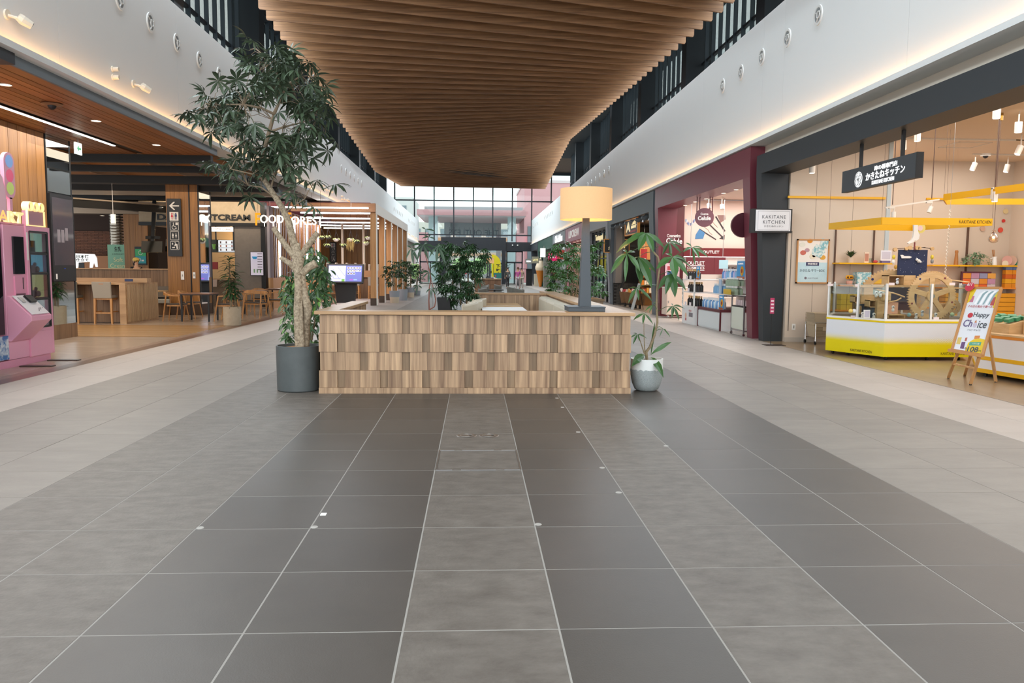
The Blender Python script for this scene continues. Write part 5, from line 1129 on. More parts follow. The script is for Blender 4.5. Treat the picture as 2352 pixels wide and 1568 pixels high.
for k in range(3):
    mb = MB(); r2 = random.Random(k)
    for q in range(26):
        aa = r2.uniform(0, 2*PI); leaflet(mb, (.05*math.cos(aa), .05*math.sin(aa), 0), (math.cos(aa), math.sin(aa), r2.uniform(.2, 1.2)), (0, 0, 1), r2.uniform(.12, .22), .022, .8, .1, 3)
    HPL[k] = mb.mesh('foliage', HL)
PDK = M('hanging_pot_dark', '#4a4440', .6); PWH = M('hanging_pot_white', '#d3cec6', .5)
for k, (px, py, wh, l) in enumerate(((739, 543, 0, 'left end, dark'), (754, 542, 0, 'second from the left, dark'), (772, 548, 1, 'white, above the toilet sign'), (752, 561, 0, 'lower dark one left of the toilet sign'), (789, 561, 0, 'lower dark one right of the toilet sign'), (805, 548, 1, 'white with long trailing roots'), (820, 552, 0, 'dark, right of the trailing one'), (841, 556, 1, 'lower white one by the first post'), (846, 544, 1, 'upper white one by the first post'), (697, 551, 1, 'white, before the slatted wall'), (717, 554, 0, 'dark, before the slatted wall'))):
    y = 29.6+(k % 3)*.8; c = AY(px, py, y); s_ = .95
    t = thing('hanging_pot', 'hanging bowl of plants in the pergola, '+l, 'hanging plant', c, 0, 'hanging plant bowls')
    MB().lathe([(0, -.14), (.07, -.125), (.115, -.07), (.13, 0), (.12, 0), (0, -.02)], (0, 0, 0), 18).build('pot', PWH if wh else PDK, t, local=True, smooth=True)
    o = inst('foliage', HPL[k % 3], t, (0, 0, 0)); o['kind'] = 'stuff'
    m = MB(); 
    for a in (0, 2.1, 4.2): m.cyl((.12*math.cos(a), .12*math.sin(a), 0), (0, 0, .3), .004, n=4)
    m.cyl((0, 0, .3), (0, 0, 3.84-c.z), .004, n=4); m.build('wire', BLACK, t, local=True)
    if k == 5:
        m = MB(); r2 = random.Random(9)
        for q in range(30): a = r2.uniform(0, 6.28); m.tube([(.11*math.cos(a), .11*math.sin(a), 0), (.15*math.cos(a), .15*math.sin(a), -.1), (.13*math.cos(a)+r2.uniform(-.05, .05), .13*math.sin(a), -r2.uniform(.35, .6))], [.006, .006, .003], 3)
        m.build('trailing_roots', M('dry_moss', '#b39a5a', .9), t, local=True, kind='stuff')
wb = struct(MB().box(-9, -3.7, 41.2, 41.4, 0, 3.84).build('wall_pergola_back', SHAD))
for k in range(18): MB().box(-8.9+k*.29+.005, -8.9+(k+1)*.29-.005, 41.16, 41.2, 0, 3.8).build('plank', PLKV, wb)
a = AY(765, 580, 41.1); wc_sign(a.x, 41.1, AY(765, 556, 41.1).z, .37, 'far smaller toilet pictogram sign on the planks behind the hanging pots', full=False)
hc = thing('high_counter', 'oak high counter with bottle fins behind the touch screen', 'counter', (-5.8, 34.5, 0))
MB().box(-8, -3.9, 34.4, 34.9, 0, 1.0).build('body', WALN, hc); MB().box(-8, -3.85, 34.3, 35, 1.0, 1.32).build('upper_panel', M('low_oak_panel'), hc)
for k in range(14): MB().box(-7.0+k*.22+.03*(k % 3), -6.94+k*.22+.03*(k % 3), 34.5, 34.9, 1.32, 1.62+.06*(k % 2)).build('fin', M('pale_fin', '#d9c7b2', .6), hc)
for x in (-6.0, -5.0): MB().cyl((x, 34.6, 1.3), (x, 34.6, 3.6), .06, n=10).build('standpipe', M('pale_fin'), hc)
for k, x in enumerate((-6.35, -5.3, -4.45)): bar_stool(x, 33.8, 0, 'beige-backed oak bar stool behind the touch screen, %s' % ('left', 'middle', 'right')[k], UPH, 'bar stools in the pergola')
# touch screen directory
td = thing('touch_directory', 'tilted landscape touch screen showing a floor map on a black stand', 'screen', (-5.0, 29.2, 0), 0)
m = MB(); m.hexa([(-.36, 0, 0), (.36, 0, 0), (.36, .35, 0), (-.36, .35, 0), (-.45, .05, .78), (.45, .05, .78), (.45, .3, .78), (-.45, .3, .78)]); m.build('stand', BLACK, td, local=True)
hd = MB().box(-.76, .76, -.05, .03, -.42, .42).build('screen_frame', BLACK, td, local=True, bevel=.02); hd.matrix_basis = Matrix.Translation((0, .0, 1.18)) @ Matrix.Rotation(-.35, 4, 'X')
def DS(x0, x1, z0, z1, c, e=.55, nm='map_panel', y=-.054): o = MB().box(x0, x1, y, -.05, z0, z1).build(nm, M('ds_'+c, c, .3, emit=e), hd, local=True); return o
DS(-.66, .68, -.34, .34, '#6f78c4', .35, 'display', -.053); DS(-.66, .03, -.34, .33, '#c3cdf4', .4); DS(-.12, .0, -.34, -.24, '#6fae4a', .4, 'map_park', -.056)
for r in range(3):
    for k in range(5 if r < 2 else 3): DS(.09+k*.115, .185+k*.115, .2-r*.12, .28-r*.12, '#e6e8f6', .5, 'shop_tile', -.056); DS(.11+k*.115, .165+k*.115, .22-r*.12, .26-r*.12, ('#7a2a2a', '#444a5a', '#2a2a2a')[(k+r) % 3], .1, 'shop_mark', -.059)
DS(.2, .34, -.29, -.24, '#a75fc0', .5, 'button', -.056); DS(.36, .5, -.29, -.24, '#8fb0f0', .5, 'button', -.056)
for p0, p1 in (((-.5, .2), (-.2, -.25)), ((-.3, .28), (.0, -.1)), ((-.55, .1), (-.45, -.2)), ((-.45, -.22), (-.15, -.2))): MB().bar((p0[0], -.057, p0[1]), (p1[0], -.057, p1[1]), .008, .004, (0, 1, 0)).build('map_line', M('map_grey', '#7d84a0', .5), hd, local=True)
# row of potted figs along the pergola and the path
CAP2 = [compound('leaf', LEAF_DK, n, .17, .03, .12, random.Random(k), .6, 2.4) for k, n in enumerate((6, 7, 7))]
def path_pot(px, pyb, py_top, rx, lab, mats, white=False, n=60):
    c = G(px, pyb); D = (Vector(c)-Vector(CAM)).length; pm_ = D/F_PX; r2 = random.Random(int(px))
    t = thing('path_plant', lab, 'plant', (c.x, c.y+.2, 0), 0, 'potted plants along the pergola')
    R_ = .21; H = .50
    MB().lathe([(0, 0), (R_*.82, 0), (R_*.95, H*.5)], (0, 0, 0), 24).build('pot', mats[0], t, local=True, smooth=True); MB().lathe([(R_*.95, H*.5), (R_, H), (R_*.9, H), (0, H-.06)], (0, 0, 0), 24).build('pot_rim', mats[1], t, local=True, smooth=True)
    ztop = AY(px, py_top, c.y+.2).z
    for q in range(3): a = r2.uniform(0, 6.28); MB().tube([(0, 0, H-.06), (.05*math.cos(a), .05*math.sin(a), H+.3), (.12*math.cos(a*1.3), .12*math.sin(a), ztop-.3)], [.022, .018, .008], 7).build('stem', BARK, t, local=True)
    for q in range(n):
        a = r2.uniform(0, 6.28); rad = rx*pm_*math.sqrt(r2.random()); z = r2.uniform(ztop-.75, ztop-.05) if r2.random() < .8 else r2.uniform(H+.1, ztop-.6)
        if z < ztop-.75: rad *= .45
        place_leaf(r2.choice(CAP2), t, Vector((c.x, c.y+.2, 0))+Vector((rad*math.cos(a), rad*math.sin(a)*.7, z)), (math.cos(a), math.sin(a), r2.uniform(-.2, .6)), r2, r2.uniform(.75, 1.15))
ST1 = M('sand_pot', '#c0b29c', .8); ST2 = M('grey_pot', '#8b9298', .7)
path_pot(905, 696, 595, 17, 'first potted tree beside the pergola posts', (ST1, ST2)); path_pot(925, 690, 598, 14, 'second potted tree beside the pergola posts', (ST2, ST2)); path_pot(942, 683, 600, 14, 'third potted tree beside the pergola posts', (ST1, ST2)); path_pot(957, 678, 612, 12, 'far potted plant in a white-topped grey pot past the pergola', (ST2, PWH), n=45)
# shops beyond the pergola on the left
lf = struct(MB().box(-12, -5.6, 42, 74, 3.4, 3.98).build('wall_left_shops', M('left_fascia', '#8a8078', .7)))
MB().box(-12, -11.8, 42, 74, 0, 3.98).build('back_wall', CREAM, lf)
for y in (46, 52, 58, 64, 70): MB().box(-6.4, -5.6, y, y+.5, 0, 3.4).build('pier', M('left_pier', '#c9b8a8', .7) if y != 46 else CHAR, lf)
# ================================================================== right side: portals
def portal(name, label, y0, y1, zt, zb, mat, pt=.36, pbt=.3, xf=5.9, dep=.62, xb=6.07, db=.36, near=True, far=True, cat='shop front'):
    t = thing(name, label, cat, (xf, (y0+y1)/2, 0))
    MB().box(xf, xf+dep, y0, y1, zb, zt).build('beam', mat, t)
    for ya, yb, on in ((y0, y0+pt, near), (y1-pt, y1, far)):
        if not on: continue
        ca = ya if ya == y0 else yb-pbt; cb = ya+pbt if ya == y0 else yb
        MB().hexa([(xb, ca, 0), (xb+db, ca, 0), (xb+db, cb, 0), (xb, cb, 0), (xf, ya, zb), (xf+dep, ya, zb), (xf+dep, yb, zb), (xf, yb, zb)]).build('pillar', mat, t)
    return t
PGRAY = M('portal_graphite', '#282e33', .5, bump=(40, .03)); PRED = M('portal_burgundy', '#733440', .36, bump=(40, .03)); PGR2 = M('portal_grey', '#5c646a', .5); PLAV = M('portal_lavender', '#a5a6ad', .5); PPINK = M('portal_rose', '#c98a98', .5); PGRN = M('portal_green', '#14483a', .5); PDG = M('portal_dark', '#3c4147', .5)
p1_ = portal('snack_shop_portal', 'graphite beam and tapering black pillar framing the snack shop', -2, 12.68, 3.69, 3.32, PGRAY, near=False, pt=.28, pbt=.26, dep=.55)
p2_ = portal('cosmetics_portal', 'burgundy portal with leaning pillars framing the cosmetics shop', 13.05, 21.5, 3.94, 3.33, PRED, pt=.42)
p3_ = portal('grocery_portal', 'grey leaning portal framing the small grocery shop', 21.75, 30.0, 3.92, 3.30, PGR2, pt=.6, pbt=.5)
p4_ = portal('pale_portal', 'pale lavender portal behind the lamp post', 30.2, 37.4, 3.92, 3.30, PLAV, pt=.5)
p5_ = portal('rose_portal', 'rose pink portal with white letters farther along', 37.6, 45.6, 3.92, 3.1, PPINK, pt=.35)
p6_ = portal('grey_far_portal', 'grey portal between the rose and the green ones', 45.8, 53.6, 3.92, 3.3, M('portal_far_grey', '#8a8f93', .5), pt=.4)
p7_ = portal('green_portal', 'dark green portal far down the hall', 53.8, 66.5, 3.92, 3.05, PGRN, pt=.8, pbt=.6)
p8_ = portal('end_portal', 'charcoal portal at the far end of the right side', 66.8, 75, 3.92, 3.3, PDG, pt=.5)
SOFF = M('cream_soffit', '#cfc6b8', .8)
rw = struct(MB().box(6.2, 6.35, -4, 13.1, 3.66, 4.0).build('trim_2', SOFF))
MB().box(6.53, 12.5, -4, 12.3, 4.02, 4.1).build('ceiling_snack_shop', M('snack_ceiling', '#d9c3ab', .85)); struct(bpy.data.objects['ceiling_snack_shop'])
MB().box(8.4, 15, 12.2, 16, 4.02, 4.1).build('ceiling_panel', MATS['snack_ceiling'], bpy.data.objects['ceiling_snack_shop'])
# ------------------------------------------------------------------ snack shop shell
YW = 12.35
BEI = M('beige_wall', '#cfbfae', .85, bump=(50, .02))
swl = struct(MB().box(6.47, 8.42, YW, YW+.2, 0, 4.02).build('wall_snack_shop', BEI)); MB().box(6.47, 8.42, YW-.012, YW, 0, .09).build('baseboard', M('base_grey', '#b9aea2', .6), swl)
for x in (7.0, 7.75): MB().box(x-.003, x+.003, YW-.003, YW, .1, 4).build('joint', M('wall_joint_dark', '#8d8072', .8), swl)
MB().box(6.53, 6.545, YW-.006, YW, .22, 2.2).build('cable_cover', M('cable_dark', '#6b625a', .6), swl)
MB().box(8.42, 8.5, YW-.02, YW+.5, 0, 4.02).build('corner_strip', M('pale_blue_strip', '#b9c3c6', .6), swl)
struct(MB().box(8.42, 15, 15.2, 15.4, 0, 4.1).build('wall_snack_back', BEI))
struct(MB().box(13, 13.2, -4, 15.4, 0, 4.1).build('wall_snack_side', BEI))
YEL = M('yellow_lacquer', '#e8ae14', .4); YELD = M('yellow_band', '#e2c400', .35); ORG = M('orange_shelf', '#e08a2c', .45)
def yrail(x0, x1, y, z, lab): o = MB().box(x0, x1, y-.04, y, z-.022, z+.022).build('yellow_rail', YEL); tag(o, lab, 'rail')
yrail(6.42, 8.38, YW, 2.86, 'thin yellow rail high on the beige wall by the graphite pillar'); yrail(10.9, 13, 15.2, 3.14, 'thin yellow rail high on the back wall of the snack shop')
wsk = thing('wall_outlet', 'white wall socket low on the beige wall by the baskets', 'outlet', (6.65, YW, .3)); MB().box(-.035, .035, -.008, 0, -.06, .06).build('plate', WHITEP, wsk, local=True); MB().box(-.012, .012, -.012, -.008, -.03, .03).build('socket', M('switch_grey', '#9a958c', .4), wsk, local=True)
# poster in an oak frame
a, b = AY(1832, 549, YW), AY(1897, 651, YW); po = thing('framed_poster', 'oak-framed poster of pale blue snack boxes on the beige wall', 'poster', ((a.x+b.x)/2, YW-.03, (a.z+b.z)/2))
W2, H2 = (b.x-a.x)/2+.02, (a.z-b.z)/2; FR = M('oak_frame', '#c08a54', .5)
for q in ((-W2, W2, H2-.025, H2), (-W2, W2, -H2, -H2+.025), (-W2, -W2+.025, -H2, H2), (W2-.025, W2, -H2, H2)): MB().box(q[0], q[1], -.02, .02, q[2], q[3]).build('frame_bar', FR, po, local=True)
MB().box(-W2+.02, W2-.02, -.006, .0, -.02, H2-.02).build('print_upper', M('print_cream', '#efe6dc', .5), po, local=True); MB().box(-W2+.02, W2-.02, -.006, .0, -H2+.02, -.02).build('print_lower', M('print_sky', '#b7d6de', .5, noise=(5, '#c9e0e6', .2)), po, local=True)
BLUEB = M('pale_blue_box', '#7fb6bf', .5, noise=(18, '#d9e3de', .04)); 
m = MB(); m.hexa([(-.02, -.012, .13), (.16, -.012, .07), (.24, -.012, .18), (.06, -.012, .26), (-.02, -.010, .22), (.16, -.010, .16), (.24, -.010, .27), (.06, -.010, .34)]); m.build('print_box', BLUEB, po, local=True)
m = MB(); m.prism([(.12, .30), (.28, .25), (.33, .40), (.17, .46)], -.014, -.008); m.build('print_box', BLUEB, po, local=True)
for x, z, r, c in ((-.07, .40, .055, '#d98a1c'), (-.22, .33, .06, '#e3dfd0'), (-.2, .17, .06, '#c96a5a'), (-.12, .22, .05, '#b9929a'), (.0, .1, .07, '#e7d9c0'), (.02, .11, .035, '#c9552c'), (.2, .08, .06, '#dba23c')):
    m = MB(); n = 10; m.prism([(x+r*math.cos(6.283*k/n), z+r*.8*math.sin(6.283*k/n)) for k in range(n)], -.011, -.006); m.build('print_shape', M('pr_'+c, c, .5), po, local=True)
MB().box(-.13, .13, -.012, -.006, -.085, -.015).build('print_plate', M('print_navy', '#3c3a60', .5), po, local=True); text('季節限定', po, WHITEP, (0, -.0135, -.05), .2, .042, .001, bold=.02)
text('かきたね サマーBOX', po, M('print_ink', '#3a4a52', .5), (0, -.009, -.18), .5, .055, .001); MB().ring(.0, .025, -.01, -.006, 16, c=(-.13, 0, -.33)).build('print_dot', M('print_grey', '#777079', .5), po, local=True); text('KAKITANE', po, MATS['print_grey'], (.02, -.009, -.33), .2, .02, .001)
# shelves on the left wall
def shelf(x0, x1, y, z, d, mat, lab, th=.03):
    o = MB().box(x0, x1, y-d, y, z-th, z).build('wall_shelf', mat); tag(o, lab, 'shelf'); return o
shelf(7.38, 8.45, YW, 1.585, .3, YEL, 'upper yellow shelf on the beige wall left of the wooden wheels'); shelf(7.4, 8.42, YW, 1.15, .3, ORG, 'middle orange shelf behind the glass of the yellow counter'); shelf(7.4, 8.42, YW, .66, .32, ORG, 'lowest orange shelf behind the glass of the yellow counter')
for k, x in enumerate((7.42, 8.2)): o = MB().box(x-.012, x+.012, YW-.03, YW, .3, 2.3).build('shelf_upright', M('bronze_rail', '#5d4438', .4)); tag(o, 'dark shelf upright %s the beige wall shelves' % ('at the left end of', 'near the right end of')[k], 'upright')
sp_ = thing('shelf_plant', 'small spiky green plant in a pale pot on the yellow shelf', 'plant', (7.68, YW-.15, 1.585)); MB().lathe([(0, 0), (.05, 0), (.06, .1), (.05, .1), (0, .09)], (0, 0, 0), 16).build('pot', M('pale_pot', '#cdbfb0', .7), sp_, local=True, smooth=True)
m = MB(); r2 = random.Random(2)
for k in range(46): aa = r2.uniform(0, 6.28); leaflet(m, (0, 0, .1), (math.cos(aa)*.7, math.sin(aa)*.7, r2.uniform(.5, 1.6)), (0, 0, 1), r2.uniform(.13, .2), .014, .1, .2, 3)
m.build('foliage', LEAF_DK, sp_, local=True, kind='stuff')
def box_thing(nm, lab, cat, x0, x1, y0, y1, z0, z1, mat, grp=None, front=None):
    t = thing(nm, lab, cat, ((x0+x1)/2, (y0+y1)/2, z0), 0, grp); MB().box(x0, x1, y0, y1, z0, z1).build('body', mat, t)
    if front: MB().box(x0+.1*(x1-x0), x1-.1*(x1-x0), y0-.003, y0, z0+.15*(z1-z0), z1-.12*(z1-z0)).build('label', front, t)
    return t
CARDP = M('card_print', '#c9c4d2', .5); 
box_thing('price_card', 'tall narrow price card next to the shelf plant', 'card', 7.93, 8.02, YW-.2, YW-.18, 1.585, 1.79, M('card_peach', '#e8d3bc', .5), None, M('card_text', '#b9806a', .5))
box_thing('display_card', 'white printed card standing at the right end of the yellow shelf', 'card', 8.25, 8.46, YW-.22, YW-.2, 1.63, 1.83, M('card_white', '#e6e6ee', .5), None, CARDP); box_thing('card_base', 'violet base block under the white card on the yellow shelf', 'block', 8.28, 8.45, YW-.21, YW-.12, 1.585, 1.64, M('violet_block', '#6d6398', .5))
g_ = thing('glass_tumbler', 'small clear glass on the yellow shelf', 'glass', (8.07, YW-.15, 1.585)); MB().lathe([(0, 0), (.025, 0), (.035, .09), (.032, .09), (.022, .005)], (0, 0, 0), 16).build('cup', GLASS, g_, local=True, smooth=True)
o = MB().sph((0, 0, .028), .028, 10, 6, (1.8, 1, 1)).build('red_trinket', M('red_trinket', '#b8434a', .5)); o.location = (8.18, YW-.15, 1.585); tag(o, 'small red trinket beside the violet block', 'ornament')
box_thing('pattern_box', 'large blue patterned gift box on the middle orange shelf', 'box', 7.78, 8.06, YW-.25, YW-.05, 1.15, 1.40, BLUEB)
sf = thing('sunflower_posy', 'little sunflower posy on the middle orange shelf', 'flowers', (7.66, YW-.18, 1.15)); MB().lathe([(0, 0), (.05, 0), (.06, .08), (0, .08)], (0, 0, 0), 12).build('jar', M('pink_jar', '#d9a795', .5), sf, local=True)
for k in range(4): f = MB().sph((.045*math.cos(k*1.6), .03*math.sin(k*1.6), .15), .04, 8, 6, (1, .6, 1)).build('flower', M('sun_yellow', '#e3a21a', .6), sf, local=True); MB().sph((.045*math.cos(k*1.6), .03*math.sin(k*1.6)-.02, .15), .018, 8, 6).build('flower_centre', M('flower_brown', '#4a2a14', .8), f, local=True).matrix_basis = Matrix.Identity(4)
box_thing('snack_bags', 'row of brown snack bags right of the blue gift box', 'bags', 8.10, 8.36, YW-.2, YW-.05, 1.15, 1.30, M('bag_tan', '#b88a5a', .5), None, M('bag_yellow', '#d9b13a', .5))
for r in range(3):
    for k in range(2 if r < 2 else 3): box_thing('yellow_box', 'small yellow snack box, %s from the left in the %s layer of its stack' % (nth(k), ('bottom', 'middle', 'top')[r]), 'box', 7.46+.12*k, 7.57+.12*k, YW-.28, YW-.1, .66+.105*r, .76+.105*r, M('box_yellow', '#cfae3c', .5), 'yellow boxes on the lowest shelf')
for k, (x0, x1, z1) in enumerate(((7.72, 7.98, 1.06), (7.99, 8.25, 1.06))): box_thing('pattern_box', '%s blue patterned box on the lowest orange shelf' % ('left', 'right')[k], 'box', x0+.12, x1+.12, YW-.25, YW-.05, .66, z1, BLUEB)
# shopping baskets on a chrome cart
bk = thing('basket_cart', 'chrome wheeled rack holding a stack of beige shopping baskets', 'cart', (7.05, 11.95, 0))
m = MB()
for x in (6.82, 7.32):
    for pts in ([(x, 11.72, .06), (x, 11.72, .40), (x, 11.76, .43), (x, 12.14, .43), (x, 12.18, .40), (x, 12.18, .06)],): m.tube(pts, .012, 8)
m.tube([(6.82, 11.72, .42), (7.32, 11.72, .42)], .012, 8).tube([(6.82, 11.72, .12), (7.32, 11.72, .12)], .010, 8).tube([(6.82, 12.18, .12), (7.32, 12.18, .12)], .010, 8); m.build('frame', CHROME, bk, smooth=True)
for x in (6.82, 7.32):
    for y in (11.72, 12.18): f = MB().cyl((x-.012, y, .035), (x+.012, y, .035), .035, n=14).build('wheel', BLACK, bk); MB().cyl((x, y, .04), (x, y, .09), .01, n=6).build('fork', CHROME, bk)
BSK = M('beige_basket', '#b7a58b', .6); BSK2 = M('basket_gap', '#7d6c55', .8)
def basket(z, h, lab, parts):
    t = thing('shopping_basket', lab, 'basket', (7.07, 11.95, z), 0, 'beige shopping baskets'); a, b = .26, .19
    m = MB()
    m.hexa([(-a*.84, -b*.84, 0), (a*.84, -b*.84, 0), (a*.84, b*.84, 0), (-a*.84, b*.84, 0), (-a, -b, h), (a, -b, h), (a, b, h), (-a, b, h)]); m.build('body', BSK, t, local=True, bevel=.012)
    m = MB()
    for q in ((-a-.012, a+.012, -b-.012, -b+.008), (-a-.012, a+.012, b-.008, b+.012), (-a-.012, -a+.008, -b, b), (a-.008, a+.012, -b, b)): m.box(*q, h-.006, h+.007)
    m.build('rim', BSK, t, local=True)
    if parts:
        for r in range(7):
            for k in range(22): pass
        m = MB()
        for r in range(7):
            for k in range(24):
                x = -.21+k*.0175; f = .86+.14*(r*.03+.03)/h; m.box(x, x+.011, -b*f-.002, -b*f+.004, .025+r*.028, .042+r*.028)
        m.build('grille_holes', BSK2, t, local=True, kind='stuff')
        MB().box(-.09, .09, -b-.0, -b*.9, .14, .21).build('label_plate', BSK, t, local=True)
basket(.13, .25, 'lowest beige shopping basket with a fully visible woven side', True)
for k in range(8): basket(.16+.024*(k+1), .25, 'beige shopping basket nested in the stack, its rim %s above the lowest' % nth(k), False)
# ------------------------------------------------------------------ yellow and white hexagonal display counter
PTS = [(6.75, 9.09), (8.15, 9.09), (8.65, 10.15), (8.15, 11.1), (6.85, 11.1), (6.30, 10.15)]
hx = thing('display_counter', 'white hexagonal display counter fading to yellow at the foot', 'counter', (7.5, 10.1, 0))
HALF = bpy.data.materials.new('halftone_yellow'); HALF.use_nodes = True; MATS['halftone_yellow'] = HALF
def halftone():
    N = HALF.node_tree.nodes; L = HALF.node_tree.links; b = N['Principled BSDF']; b.inputs['Roughness'].default_value = .35
    tc_ = N.new('ShaderNodeTexCoord'); mp = N.new('ShaderNodeMapping'); mp.inputs['Rotation'].default_value = (0, PI/4, 0); mp.inputs['Scale'].default_value = (1, 0, 1)
    L.new(tc_.outputs['Object'], mp.inputs['Vector']); v = N.new('ShaderNodeTexVoronoi'); v.inputs['Scale'].default_value = 52; v.inputs['Randomness'].default_value = 0
    L.new(mp.outputs[0], v.inputs['Vector']); sx = N.new('ShaderNodeSeparateXYZ'); L.new(tc_.outputs['Object'], sx.inputs[0])
    mr = N.new('ShaderNodeMapRange'); mr.inputs['From Min'].default_value = .40; mr.inputs['From Max'].default_value = .22; mr.inputs['To Min'].default_value = .0; mr.inputs['To Max'].default_value = .8
    L.new(sx.outputs['Z'], mr.inputs['Value']); lt = N.new('ShaderNodeMath'); lt.operation = 'LESS_THAN'; L.new(v.outputs['Distance'], lt.inputs[0]); L.new(mr.outputs[0], lt.inputs[1])
    mx = N.new('ShaderNodeMix'); mx.data_type = 'RGBA'; mx.inputs['A'].default_value = (*lin('#dfe1e6'), 1); mx.inputs['B'].default_value = (*lin('#e2d000'), 1)
    L.new(lt.outputs[0], mx.inputs['Factor']); L.new(mx.outputs['Result'], b.inputs['Base Color'])
halftone()
def side_panel(o, p, q): # put a locally built flat panel (x 0..L, front -y) between plan points p -> q (left to right as seen from outside)
    d = Vector((q[0]-p[0], q[1]-p[1], 0)); a = math.atan2(d.y, d.x); o.matrix_basis = Matrix.Translation(Vector((p[0], p[1], 0))-Vector(hx.location)) @ Matrix.Rotation(a, 4, 'Z')
sd = [(5, 0), (0, 1), (1, 2), (2, 3), (3, 4), (4, 5)]
MB().prism([(x+(7.45-x)*.04, y+(10.1-y)*.04) for x, y in PTS], .07, .60, 'z').build('carcass', WHITEP, hx)
MB().prism([(x+(7.45-x)*.015, y+(10.1-y)*.015) for x, y in PTS], .628, .64, 'z').build('deck', M('deck_dark', '#5a4f48', .4), hx)
PLEXI = glass_mat('display_glass', '#f3f7f5', .03)
for i, j in sd:
    p, q = PTS[i], PTS[j]; L_ = math.hypot(q[0]-p[0], q[1]-p[1])
    side_panel(MB().box(0, L_, 0, .02, .06, .60).build('side_panel', HALF, hx, local=True), p, q)
    side_panel(MB().box(-.004, L_+.004, -.008, .03, .60, .628).build('yellow_strip', YELD, hx, local=True), p, q)
    side_panel(MB().box(0, L_, -.004, .04, .628, .66).build('glass_rail', WHITEP, hx, local=True), p, q)
    side_panel(MB().box(.02, L_-.02, .008, .014, .66, 1.2).build('glass_pane', PLEXI, hx, local=True), p, q)
    for f in ((.0, .52) if i in (5, 0) else (0,)): side_panel(MB().box(f*L_, f*L_+.032, .0, .032, .66, 1.22).build('glass_post', WHITEP, hx, local=True), p, q)
for (x, y) in ((6.83, 9.17), (6.72, 9.5), (6.55, 9.85), (6.42, 10.12), (7.5, 9.16), (8.05, 9.2)):
    f = MB().cyl((x-.012, y, .032), (x+.012, y, .032), .032, n=12).build('castor', BLACK, hx); MB().cyl((x, y, .03), (x, y, .07), .012, n=6).build('castor_fork', CHROME, hx)
aa = math.atan2(PTS[0][1]-PTS[5][1], PTS[0][0]-PTS[5][0])
INKB = M('brand_ink', '#5d4d12', .5)
text('KAKITANE KITCHEN', hx, INKB, (6.58-7.5, 9.475-10.1, .115), .42, .042, .001, rz=aa); text('KAKITANE KITCHEN', hx, INKB, (7.9-7.5, 9.088-10.1, .115), .42, .042, .001)
# yellow ring canopies
def ring_canopy(nm, lab, pts, z0, z1, th=.02):
    t = thing(nm, lab, 'canopy', (sum(p[0] for p in pts)/len(pts), sum(p[1] for p in pts)/len(pts), z0)); n = len(pts)
    for k in range(n): p = pts[k]; q = pts[(k+1) % n]; MB().bar((p[0], p[1], (z0+z1)/2), (q[0], q[1], (z0+z1)/2), th, z1-z0).build('band', YEL, t)
    for k, p in enumerate(pts): MB().cyl((p[0], p[1], z1), (p[0], p[1], 4.03), .0025, n=4).build('wire', M('bronze_rail', '#5d4438', .4), t)
    return t
c1_ = ring_canopy('yellow_canopy', 'yellow ring canopy hanging over the hexagonal counter', [(6.62, 9.1), (8.4, 9.1), (8.05, 10.75), (6.5, 10.65)], 2.14, 2.25)
text('KAKITANE KITCHEN', c1_, INKB, (8.12-7.3925, 9.085-9.9, .055), .52, .05, .001); text('KAKITANE KITCHEN', c1_, INKB, (6.608-7.3925, 9.42-9.9, .055), .5, .045, .001, rz=math.atan2(9.1-10.65, 6.62-6.5))
c2_ = ring_canopy('yellow_canopy', 'higher yellow ring canopy at the right picture edge', [(8.48, 10.54), (8.74, 8.2), (11.5, 8.2), (11.3, 11.0), (9.0, 11.3)], 2.66, 2.77)
# wooden mechanism
WD = M('beech_ply', '#dcb888', .5, grain=('#c79f6c', (3, 3, 12))); WDD = M('beech_inner', '#8d6a45', .6); NVY = M('navy_board', '#1f2b4d', .5)
mc_ = thing('wooden_mechanism', 'wooden toothed wheel contraption with navy star board inside the glass counter', 'display', (7.4, 10.0, .64))
def gear(cx, cy, cz, R, teeth, spokes, dep, ri, hub=True):
    m = MB(); vs = []; fs = []; n = teeth*4
    for k in range(n):
        a = 2*PI*k/n; r = R if k % 4 in (1, 2) else R*.945
        for rr_, y in ((ri, 0), (r, 0), (r, dep), (ri, dep)): vs.append((cx+rr_*math.cos(a), cy+y, cz+rr_*math.sin(a)))
    for k in range(n):
        a = k*4; b_ = ((k+1) % n)*4
        for i in range(4): fs.append((a+i, b_+i, b_+(i+1) % 4, a+(i+1) % 4))
    m.add(vs, fs); g = m.build('gear', WD, mc_)
    for k in range(spokes):
        a = 2*PI*k/spokes+.35; MB().bar((cx, cy+dep/2, cz), (cx+ri*1.02*math.cos(a), cy+dep/2, cz+ri*1.02*math.sin(a)), R*.2, dep*.9, (0, 1, 0)).build('spoke', WD, g)
        a += PI/spokes; MB().cyl((cx+(R+ri)/2*math.cos(a), cy-.004, cz+(R+ri)/2*math.sin(a)), (cx+(R+ri)/2*math.cos(a), cy+.01, cz+(R+ri)/2*math.sin(a)), R*.04, n=10).build('peg', M('peg_%d' % (k % 2), ('#7a2f35', '#2c3160')[k % 2], .4), g)
    MB().cyl((cx, cy-.02, cz), (cx, cy+dep+.02, cz), R*.22, n=20).build('hub', WD, g); MB().cyl((cx, cy-.03, cz), (cx, cy-.02, cz), R*.08, n=14).build('axle', STEEL, g)
c = AY(2141, 680, 9.62); gear(c.x, 9.62, c.z, .415, 60, 5, .035, .30)
c = AY(2050, 695, 10.3); gear(c.x, 10.42, c.z, .58, 56, 5, .035, .44)
c = AY(2190, 705, 9.75); gear(c.x, 9.75, c.z, .13, 18, 3, .03, .06)
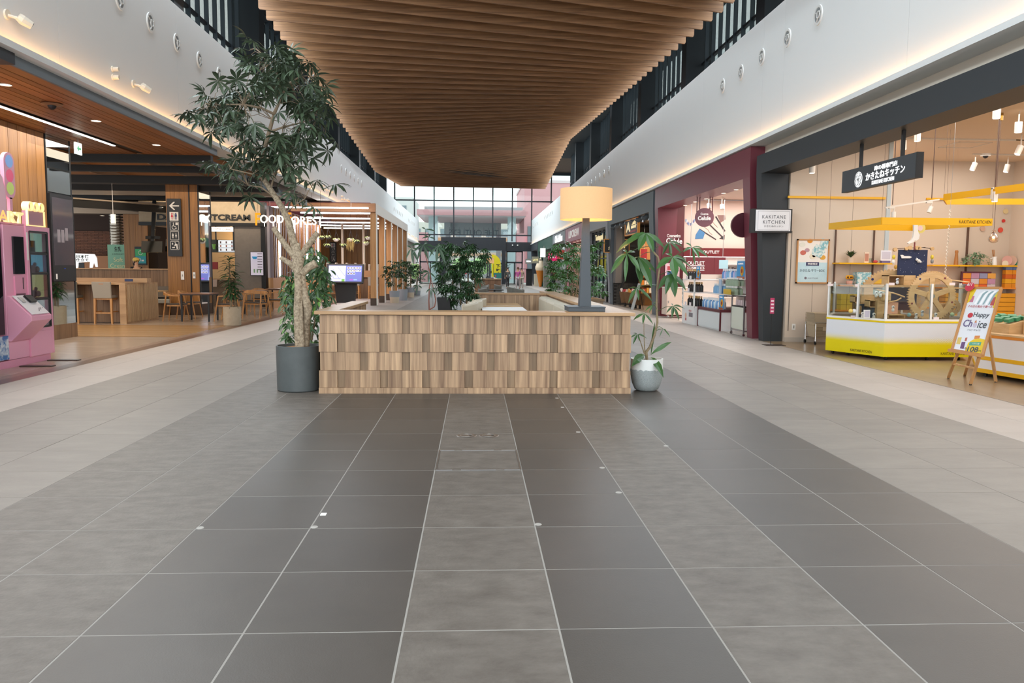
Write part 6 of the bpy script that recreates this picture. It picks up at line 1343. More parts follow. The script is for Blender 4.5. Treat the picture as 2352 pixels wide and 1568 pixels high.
def obox(px0, px1, py0, py1, y, dep, back=WDD): # open-fronted wooden box by its front face in the photograph
    a, b = AY(px0, py0, y), AY(px1, py1, y); e = .014
    m = MB(); m.box(a.x, b.x, y, y+dep, b.z, b.z+e).box(a.x, b.x, y, y+dep, a.z-e, a.z).box(a.x, a.x+e, y, y+dep, b.z, a.z).box(b.x-e, b.x, y, y+dep, b.z, a.z)
    f = m.build('wooden_box', WD, mc_); MB().box(a.x+e, b.x-e, y+dep-.01, y+dep, b.z+e, a.z-e).build('back_board', back, f)
obox(2041, 2077, 632, 657, 9.95, .22); obox(1997, 2016, 689, 706, 9.75, .16); obox(1963, 1977, 679, 695, 9.9, .16); obox(2040, 2079, 722, 733, 9.55, .2); obox(1974, 1978, 702, 722, 9.85, .1)
for px0, px1, py0, py1, y, mt in ((2077, 2102, 632, 657, 9.96, WD), (2102, 2160, 640, 652, 10.0, WD), (1977, 2008, 680, 695, 9.9, WD), (2016, 2030, 686, 732, 9.7, WD), (2037, 2104, 656, 659, 9.93, WD), (2160, 2180, 697, 735, 9.8, WD), (1978, 1997, 698, 730, 9.98, M('teal_board', '#1d4a66', .5)), (2000, 2016, 706, 730, 9.96, MATS['teal_board']), (2030, 2046, 674, 690, 9.6, WD), (2035, 2062, 694, 720, 9.72, M('pale_rose_frame', '#d9a890', .5)), (2040, 2104, 660, 712, 10.12, NVY), (1965, 2030, 655, 660, 10.05, WD), (1985, 2005, 660, 680, 10.06, WD), (2075, 2130, 724, 732, 9.75, WDD)):
    a, b = AY(px0, py0, y), AY(px1, py1, y); MB().box(a.x, b.x, y, y+.08, b.z, a.z).build('wooden_block', mt, mc_)
for pts in ([(2013, 665), (2030, 668), (2052, 673), (2068, 678)], [(2018, 676), (2050, 672), (2078, 682)], [(2002, 655), (2030, 655)], [(2035, 695), (2060, 690), (2070, 684)], [(2160, 640), (2200, 645), (2226, 648)], [(2165, 662), (2222, 662)]):
    MB().tube([AY(x, y, 9.66) for x, y in pts], .012, 6).build('marble_track', WD, mc_)
a, b = AY(2065, 573, 10.3), AY(2128, 630, 10.3); sb = MB().box(a.x, b.x, 10.3, 10.33, b.z-.1, a.z).build('star_board', NVY, mc_)
m = MB(); r2 = random.Random(4)
for k in range(34): m.sph((r2.uniform(a.x+.02, b.x-.02), 10.298, r2.uniform(b.z, a.z-.02)), r2.uniform(.002, .005), 5, 4)
m.build('stars', M('star_white', '#e9e9ea', .5), sb, kind='stuff')
q = lambda px, py, y=10.28: AY(px, py, y)
m = MB(); m.prism([(q(*p).x, q(*p).z) for p in ((2068, 585), (2071, 593), (2090, 593), (2094, 590), (2089, 588), (2077, 588), (2073, 585))], 10.27, 10.29); m.build('shuttle_model', WHITEP, mc_)
m = MB(); m.sph(q(2106, 596), .025, 8, 6); m.sph(q(2110, 599), .03, 8, 6); m.sph(q(2114, 601), .02, 8, 6); m.build('astronaut_model', WHITEP, mc_)
MB().bar(q(2055, 571), q(2125, 568), .012).build('rocker_arm', M('dark_arm', '#5a463a', .5), mc_); MB().bar(q(2120, 568), q(2140, 571), .012).build('rocker_arm', MATS['dark_arm'], mc_)
for px, py, r in ((2055, 573, .035), (2081, 571, .03), (2089, 569, .035), (2105, 569, .035), (2111, 570, .03), (2140, 571, .03)): c = q(px, py); MB().cyl((c.x, 10.25, c.z), (c.x, 10.29, c.z), r, n=12).build('counter_disc', WD, mc_)
for px, py, c in ((2053, 590, '#d9bf3a'), (2052, 601, '#e6e2da'), (2057, 613, '#b98a2c'), (2141, 590, '#d9bf3a'), (2141, 600, '#8d8a86')): MB().sph(q(px, py), .028, 8, 6, (1, 1, 1.4)).build('hanging_piece', M('hp_'+c, c, .5), mc_)
for k, (px, py, y, c, l) in enumerate(((2012, 678, 9.6, '#e9e7e3', 'on the upper left wooden box'), (2022, 678, 9.6, '#dfe3e2', 'right of its twin on the upper left box'), (1981, 726, 9.5, '#e9e7e3', 'at the front left of the glass counter'), (2007, 728, 9.4, '#ece8e0', 'seated beside the small white card'), (2104, 729, 9.25, '#d8d8d8', 'below the large wheel'), (2118, 722, 9.3, '#c9ccd0', 'lying below the large wheel'), (2149, 728, 9.22, '#efefef', 'near the right glass post'), (2061, 648, 9.85, '#cfd2d6', 'dark and white, in the open top box'), (2051, 711, 9.6, '#e3e3e3', 'in front of the rose frame'))):
    c_ = AY(px, py, y); t = thing('figurine', 'tiny pale astronaut-like figurine, '+l, 'figurine', c_, 0, 'tiny figurines in the glass counter'); mt = M('fig_'+c, c, .5)
    MB().sph((0, 0, -.005), .026, 8, 6, (1, .9, 1.2)).build('torso', mt, t, local=True); MB().sph((0, 0, .045), .026, 10, 6).build('head', mt, t, local=True); MB().sph((0, -.016, .046), .016, 8, 6, (1, .7, .8)).build('visor', M('visor_dark', '#3c4148', .2), t, local=True)
for k, (px, py, c, l) in enumerate(((2088, 723, '#79b3b8', 'pale blue'), (1954, 714, '#e0c46a', 'yellow'), (1962, 714, '#dfe2e4', 'white'), (2187, 722, '#a8c49a', 'pale green'))): o = MB().sph((0, 0, 0), .034, 12, 8).build('toy_ball', M('ball_'+c, c, .5), None, smooth=True); o.location = AY(px, py, 9.45); tag(o, '%s ball on the deck of the glass counter' % l, 'ball')
c = AY(1993, 720, 9.32); box_thing('stand_card', 'small white card on a stand at the front of the glass counter', 'card', c.x-.05, c.x+.05, 9.34, 9.36, c.z-.08, c.z+.06, WHITEP, None, CARDP)
for k, (px, py, y) in enumerate(((1907, 654, 10.0), (1970, 655, 9.6), (2048, 652, 9.05), (2187, 652, 9.05), (2150, 731, 9.1), (1960, 727, 9.62))): c = AY(px, py, y); o = MB().box(-.045, .045, -.004, 0, -.02, .02).build('notice_tag', M('tag_pink', '#e9d9da', .5)); o.location = (c.x, y, c.z); tag(o, 'little pink-white notice tag on the counter glass, %s' % ('far left post', 'second post', 'front corner post', 'right front post', 'low at the right', 'low at the left')[k], 'tag')
rk = thing('rocket_cutout', 'white winged spacecraft cut-out with yellow disc under the yellow canopy', 'ornament', q(2107, 545))
m = MB(); L0 = Vector(rk.location); m.prism([(q(*p).x-L0.x, q(*p).z-L0.z) for p in ((2098, 514), (2107, 514), (2107, 530), (2111, 540), (2109, 549), (2103, 553), (2100, 552), (2097, 556), (2086, 560), (2084, 558), (2092, 552), (2096, 545), (2098, 532))], -.02, .02); m.build('body', WHITEP, rk, local=True)
c = q(2114, 524); MB().cyl((c.x-L0.x, -.01, c.z-L0.z), (c.x-L0.x, .01, c.z-L0.z), .085, n=24).build('disc', M('pale_yellow_disc', '#e2d27a', .5), rk, local=True); MB().cyl((c.x-L0.x-.01, -.016, c.z-L0.z), (c.x-L0.x-.01, -.01, c.z-L0.z), .045, n=16).build('spot', M('pale_pink_disc', '#e6c9c9', .5), rk, local=True)
c = q(2101, 556); MB().cyl((c.x-L0.x, 0, c.z-L0.z), (c.x-L0.x, 0, q(2101, 574).z-L0.z), .012, n=8).build('rod', M('dark_red', '#7a2a2a', .5), rk, local=True)
ch = thing('spiral_chain', 'pale spiral bead chain hanging from the canopy to the wooden wheel', 'chain', AY(2183, 512, 9.7)); a, b = AY(2183, 480, 9.7), AY(2171, 634, 9.7); m = MB()
m.tube([a.lerp(b, k/90)+Vector((.012*math.cos(k*1.3), .012*math.sin(k*1.3), 0)) for k in range(91)], .006, 4); m.build('chain', M('pale_bead', '#e0d6c6', .5), ch); MB().cyl((a.x, a.y, a.z), (a.x, a.y, 4.02), .003, n=4).build('wire', STEEL, ch)
# ------------------------------------------------------------------ signs on the snack shop portal
NB = M('sign_graphite', '#383d42', .5); SWH = M('sign_lit_white', '#ffffff', .5, emit=.75, ecol='#ffffff')
xs = 6.05; a, b = AX(1934, 419, xs), AX(2104, 378, xs)
hs_ = thing('hanging_shop_sign', 'graphite hanging sign with round emblem and white Japanese lettering', 'sign', (xs, (a.y+b.y)/2, 2.80), -PI/2); Ls = a.y-b.y
MB().box(-Ls/2, Ls/2, 0, .09, -.165, .165).build('board', NB, hs_, local=True); MB().box(Ls/2-.004, Ls/2+.012, -.004, .094, -.168, .168).build('end_cap', BLACK, hs_, local=True)
for px, py in ((1970, 380), (2065, 355)): yy = AX(px, py, xs).y; lx = (a.y+b.y)/2-yy; MB().box(lx-.022, lx+.022, .03, .07, .165, .56).build('hanger', BLACK, hs_, local=True)
ex_ = (a.y+b.y)/2-AX(1972, 410, xs).y
m = MB(); m.lathe([(0, 0), (.115, 0), (.115, .006), (0, .006)], (0, 0, 0), 32); o = m.build('emblem', SWH, hs_, local=True); o.matrix_basis = Matrix.Translation((ex_, -.0, -.015)) @ Matrix.Rotation(PI/2, 4, 'X') @ Matrix.Scale(1.25, 4, (0, 1, 0)).inverted() @ Matrix.Scale(1.25, 4, (0, 1, 0))
for k in range(5): MB().ring(.045, .049, -.010, -.006, 20, c=(ex_+.045*math.cos(k*1.256+.3), 0, -.015+.045*math.sin(k*1.256+.3))).build('emblem_line', NB, hs_, local=True)
MB().ring(.100, .105, -.010, -.006, 32, c=(ex_, 0, -.015)).build('emblem_line', NB, hs_, local=True)
tx = (a.y+b.y)/2-AX(2030, 400, xs).y
text('柿の種専門店', hs_, SWH, (tx+.04, -.006, .09), .62, .07, .006, bold=.0); text('かきたねキッチン', hs_, SWH, (tx+.02, -.006, -.01), 1.05,   .11, .006, bold=.008); text('KAKITANE KITCHEN', hs_, SWH, (tx-.02, -.006, -.11), .60, .055, .006, bold=.004)
YB = 12.3; a, b = AY(1735, 479, YB-.2), AY(1818, 535, YB-.2)
bs_ = thing('box_sign', 'white illuminated box sign reading KAKITANE KITCHEN on the black pillar', 'sign', ((a.x+b.x)/2, YB-.2, (a.z+b.z)/2)); W2, H2 = (b.x-a.x)/2, (a.z-b.z)/2
MB().box(-W2-.06, W2, 0, .14, -H2, H2).build('case', BLACK, bs_, local=True); MB().box(-W2+.01, W2-.035, -.02, .0, -H2+.035, H2-.02).build('face', M('sign_face', '#dcdbdd', .4, emit=.08), bs_, local=True)
for q_ in ((-W2+.05, W2-.06, H2-.05, H2-.045), (-W2+.05, W2-.06, -H2+.05, -H2+.055), (-W2+.05, -W2+.054, -H2+.05, H2-.045), (W2-.064, W2-.06, -H2+.05, H2-.045)): MB().box(q_[0], q_[1], -.022, -.02, q_[2], q_[3]).build('border_line', M('border_grey', '#8d8d92', .5), bs_, local=True)
IK = M('sign_ink', '#4a4c52', .5)
text('KAKITANE', bs_, IK, (.0, -.023, .075), .46, .065, .002, lsp=1.25); text('KITCHEN', bs_, IK, (.0, -.023, -.025), .43, .065, .002, lsp=1.25); text('かきたねキッチン', bs_, IK, (.0, -.023, -.105), .38, .035, .002)
# narrow pink notice on a stand
nt_ = thing('notice_stand', 'thin black stand holding a narrow pink notice at the pillar', 'stand', (6.35, 11.6, 0)); a, b = AY(1769, 684, 11.6), AY(1778, 720, 11.6); nt_.location = ((a.x+b.x)/2, 11.6, 0)
MB().cyl((0, 0, 0), (0, 0, b.z), .006, n=6).build('pole', BLACK, nt_, local=True); MB().box(-.13, .25, -.12, .12, 0, .008).build('foot', M('dark_plate'), nt_, local=True); MB().box(-.04, .04, -.008, 0, b.z, a.z).build('notice', M('notice_pink', '#b5345f', .5), nt_, local=True)
for k in range(4): MB().box(-.028, .028, -.011, -.008, b.z+.03+.065*k, b.z+.06+.065*k).build('notice_text', M('notice_pale', '#e6d3da', .5), nt_, local=True)
# ------------------------------------------------------------------ easel sign
es = thing('easel_sign', 'slanting oak easel holding a Happy Choice poster', 'easel', (6.65, 6.7, 0))
YE = 6.55
TL, TR, BL, BR = AY(2229, 661, 6.95), AY(2300, 661, 6.55), AY(2187, 803, 6.72), AY(2257, 815, 6.32)
def E_(u, v, n=0): # poster coordinates 0..1 from the top left corner
    p = TL.lerp(TR, u).lerp(BL.lerp(BR, u), v); nn = (TR-TL).cross(BL-TL).normalized(); nn = nn if nn.y < 0 else -nn; return p+nn*n
def epoly(pts, n0, n1, nm, mat): m = MB(); k = len(pts); m.add([E_(u, v, n0) for u, v in pts]+[E_(u, v, n1) for u, v in pts], [tuple(range(k)), tuple(range(2*k-1, k-1, -1))]+[(i, i+k, (i+1) % k+k, (i+1) % k) for i in range(k)]); return m.build(nm, mat, es)
epoly([(0, 0), (1, 0), (1, 1), (0, 1)], -.012, 0, 'poster_board', M('poster_white', '#e4e6ec', .35))
for p, q2 in (((0, 0), (1, 0)), ((1, 0), (1, 1)), ((0, 1), (1, 1)), ((0, 0), (0, 1))): MB().bar(E_(*p, .0), E_(*q2, .0), .03, .03).build('frame_bar', FR, es)
MB().bar(E_(-.06, 1.02, .02), E_(1.06, 1.02, .02), .05, .035).build('ledge', FR, es)
YP_ = M('poster_yellow', '#e6c52a', .45); 
epoly([(.0, .02), (.22, .02), (.12, .22), (.0, .26)], .001, .003, 'print_corner', YP_); epoly([(.98, .03), (.98, .32), (.9, .3), (.86, .1)], .001, .003, 'print_corner', YP_)
epoly([(.42, .99), (.45, .86), (.58, .8), (.78, .77), (.98, .78), (.98, .99)], .001, .003, 'print_hill', YP_)
for k in range(6): u = .28+.09*k; epoly([(u, .26-.0*k), (u+.10, .09), (u+.22, .045), (u+.25, .055), (u+.15, .11), (u+.05, .26)], .001, .003, 'print_stripe', M('print_stripe', '#ffffff' if k % 2 else '#9fb6bb', .4) if False else M('stripe_%d' % (k % 2), ('#f6f8fa', '#8faab0')[k % 2], .4))
for k, (u, v, du, dv, c) in enumerate(((.08, .14, .14, .09, '#c0748a'), (.80, .15, .12, .12, '#b4524e'), (.08, .80, .12, .1, '#d9bf6a'), (.24, .86, .12, .1, '#6a4a78'), (.32, .79, .06, .05, '#b8604c'), (.60, .74, .16, .05, '#d98a4c'))): epoly([(u, v), (u+du, v-.01), (u+du, v+dv), (u, v+dv)], .001, .003, 'print_packet', M('pk_'+c, c, .45))
epoly([(.50, .845), (.86, .82), (.86, .872), (.50, .895)], .003, .005, 'print_plate', M('print_teal', '#5aa58c', .45))
# easel lettering follows the slope of the board
ux = (TR-TL).normalized(); vz = -(BL-TL).normalized(); yn = -(E_(0, 0, 1)-E_(0, 0, 0)).normalized(); RE = Matrix((ux, yn, vz)).transposed().to_euler()
def etext(s_, u, v, wd, h, mat, b=0): p = E_(u, v, .006)-Vector(es.location); text(s_, es, mat, p, wd, h, .001, rot=RE, bold=b)
WE = (TR-TL).length
PUR = M('print_purple', '#6a5d86', .5); GRY = M('poster_grey', '#4d5058', .5)
etext('その日の気分で選べる', .5, .295, WE*.78, .035, M('print_red', '#b8434a', .5)); etext('Happy', .62, .43, WE*.5, .085, GRY, .01); etext('Ch', .27, .565, WE*.30, .10, PUR, .015); etext('ice', .74, .565, WE*.28, .10, GRY, .015); etext('ハッピーチョイス', .52, .66, WE*.42, .026, GRY); etext('108', .66, .945, WE*.34, .07, GRY, .02); etext('税込', .44, .945, WE*.10, .028, GRY); etext('円', .88, .955, WE*.07, .028, GRY); etext('どれでも1個', .68, .858, WE*.26, .022, WHITEP)
c = E_(.27, .44, .004); nn = (E_(0, 0, 1)-E_(0, 0, 0)); MB().cyl(c, c+nn*.003, .035, n=18).build('print_dot', M('dot_red', '#c43a44', .45), es); etext('よりどり', .27, .44, .045, .016, WHITEP)
epoly([(.505, .52), (.44, .57), (.45, .61), (.505, .625), (.56, .61), (.57, .57)], .002, .004, 'print_drop', M('drop_pale', '#c9bfd2', .45)); epoly([(.505, .5), (.47, .545), (.54, .545)], .004, .006, 'print_tip', M('drop_tip', '#c9773a', .45))
c = E_(.03, .0, .03); MB().cyl(c, c+nn*.006, .062, n=24).build('round_badge', M('badge_red', '#c93a4e', .4), es)
p = E_(.03, -.02, .042)-Vector(es.location); text('6/1', es, WHITEP, p+Vector((0, 0, .012)), .065, .042, .001, rot=RE, bold=.01); text('START', es, WHITEP, p-Vector((0, 0, .03)), .07, .02, .001, rot=RE, bold=.02)
TRM = M('easel_oak', '#c99a66', .5, grain=('#ab7c4a', (10, 10, 1)))
for tp_, bt in ((E_(.18, 1.0, -.02), G(2178, 869)), (E_(.88, 1.0, -.02), G(2229, 884)), (E_(.85, .55, -.03), G(2287, 878)), (E_(.45, 1.0, -.10), Vector((6.93, 7.3, 0)))): MB().bar(tp_, bt+Vector((0, 0, .012)), .032, .026).build('leg', TRM, es); MB().cyl(bt, bt+Vector((0, 0, .014)), .016, n=8).build('foot', BLACK, es)
pa = G(2178, 869).lerp(E_(.18, 1, -.02), .55); pb_ = G(2229, 884).lerp(E_(.88, 1, -.02), .55); MB().bar(pa, pb_, .03, .022).build('stretcher', TRM, es)
# ------------------------------------------------------------------ right-hand counter
PT2 = [(7.09, 7.28), (7.25, 6.2), (8.7, 6.2), (8.9, 8.3), (7.9, 8.6)]
rc = thing('sales_counter', 'white counter with two yellow bands at the right picture edge', 'counter', (7.9, 7.3, 0))
MB().prism(PT2, .06, .54, 'z').build('carcass', M('counter_white', '#e6e2e0', .4), rc); gro = lambda g: [(7.95+(x-7.95)*g, 7.3+(y-7.3)*g) for x, y in PT2]
MB().prism(gro(1.012), .06, .115, 'z').build('yellow_strip', YEL, rc); MB().prism(gro(1.012), .235, .285, 'z').build('yellow_strip', YEL, rc); MB().prism(gro(1.015), .54, .575, 'z').build('orange_strip', ORG, rc); MB().prism(gro(1.02), .575, .60, 'z').build('counter_top', WD, rc)
for x, y in ((7.17, 7.22), (7.3, 6.4), (7.9, 8.3)): MB().cyl((x-.014, y, .03), (x+.014, y, .03), .03, n=12).build('castor', BLACK, rc); MB().cyl((x, y, .03), (x, y, .07), .012, n=6).build('castor_fork', CHROME, rc)
wt = thing('wooden_tray', 'sloping wooden tray of green packets on the right-hand counter', 'tray', (7.55, 7.4, .6)); m = MB(); m.prism([(7.3, .60), (7.62, .60), (7.62, .80), (7.3, .72)], 7.0, 7.75, 'y'); m.build('tray', WD, wt)
for k in range(9): o = MB().box(-.035, .035, -.05, .05, 0, .045).build('green_packet', M('packet_green', '#3f8a62', .5)); o.location = (7.36+.09*(k % 3), 7.1+.2*(k//3), .75+.02*(k % 3)); o.rotation_euler = (0, -.25, .2*k); tag(o, 'small green packet in the sloping wooden tray, %s row from the front, %s in it' % (nth(k//3), nth(k % 3)), 'packet', 'green packets in the tray')
wc2 = thing('wooden_case', 'larger closed wooden case on the right-hand counter', 'case', (7.9, 6.75, .6)); MB().box(7.45, 8.4, 6.3, 6.95, .6, .84).build('case', WD, wc2); MB().box(7.43, 8.42, 6.28, 6.97, .84, .86).build('lid', WD, wc2)
# back shelves of the snack shop
shelf(10.95, 13, 15.2, 1.595, .34, YEL, 'long yellow shelf on the back wall of the snack shop', .035); shelf(8.5, 11, 15.2, 1.10, .34, ORG, 'orange shelf behind the wooden wheels'); shelf(11.2, 13, 15.2, 1.07, .34, ORG, 'orange shelf at the right of the back wall'); shelf(10.2, 13, 15.2, .42, .4, YEL, 'lowest yellow shelf of stacked boxes on the back wall'); shelf(8.6, 11, 15.2, .6, .34, ORG, 'low orange shelf seen through the wooden wheel')
o = MB().box(11.94, 11.97, 15.15, 15.2, .5, 2.7).build('shelf_upright', MATS['bronze_rail']); tag(o, 'dark shelf upright on the back wall of the snack shop', 'upright')
def back(px, py): return AY(px, py, 14.95)
def lathe_thing(nm, lab, cat, px, prof, mat, z=1.595, y=14.95): c = AY(px, 600, y); t = thing(nm, lab, cat, (c.x, y, z)); MB().lathe(prof, (0, 0, 0), 18).build('body', mat, t, local=True, smooth=True); return t
lathe_thing('pepper_mill', 'tall brown wooden mill on the long yellow shelf', 'mill', 2196, [(0, 0), (.05, 0), (.04, .15), (.03, .27), (.04, .3), (.03, .34), (0, .34)], M('mill_brown', '#a9713a', .45))
lathe_thing('wine_glass', 'pale green stemmed glass on the long yellow shelf', 'glass', 2214, [(0, 0), (.045, 0), (.006, .01), (.006, .06), (.05, .1), (.055, .16), (.05, .16)], glass_mat('green_glass', '#b9cfc4', .1))
iv = thing('trailing_plant', 'bushy trailing ivy in a green pot on the long yellow shelf', 'plant', (AY(2243, 600, 14.95).x, 14.95, 1.595)); MB().lathe([(0, 0), (.07, 0), (.09, .14), (0, .14)], (0, 0, 0), 14).build('pot', M('moss_pot', '#6f8a72', .7), iv, local=True)
m = MB(); r2 = random.Random(8)
for k in range(170): aa = r2.uniform(0, 6.28); rd = r2.uniform(0, .36); leaflet(m, (rd*math.cos(aa), rd*math.sin(aa)*.35, .26-.5*rd*rd/.36*1.4+r2.uniform(-.05, .05)), (math.cos(aa), math.sin(aa), r2.uniform(-.8, .5)), (0, -.3, 1), r2.uniform(.05, .08), .022, .3, .2, 3)
m.build('foliage', M('ivy_leaf', '#6f8f6a', .6, var=.2), iv, local=True, kind='stuff')
pj = lathe_thing('white_jug', 'white jug holding wooden spoons on the long yellow shelf', 'jug', 2284, [(0, 0), (.06, 0), (.055, .08), (.045, .16), (.055, .2), (.05, .2), (0, .02)], WHITEP); MB().tube([(-.05, 0, .16), (-.11, 0, .15), (-.1, 0, .07), (-.055, 0, .05)], .009, 6).build('handle', WHITEP, pj, local=True)
for a in (-.06, -.02): MB().bar((a*.3, 0, .1), (a, .01, .36), .014).build('wooden_spoon', M('mill_brown'), pj, local=True)
for k, (px, c, l) in enumerate(((2314, '#d9a9a0', 'rose'), (2325, '#d8b8a4', 'pale peach'), (2335, '#bfae2a', 'olive yellow'))):
    c_ = AY(px, 600, 14.95); t = thing('standing_plate', '%s plate standing in the plate rack on the yellow shelf' % l, 'plate', (c_.x, 14.95, 1.595+.11), 0, 'standing plates'); o = MB().lathe([(0, 0), (.07, .0), (.115, .018), (.117, .022), (.068, .008), (0, .008)], (0, 0, 0), 28).build('plate', M('plate_'+c, c, .35), t, local=True, smooth=True); o.matrix_basis = Matrix.Rotation(-1.1, 4, 'Z') @ Matrix.Rotation(PI/2, 4, 'X')
bp_ = thing('snack_display', 'tilted framed panel of orange and violet snack packs on the back shelf', 'panel', back(2241, 645)); MB().box(-.36, .36, -.02, .03, -.22, .22).build('frame', M('plum_frame', '#5a2a3a', .5), bp_, local=True)
for k in range(12): u = -.30+.20*(k % 4); v = .12-.13*(k//4); c = ('#d98a2c', '#b98aa8', '#8d8fb0', '#e0a24a', '#d9632c', '#c9c0c8')[k % 6]; MB().box(u-.03, u+.16, -.028, -.02, v-.06, v+.06).build('snack_pack', M('sp_'+c, c, .5), bp_, local=True)
tw_ = thing('box_tower', 'two stacks of orange and blue snack boxes with round toppers', 'boxes', back(2320, 660)); c0 = Vector(tw_.location); tw_.location = (c0.x, 14.95, 1.07)
for k in range(2):
    for r in range(5): MB().box(-.17+.17*k, -.01+.17*k, -.06, .06, r*.105, r*.105+.1).build('stacked_box', M(('sb_o', 'sb_y', 'sb_d', 'sb_o', 'sb_b')[r], ('#d98a1c', '#e0a21c', '#c9601c', '#d98a1c', '#5a6f9a')[r], .5), tw_, local=True)
for x, c in ((-.2, '#e6d9c0'), (.12, '#3f8a6a')): MB().cyl((x, -.07, .56), (x, -.05, .56), .075, n=20).build('round_topper', M('tp_'+c, c, .5), tw_, local=True)
for k in range(15): box_thing('orange_box', 'long orange snack box, %s stack from the left, %s layer from the shelf' % (nth(k % 3), nth(k//3)), 'box', 11.3+.58*(k % 3), 11.83+.58*(k % 3), 14.85, 15.1, .42+.105*(k//3), .515+.105*(k//3), M('box_orange', '#d9941c', .5), 'orange boxes on the lowest yellow shelf')
for k, (px, py, c, l) in enumerate(((2257, 525, '#c9a48c', 'brown bean'), (2305, 507, '#c9342c', 'red chilli'), (2298, 528, '#d8503c', 'red mark'), (2310, 485, '#d9c391', 'sand lemon'))): c_ = AY(px, py, 15.18); o = MB().cyl((0, -.01, 0), (0, .01, 0), .06 if k != 1 else .04, n=16).build('wall_sticker', M('st_'+c, c, .6)); o.location = c_; tag(o, '%s round sticker on the back wall of the snack shop' % l, 'sticker')
# pendant bulb, track lights
pb2 = thing('bulb_pendant', 'clear glass bulb pendant with glowing filament', 'pendant lamp', AY(2282, 545, 9.8)); 
MB().lathe([(.03, .12), (.032, .07), (.05, .045), (.082, .0), (.085, -.03), (.07, -.07), (.03, -.095), (0, -.1)], (0, 0, 0), 24).build('glass_shade', glass_mat('amber_glass', '#f6e2cf', .08), pb2, local=True, smooth=True); MB().cyl((0, 0, .03), (0, 0, .09), .015, n=8).build('socket', M('bronze_rail'), pb2, local=True); MB().sph((0, 0, 0), .022, 10, 6).build('filament', M('filament_glow', '#ffe0a0', .5, emit=14, ecol='#ffc873'), pb2, local=True); MB().cyl((0, 0, .1), (0, 0, 4.02-pb2.location.z-.12), .004, n=5).build('cord', M('bronze_rail'), pb2, local=True); MB().cyl((0, 0, 4.02-pb2.location.z-.12), (0, 0, 4.02-pb2.location.z), .03, n=12).build('canopy_cap', M('brass', '#a5803c', .35, .8), pb2, local=True)
TRK = M('track_white', '#d9d0c4', .5)
def spot(px, py, z0, lab, aim=(0, 0, -1), r=.055, L=.17, drop=.1):
    c = G(px, py, z0); 
    if c.x > 12.8 or c.y > 15: c = AY(px, py, 11.5)
    t = thing('track_spotlight', lab, 'spotlight', c, 0, 'white spotlights of the snack shop'); d = Vector(aim).normalized()
    MB().cyl((0, 0, 0), d*L, r, n=18).build('barrel', M('spot_white', '#e6ddd2', .4), t, local=True, smooth=True); MB().cyl(d*L, d*(L+.002), r*.85, n=18).build('lens', M('spot_lens', '#fff6e8', .5, emit=4), t, local=True); MB().cyl((0, 0, 0), (0, 0, 4.02-c.z), .012, n=6).build('stem', TRK, t, local=True)
for px, py, l in ((1866, 376, 'farthest of the row under the beam'), (1935, 357, 'second farthest under the beam'), (2017, 332, 'third under the beam'), (2108, 302, 'fourth under the beam'), (2290, 246, 'nearest of the row under the beam')): spot(px, py, 3.92, 'white ceiling spotlight, '+l)
for px, py, z, a, l in ((2340, 280, 3.85, (0, 0, -1), 'large, at the right picture edge'), (2345, 335, 3.8, (-.4, 0, -1), 'tilted, at the right picture edge below the large one'), (2075, 322, 3.85, (.1, .1, -1), 'behind the hanging sign'), (2240, 374, 3.85, (-.4, 0, -1), 'near the ceiling camera'), (2315, 378, 3.85, (-.25, 0, -1), 'right of the brass cap'), (1980, 375, 3.8, (-.3, 0, -1), 'half hidden by the hanging sign')): spot(px, py, z, 'white spotlight on the track, '+l, a)
for k, (px0, px1, py, l) in enumerate(((2060, 2352, 318, 'nearer'), (2210, 2352, 360, 'farther'))): a = G(px0, py, 4.0); b = G(px1, py, 4.0); o = MB().box(0, max(.5, b.x-a.x), -.018, .018, 0, .03).build('light_track', TRK); o.location = (a.x, min(a.y, 14), 3.99); tag(o, '%s straight light track on the snack shop ceiling' % l, 'light track')
ht = thing('hung_track', 'short hung white track with two spotlights above the yellow canopy', 'light track', (7.4, 10.2, 2.55)); a, b = AY(2033, 477, 10.0), AY(2157, 458, 10.0); MB().bar(a, b, .03, .025).build('rail', TRK, ht)
for px, py, px2, py2 in ((2050, 470, 2053, 340), (2140, 456, 2144, 315)): p = AY(px, py, 10.0); MB().cyl(p, (p.x, p.y, 4.02), .008, n=6).build('rod', M('bronze_rail'), ht)
for px, py, ax in ((2053, 486, (0, 0, -1)), (2139, 474, (-.35, 0, -1))): p = AY(px, py, 10.0); d = Vector(ax).normalized(); MB().cyl(p, p+d*.11, .036, n=14).build('barrel', M('spot_white'), ht, smooth=True); MB().cyl(p, p+Vector((0, 0, .1)), .01, n=6).build('stem', TRK, ht); MB().box(p.x-.09, p.x+.01, 9.98, 10.02, p.z+.05, p.z+.09).build('driver', TRK, ht)
sp2 = thing('canopy_spotlight', 'white spotlight clamped to the higher yellow canopy', 'spotlight', AY(2285, 450, 9.4)); MB().cyl((0, 0, .07), (0, 0, -.09), .045, n=18).build('barrel', M('spot_white'), sp2, local=True, smooth=True); MB().cyl((0, 0, -.09), (0, 0, -.092), .038, n=18).build('lens', M('spot_lens'), sp2, local=True); MB().box(-.06, -.05, -.02, .02, -.05, .12).box(-.06, .2, -.02, .02, .11, .135).build('bracket', TRK, sp2, local=True); MB().cyl((0, 0, .13), (0, 0, 4.02-sp2.location.z), .01, n=6).build('rod', M('bronze_rail'), sp2, local=True)
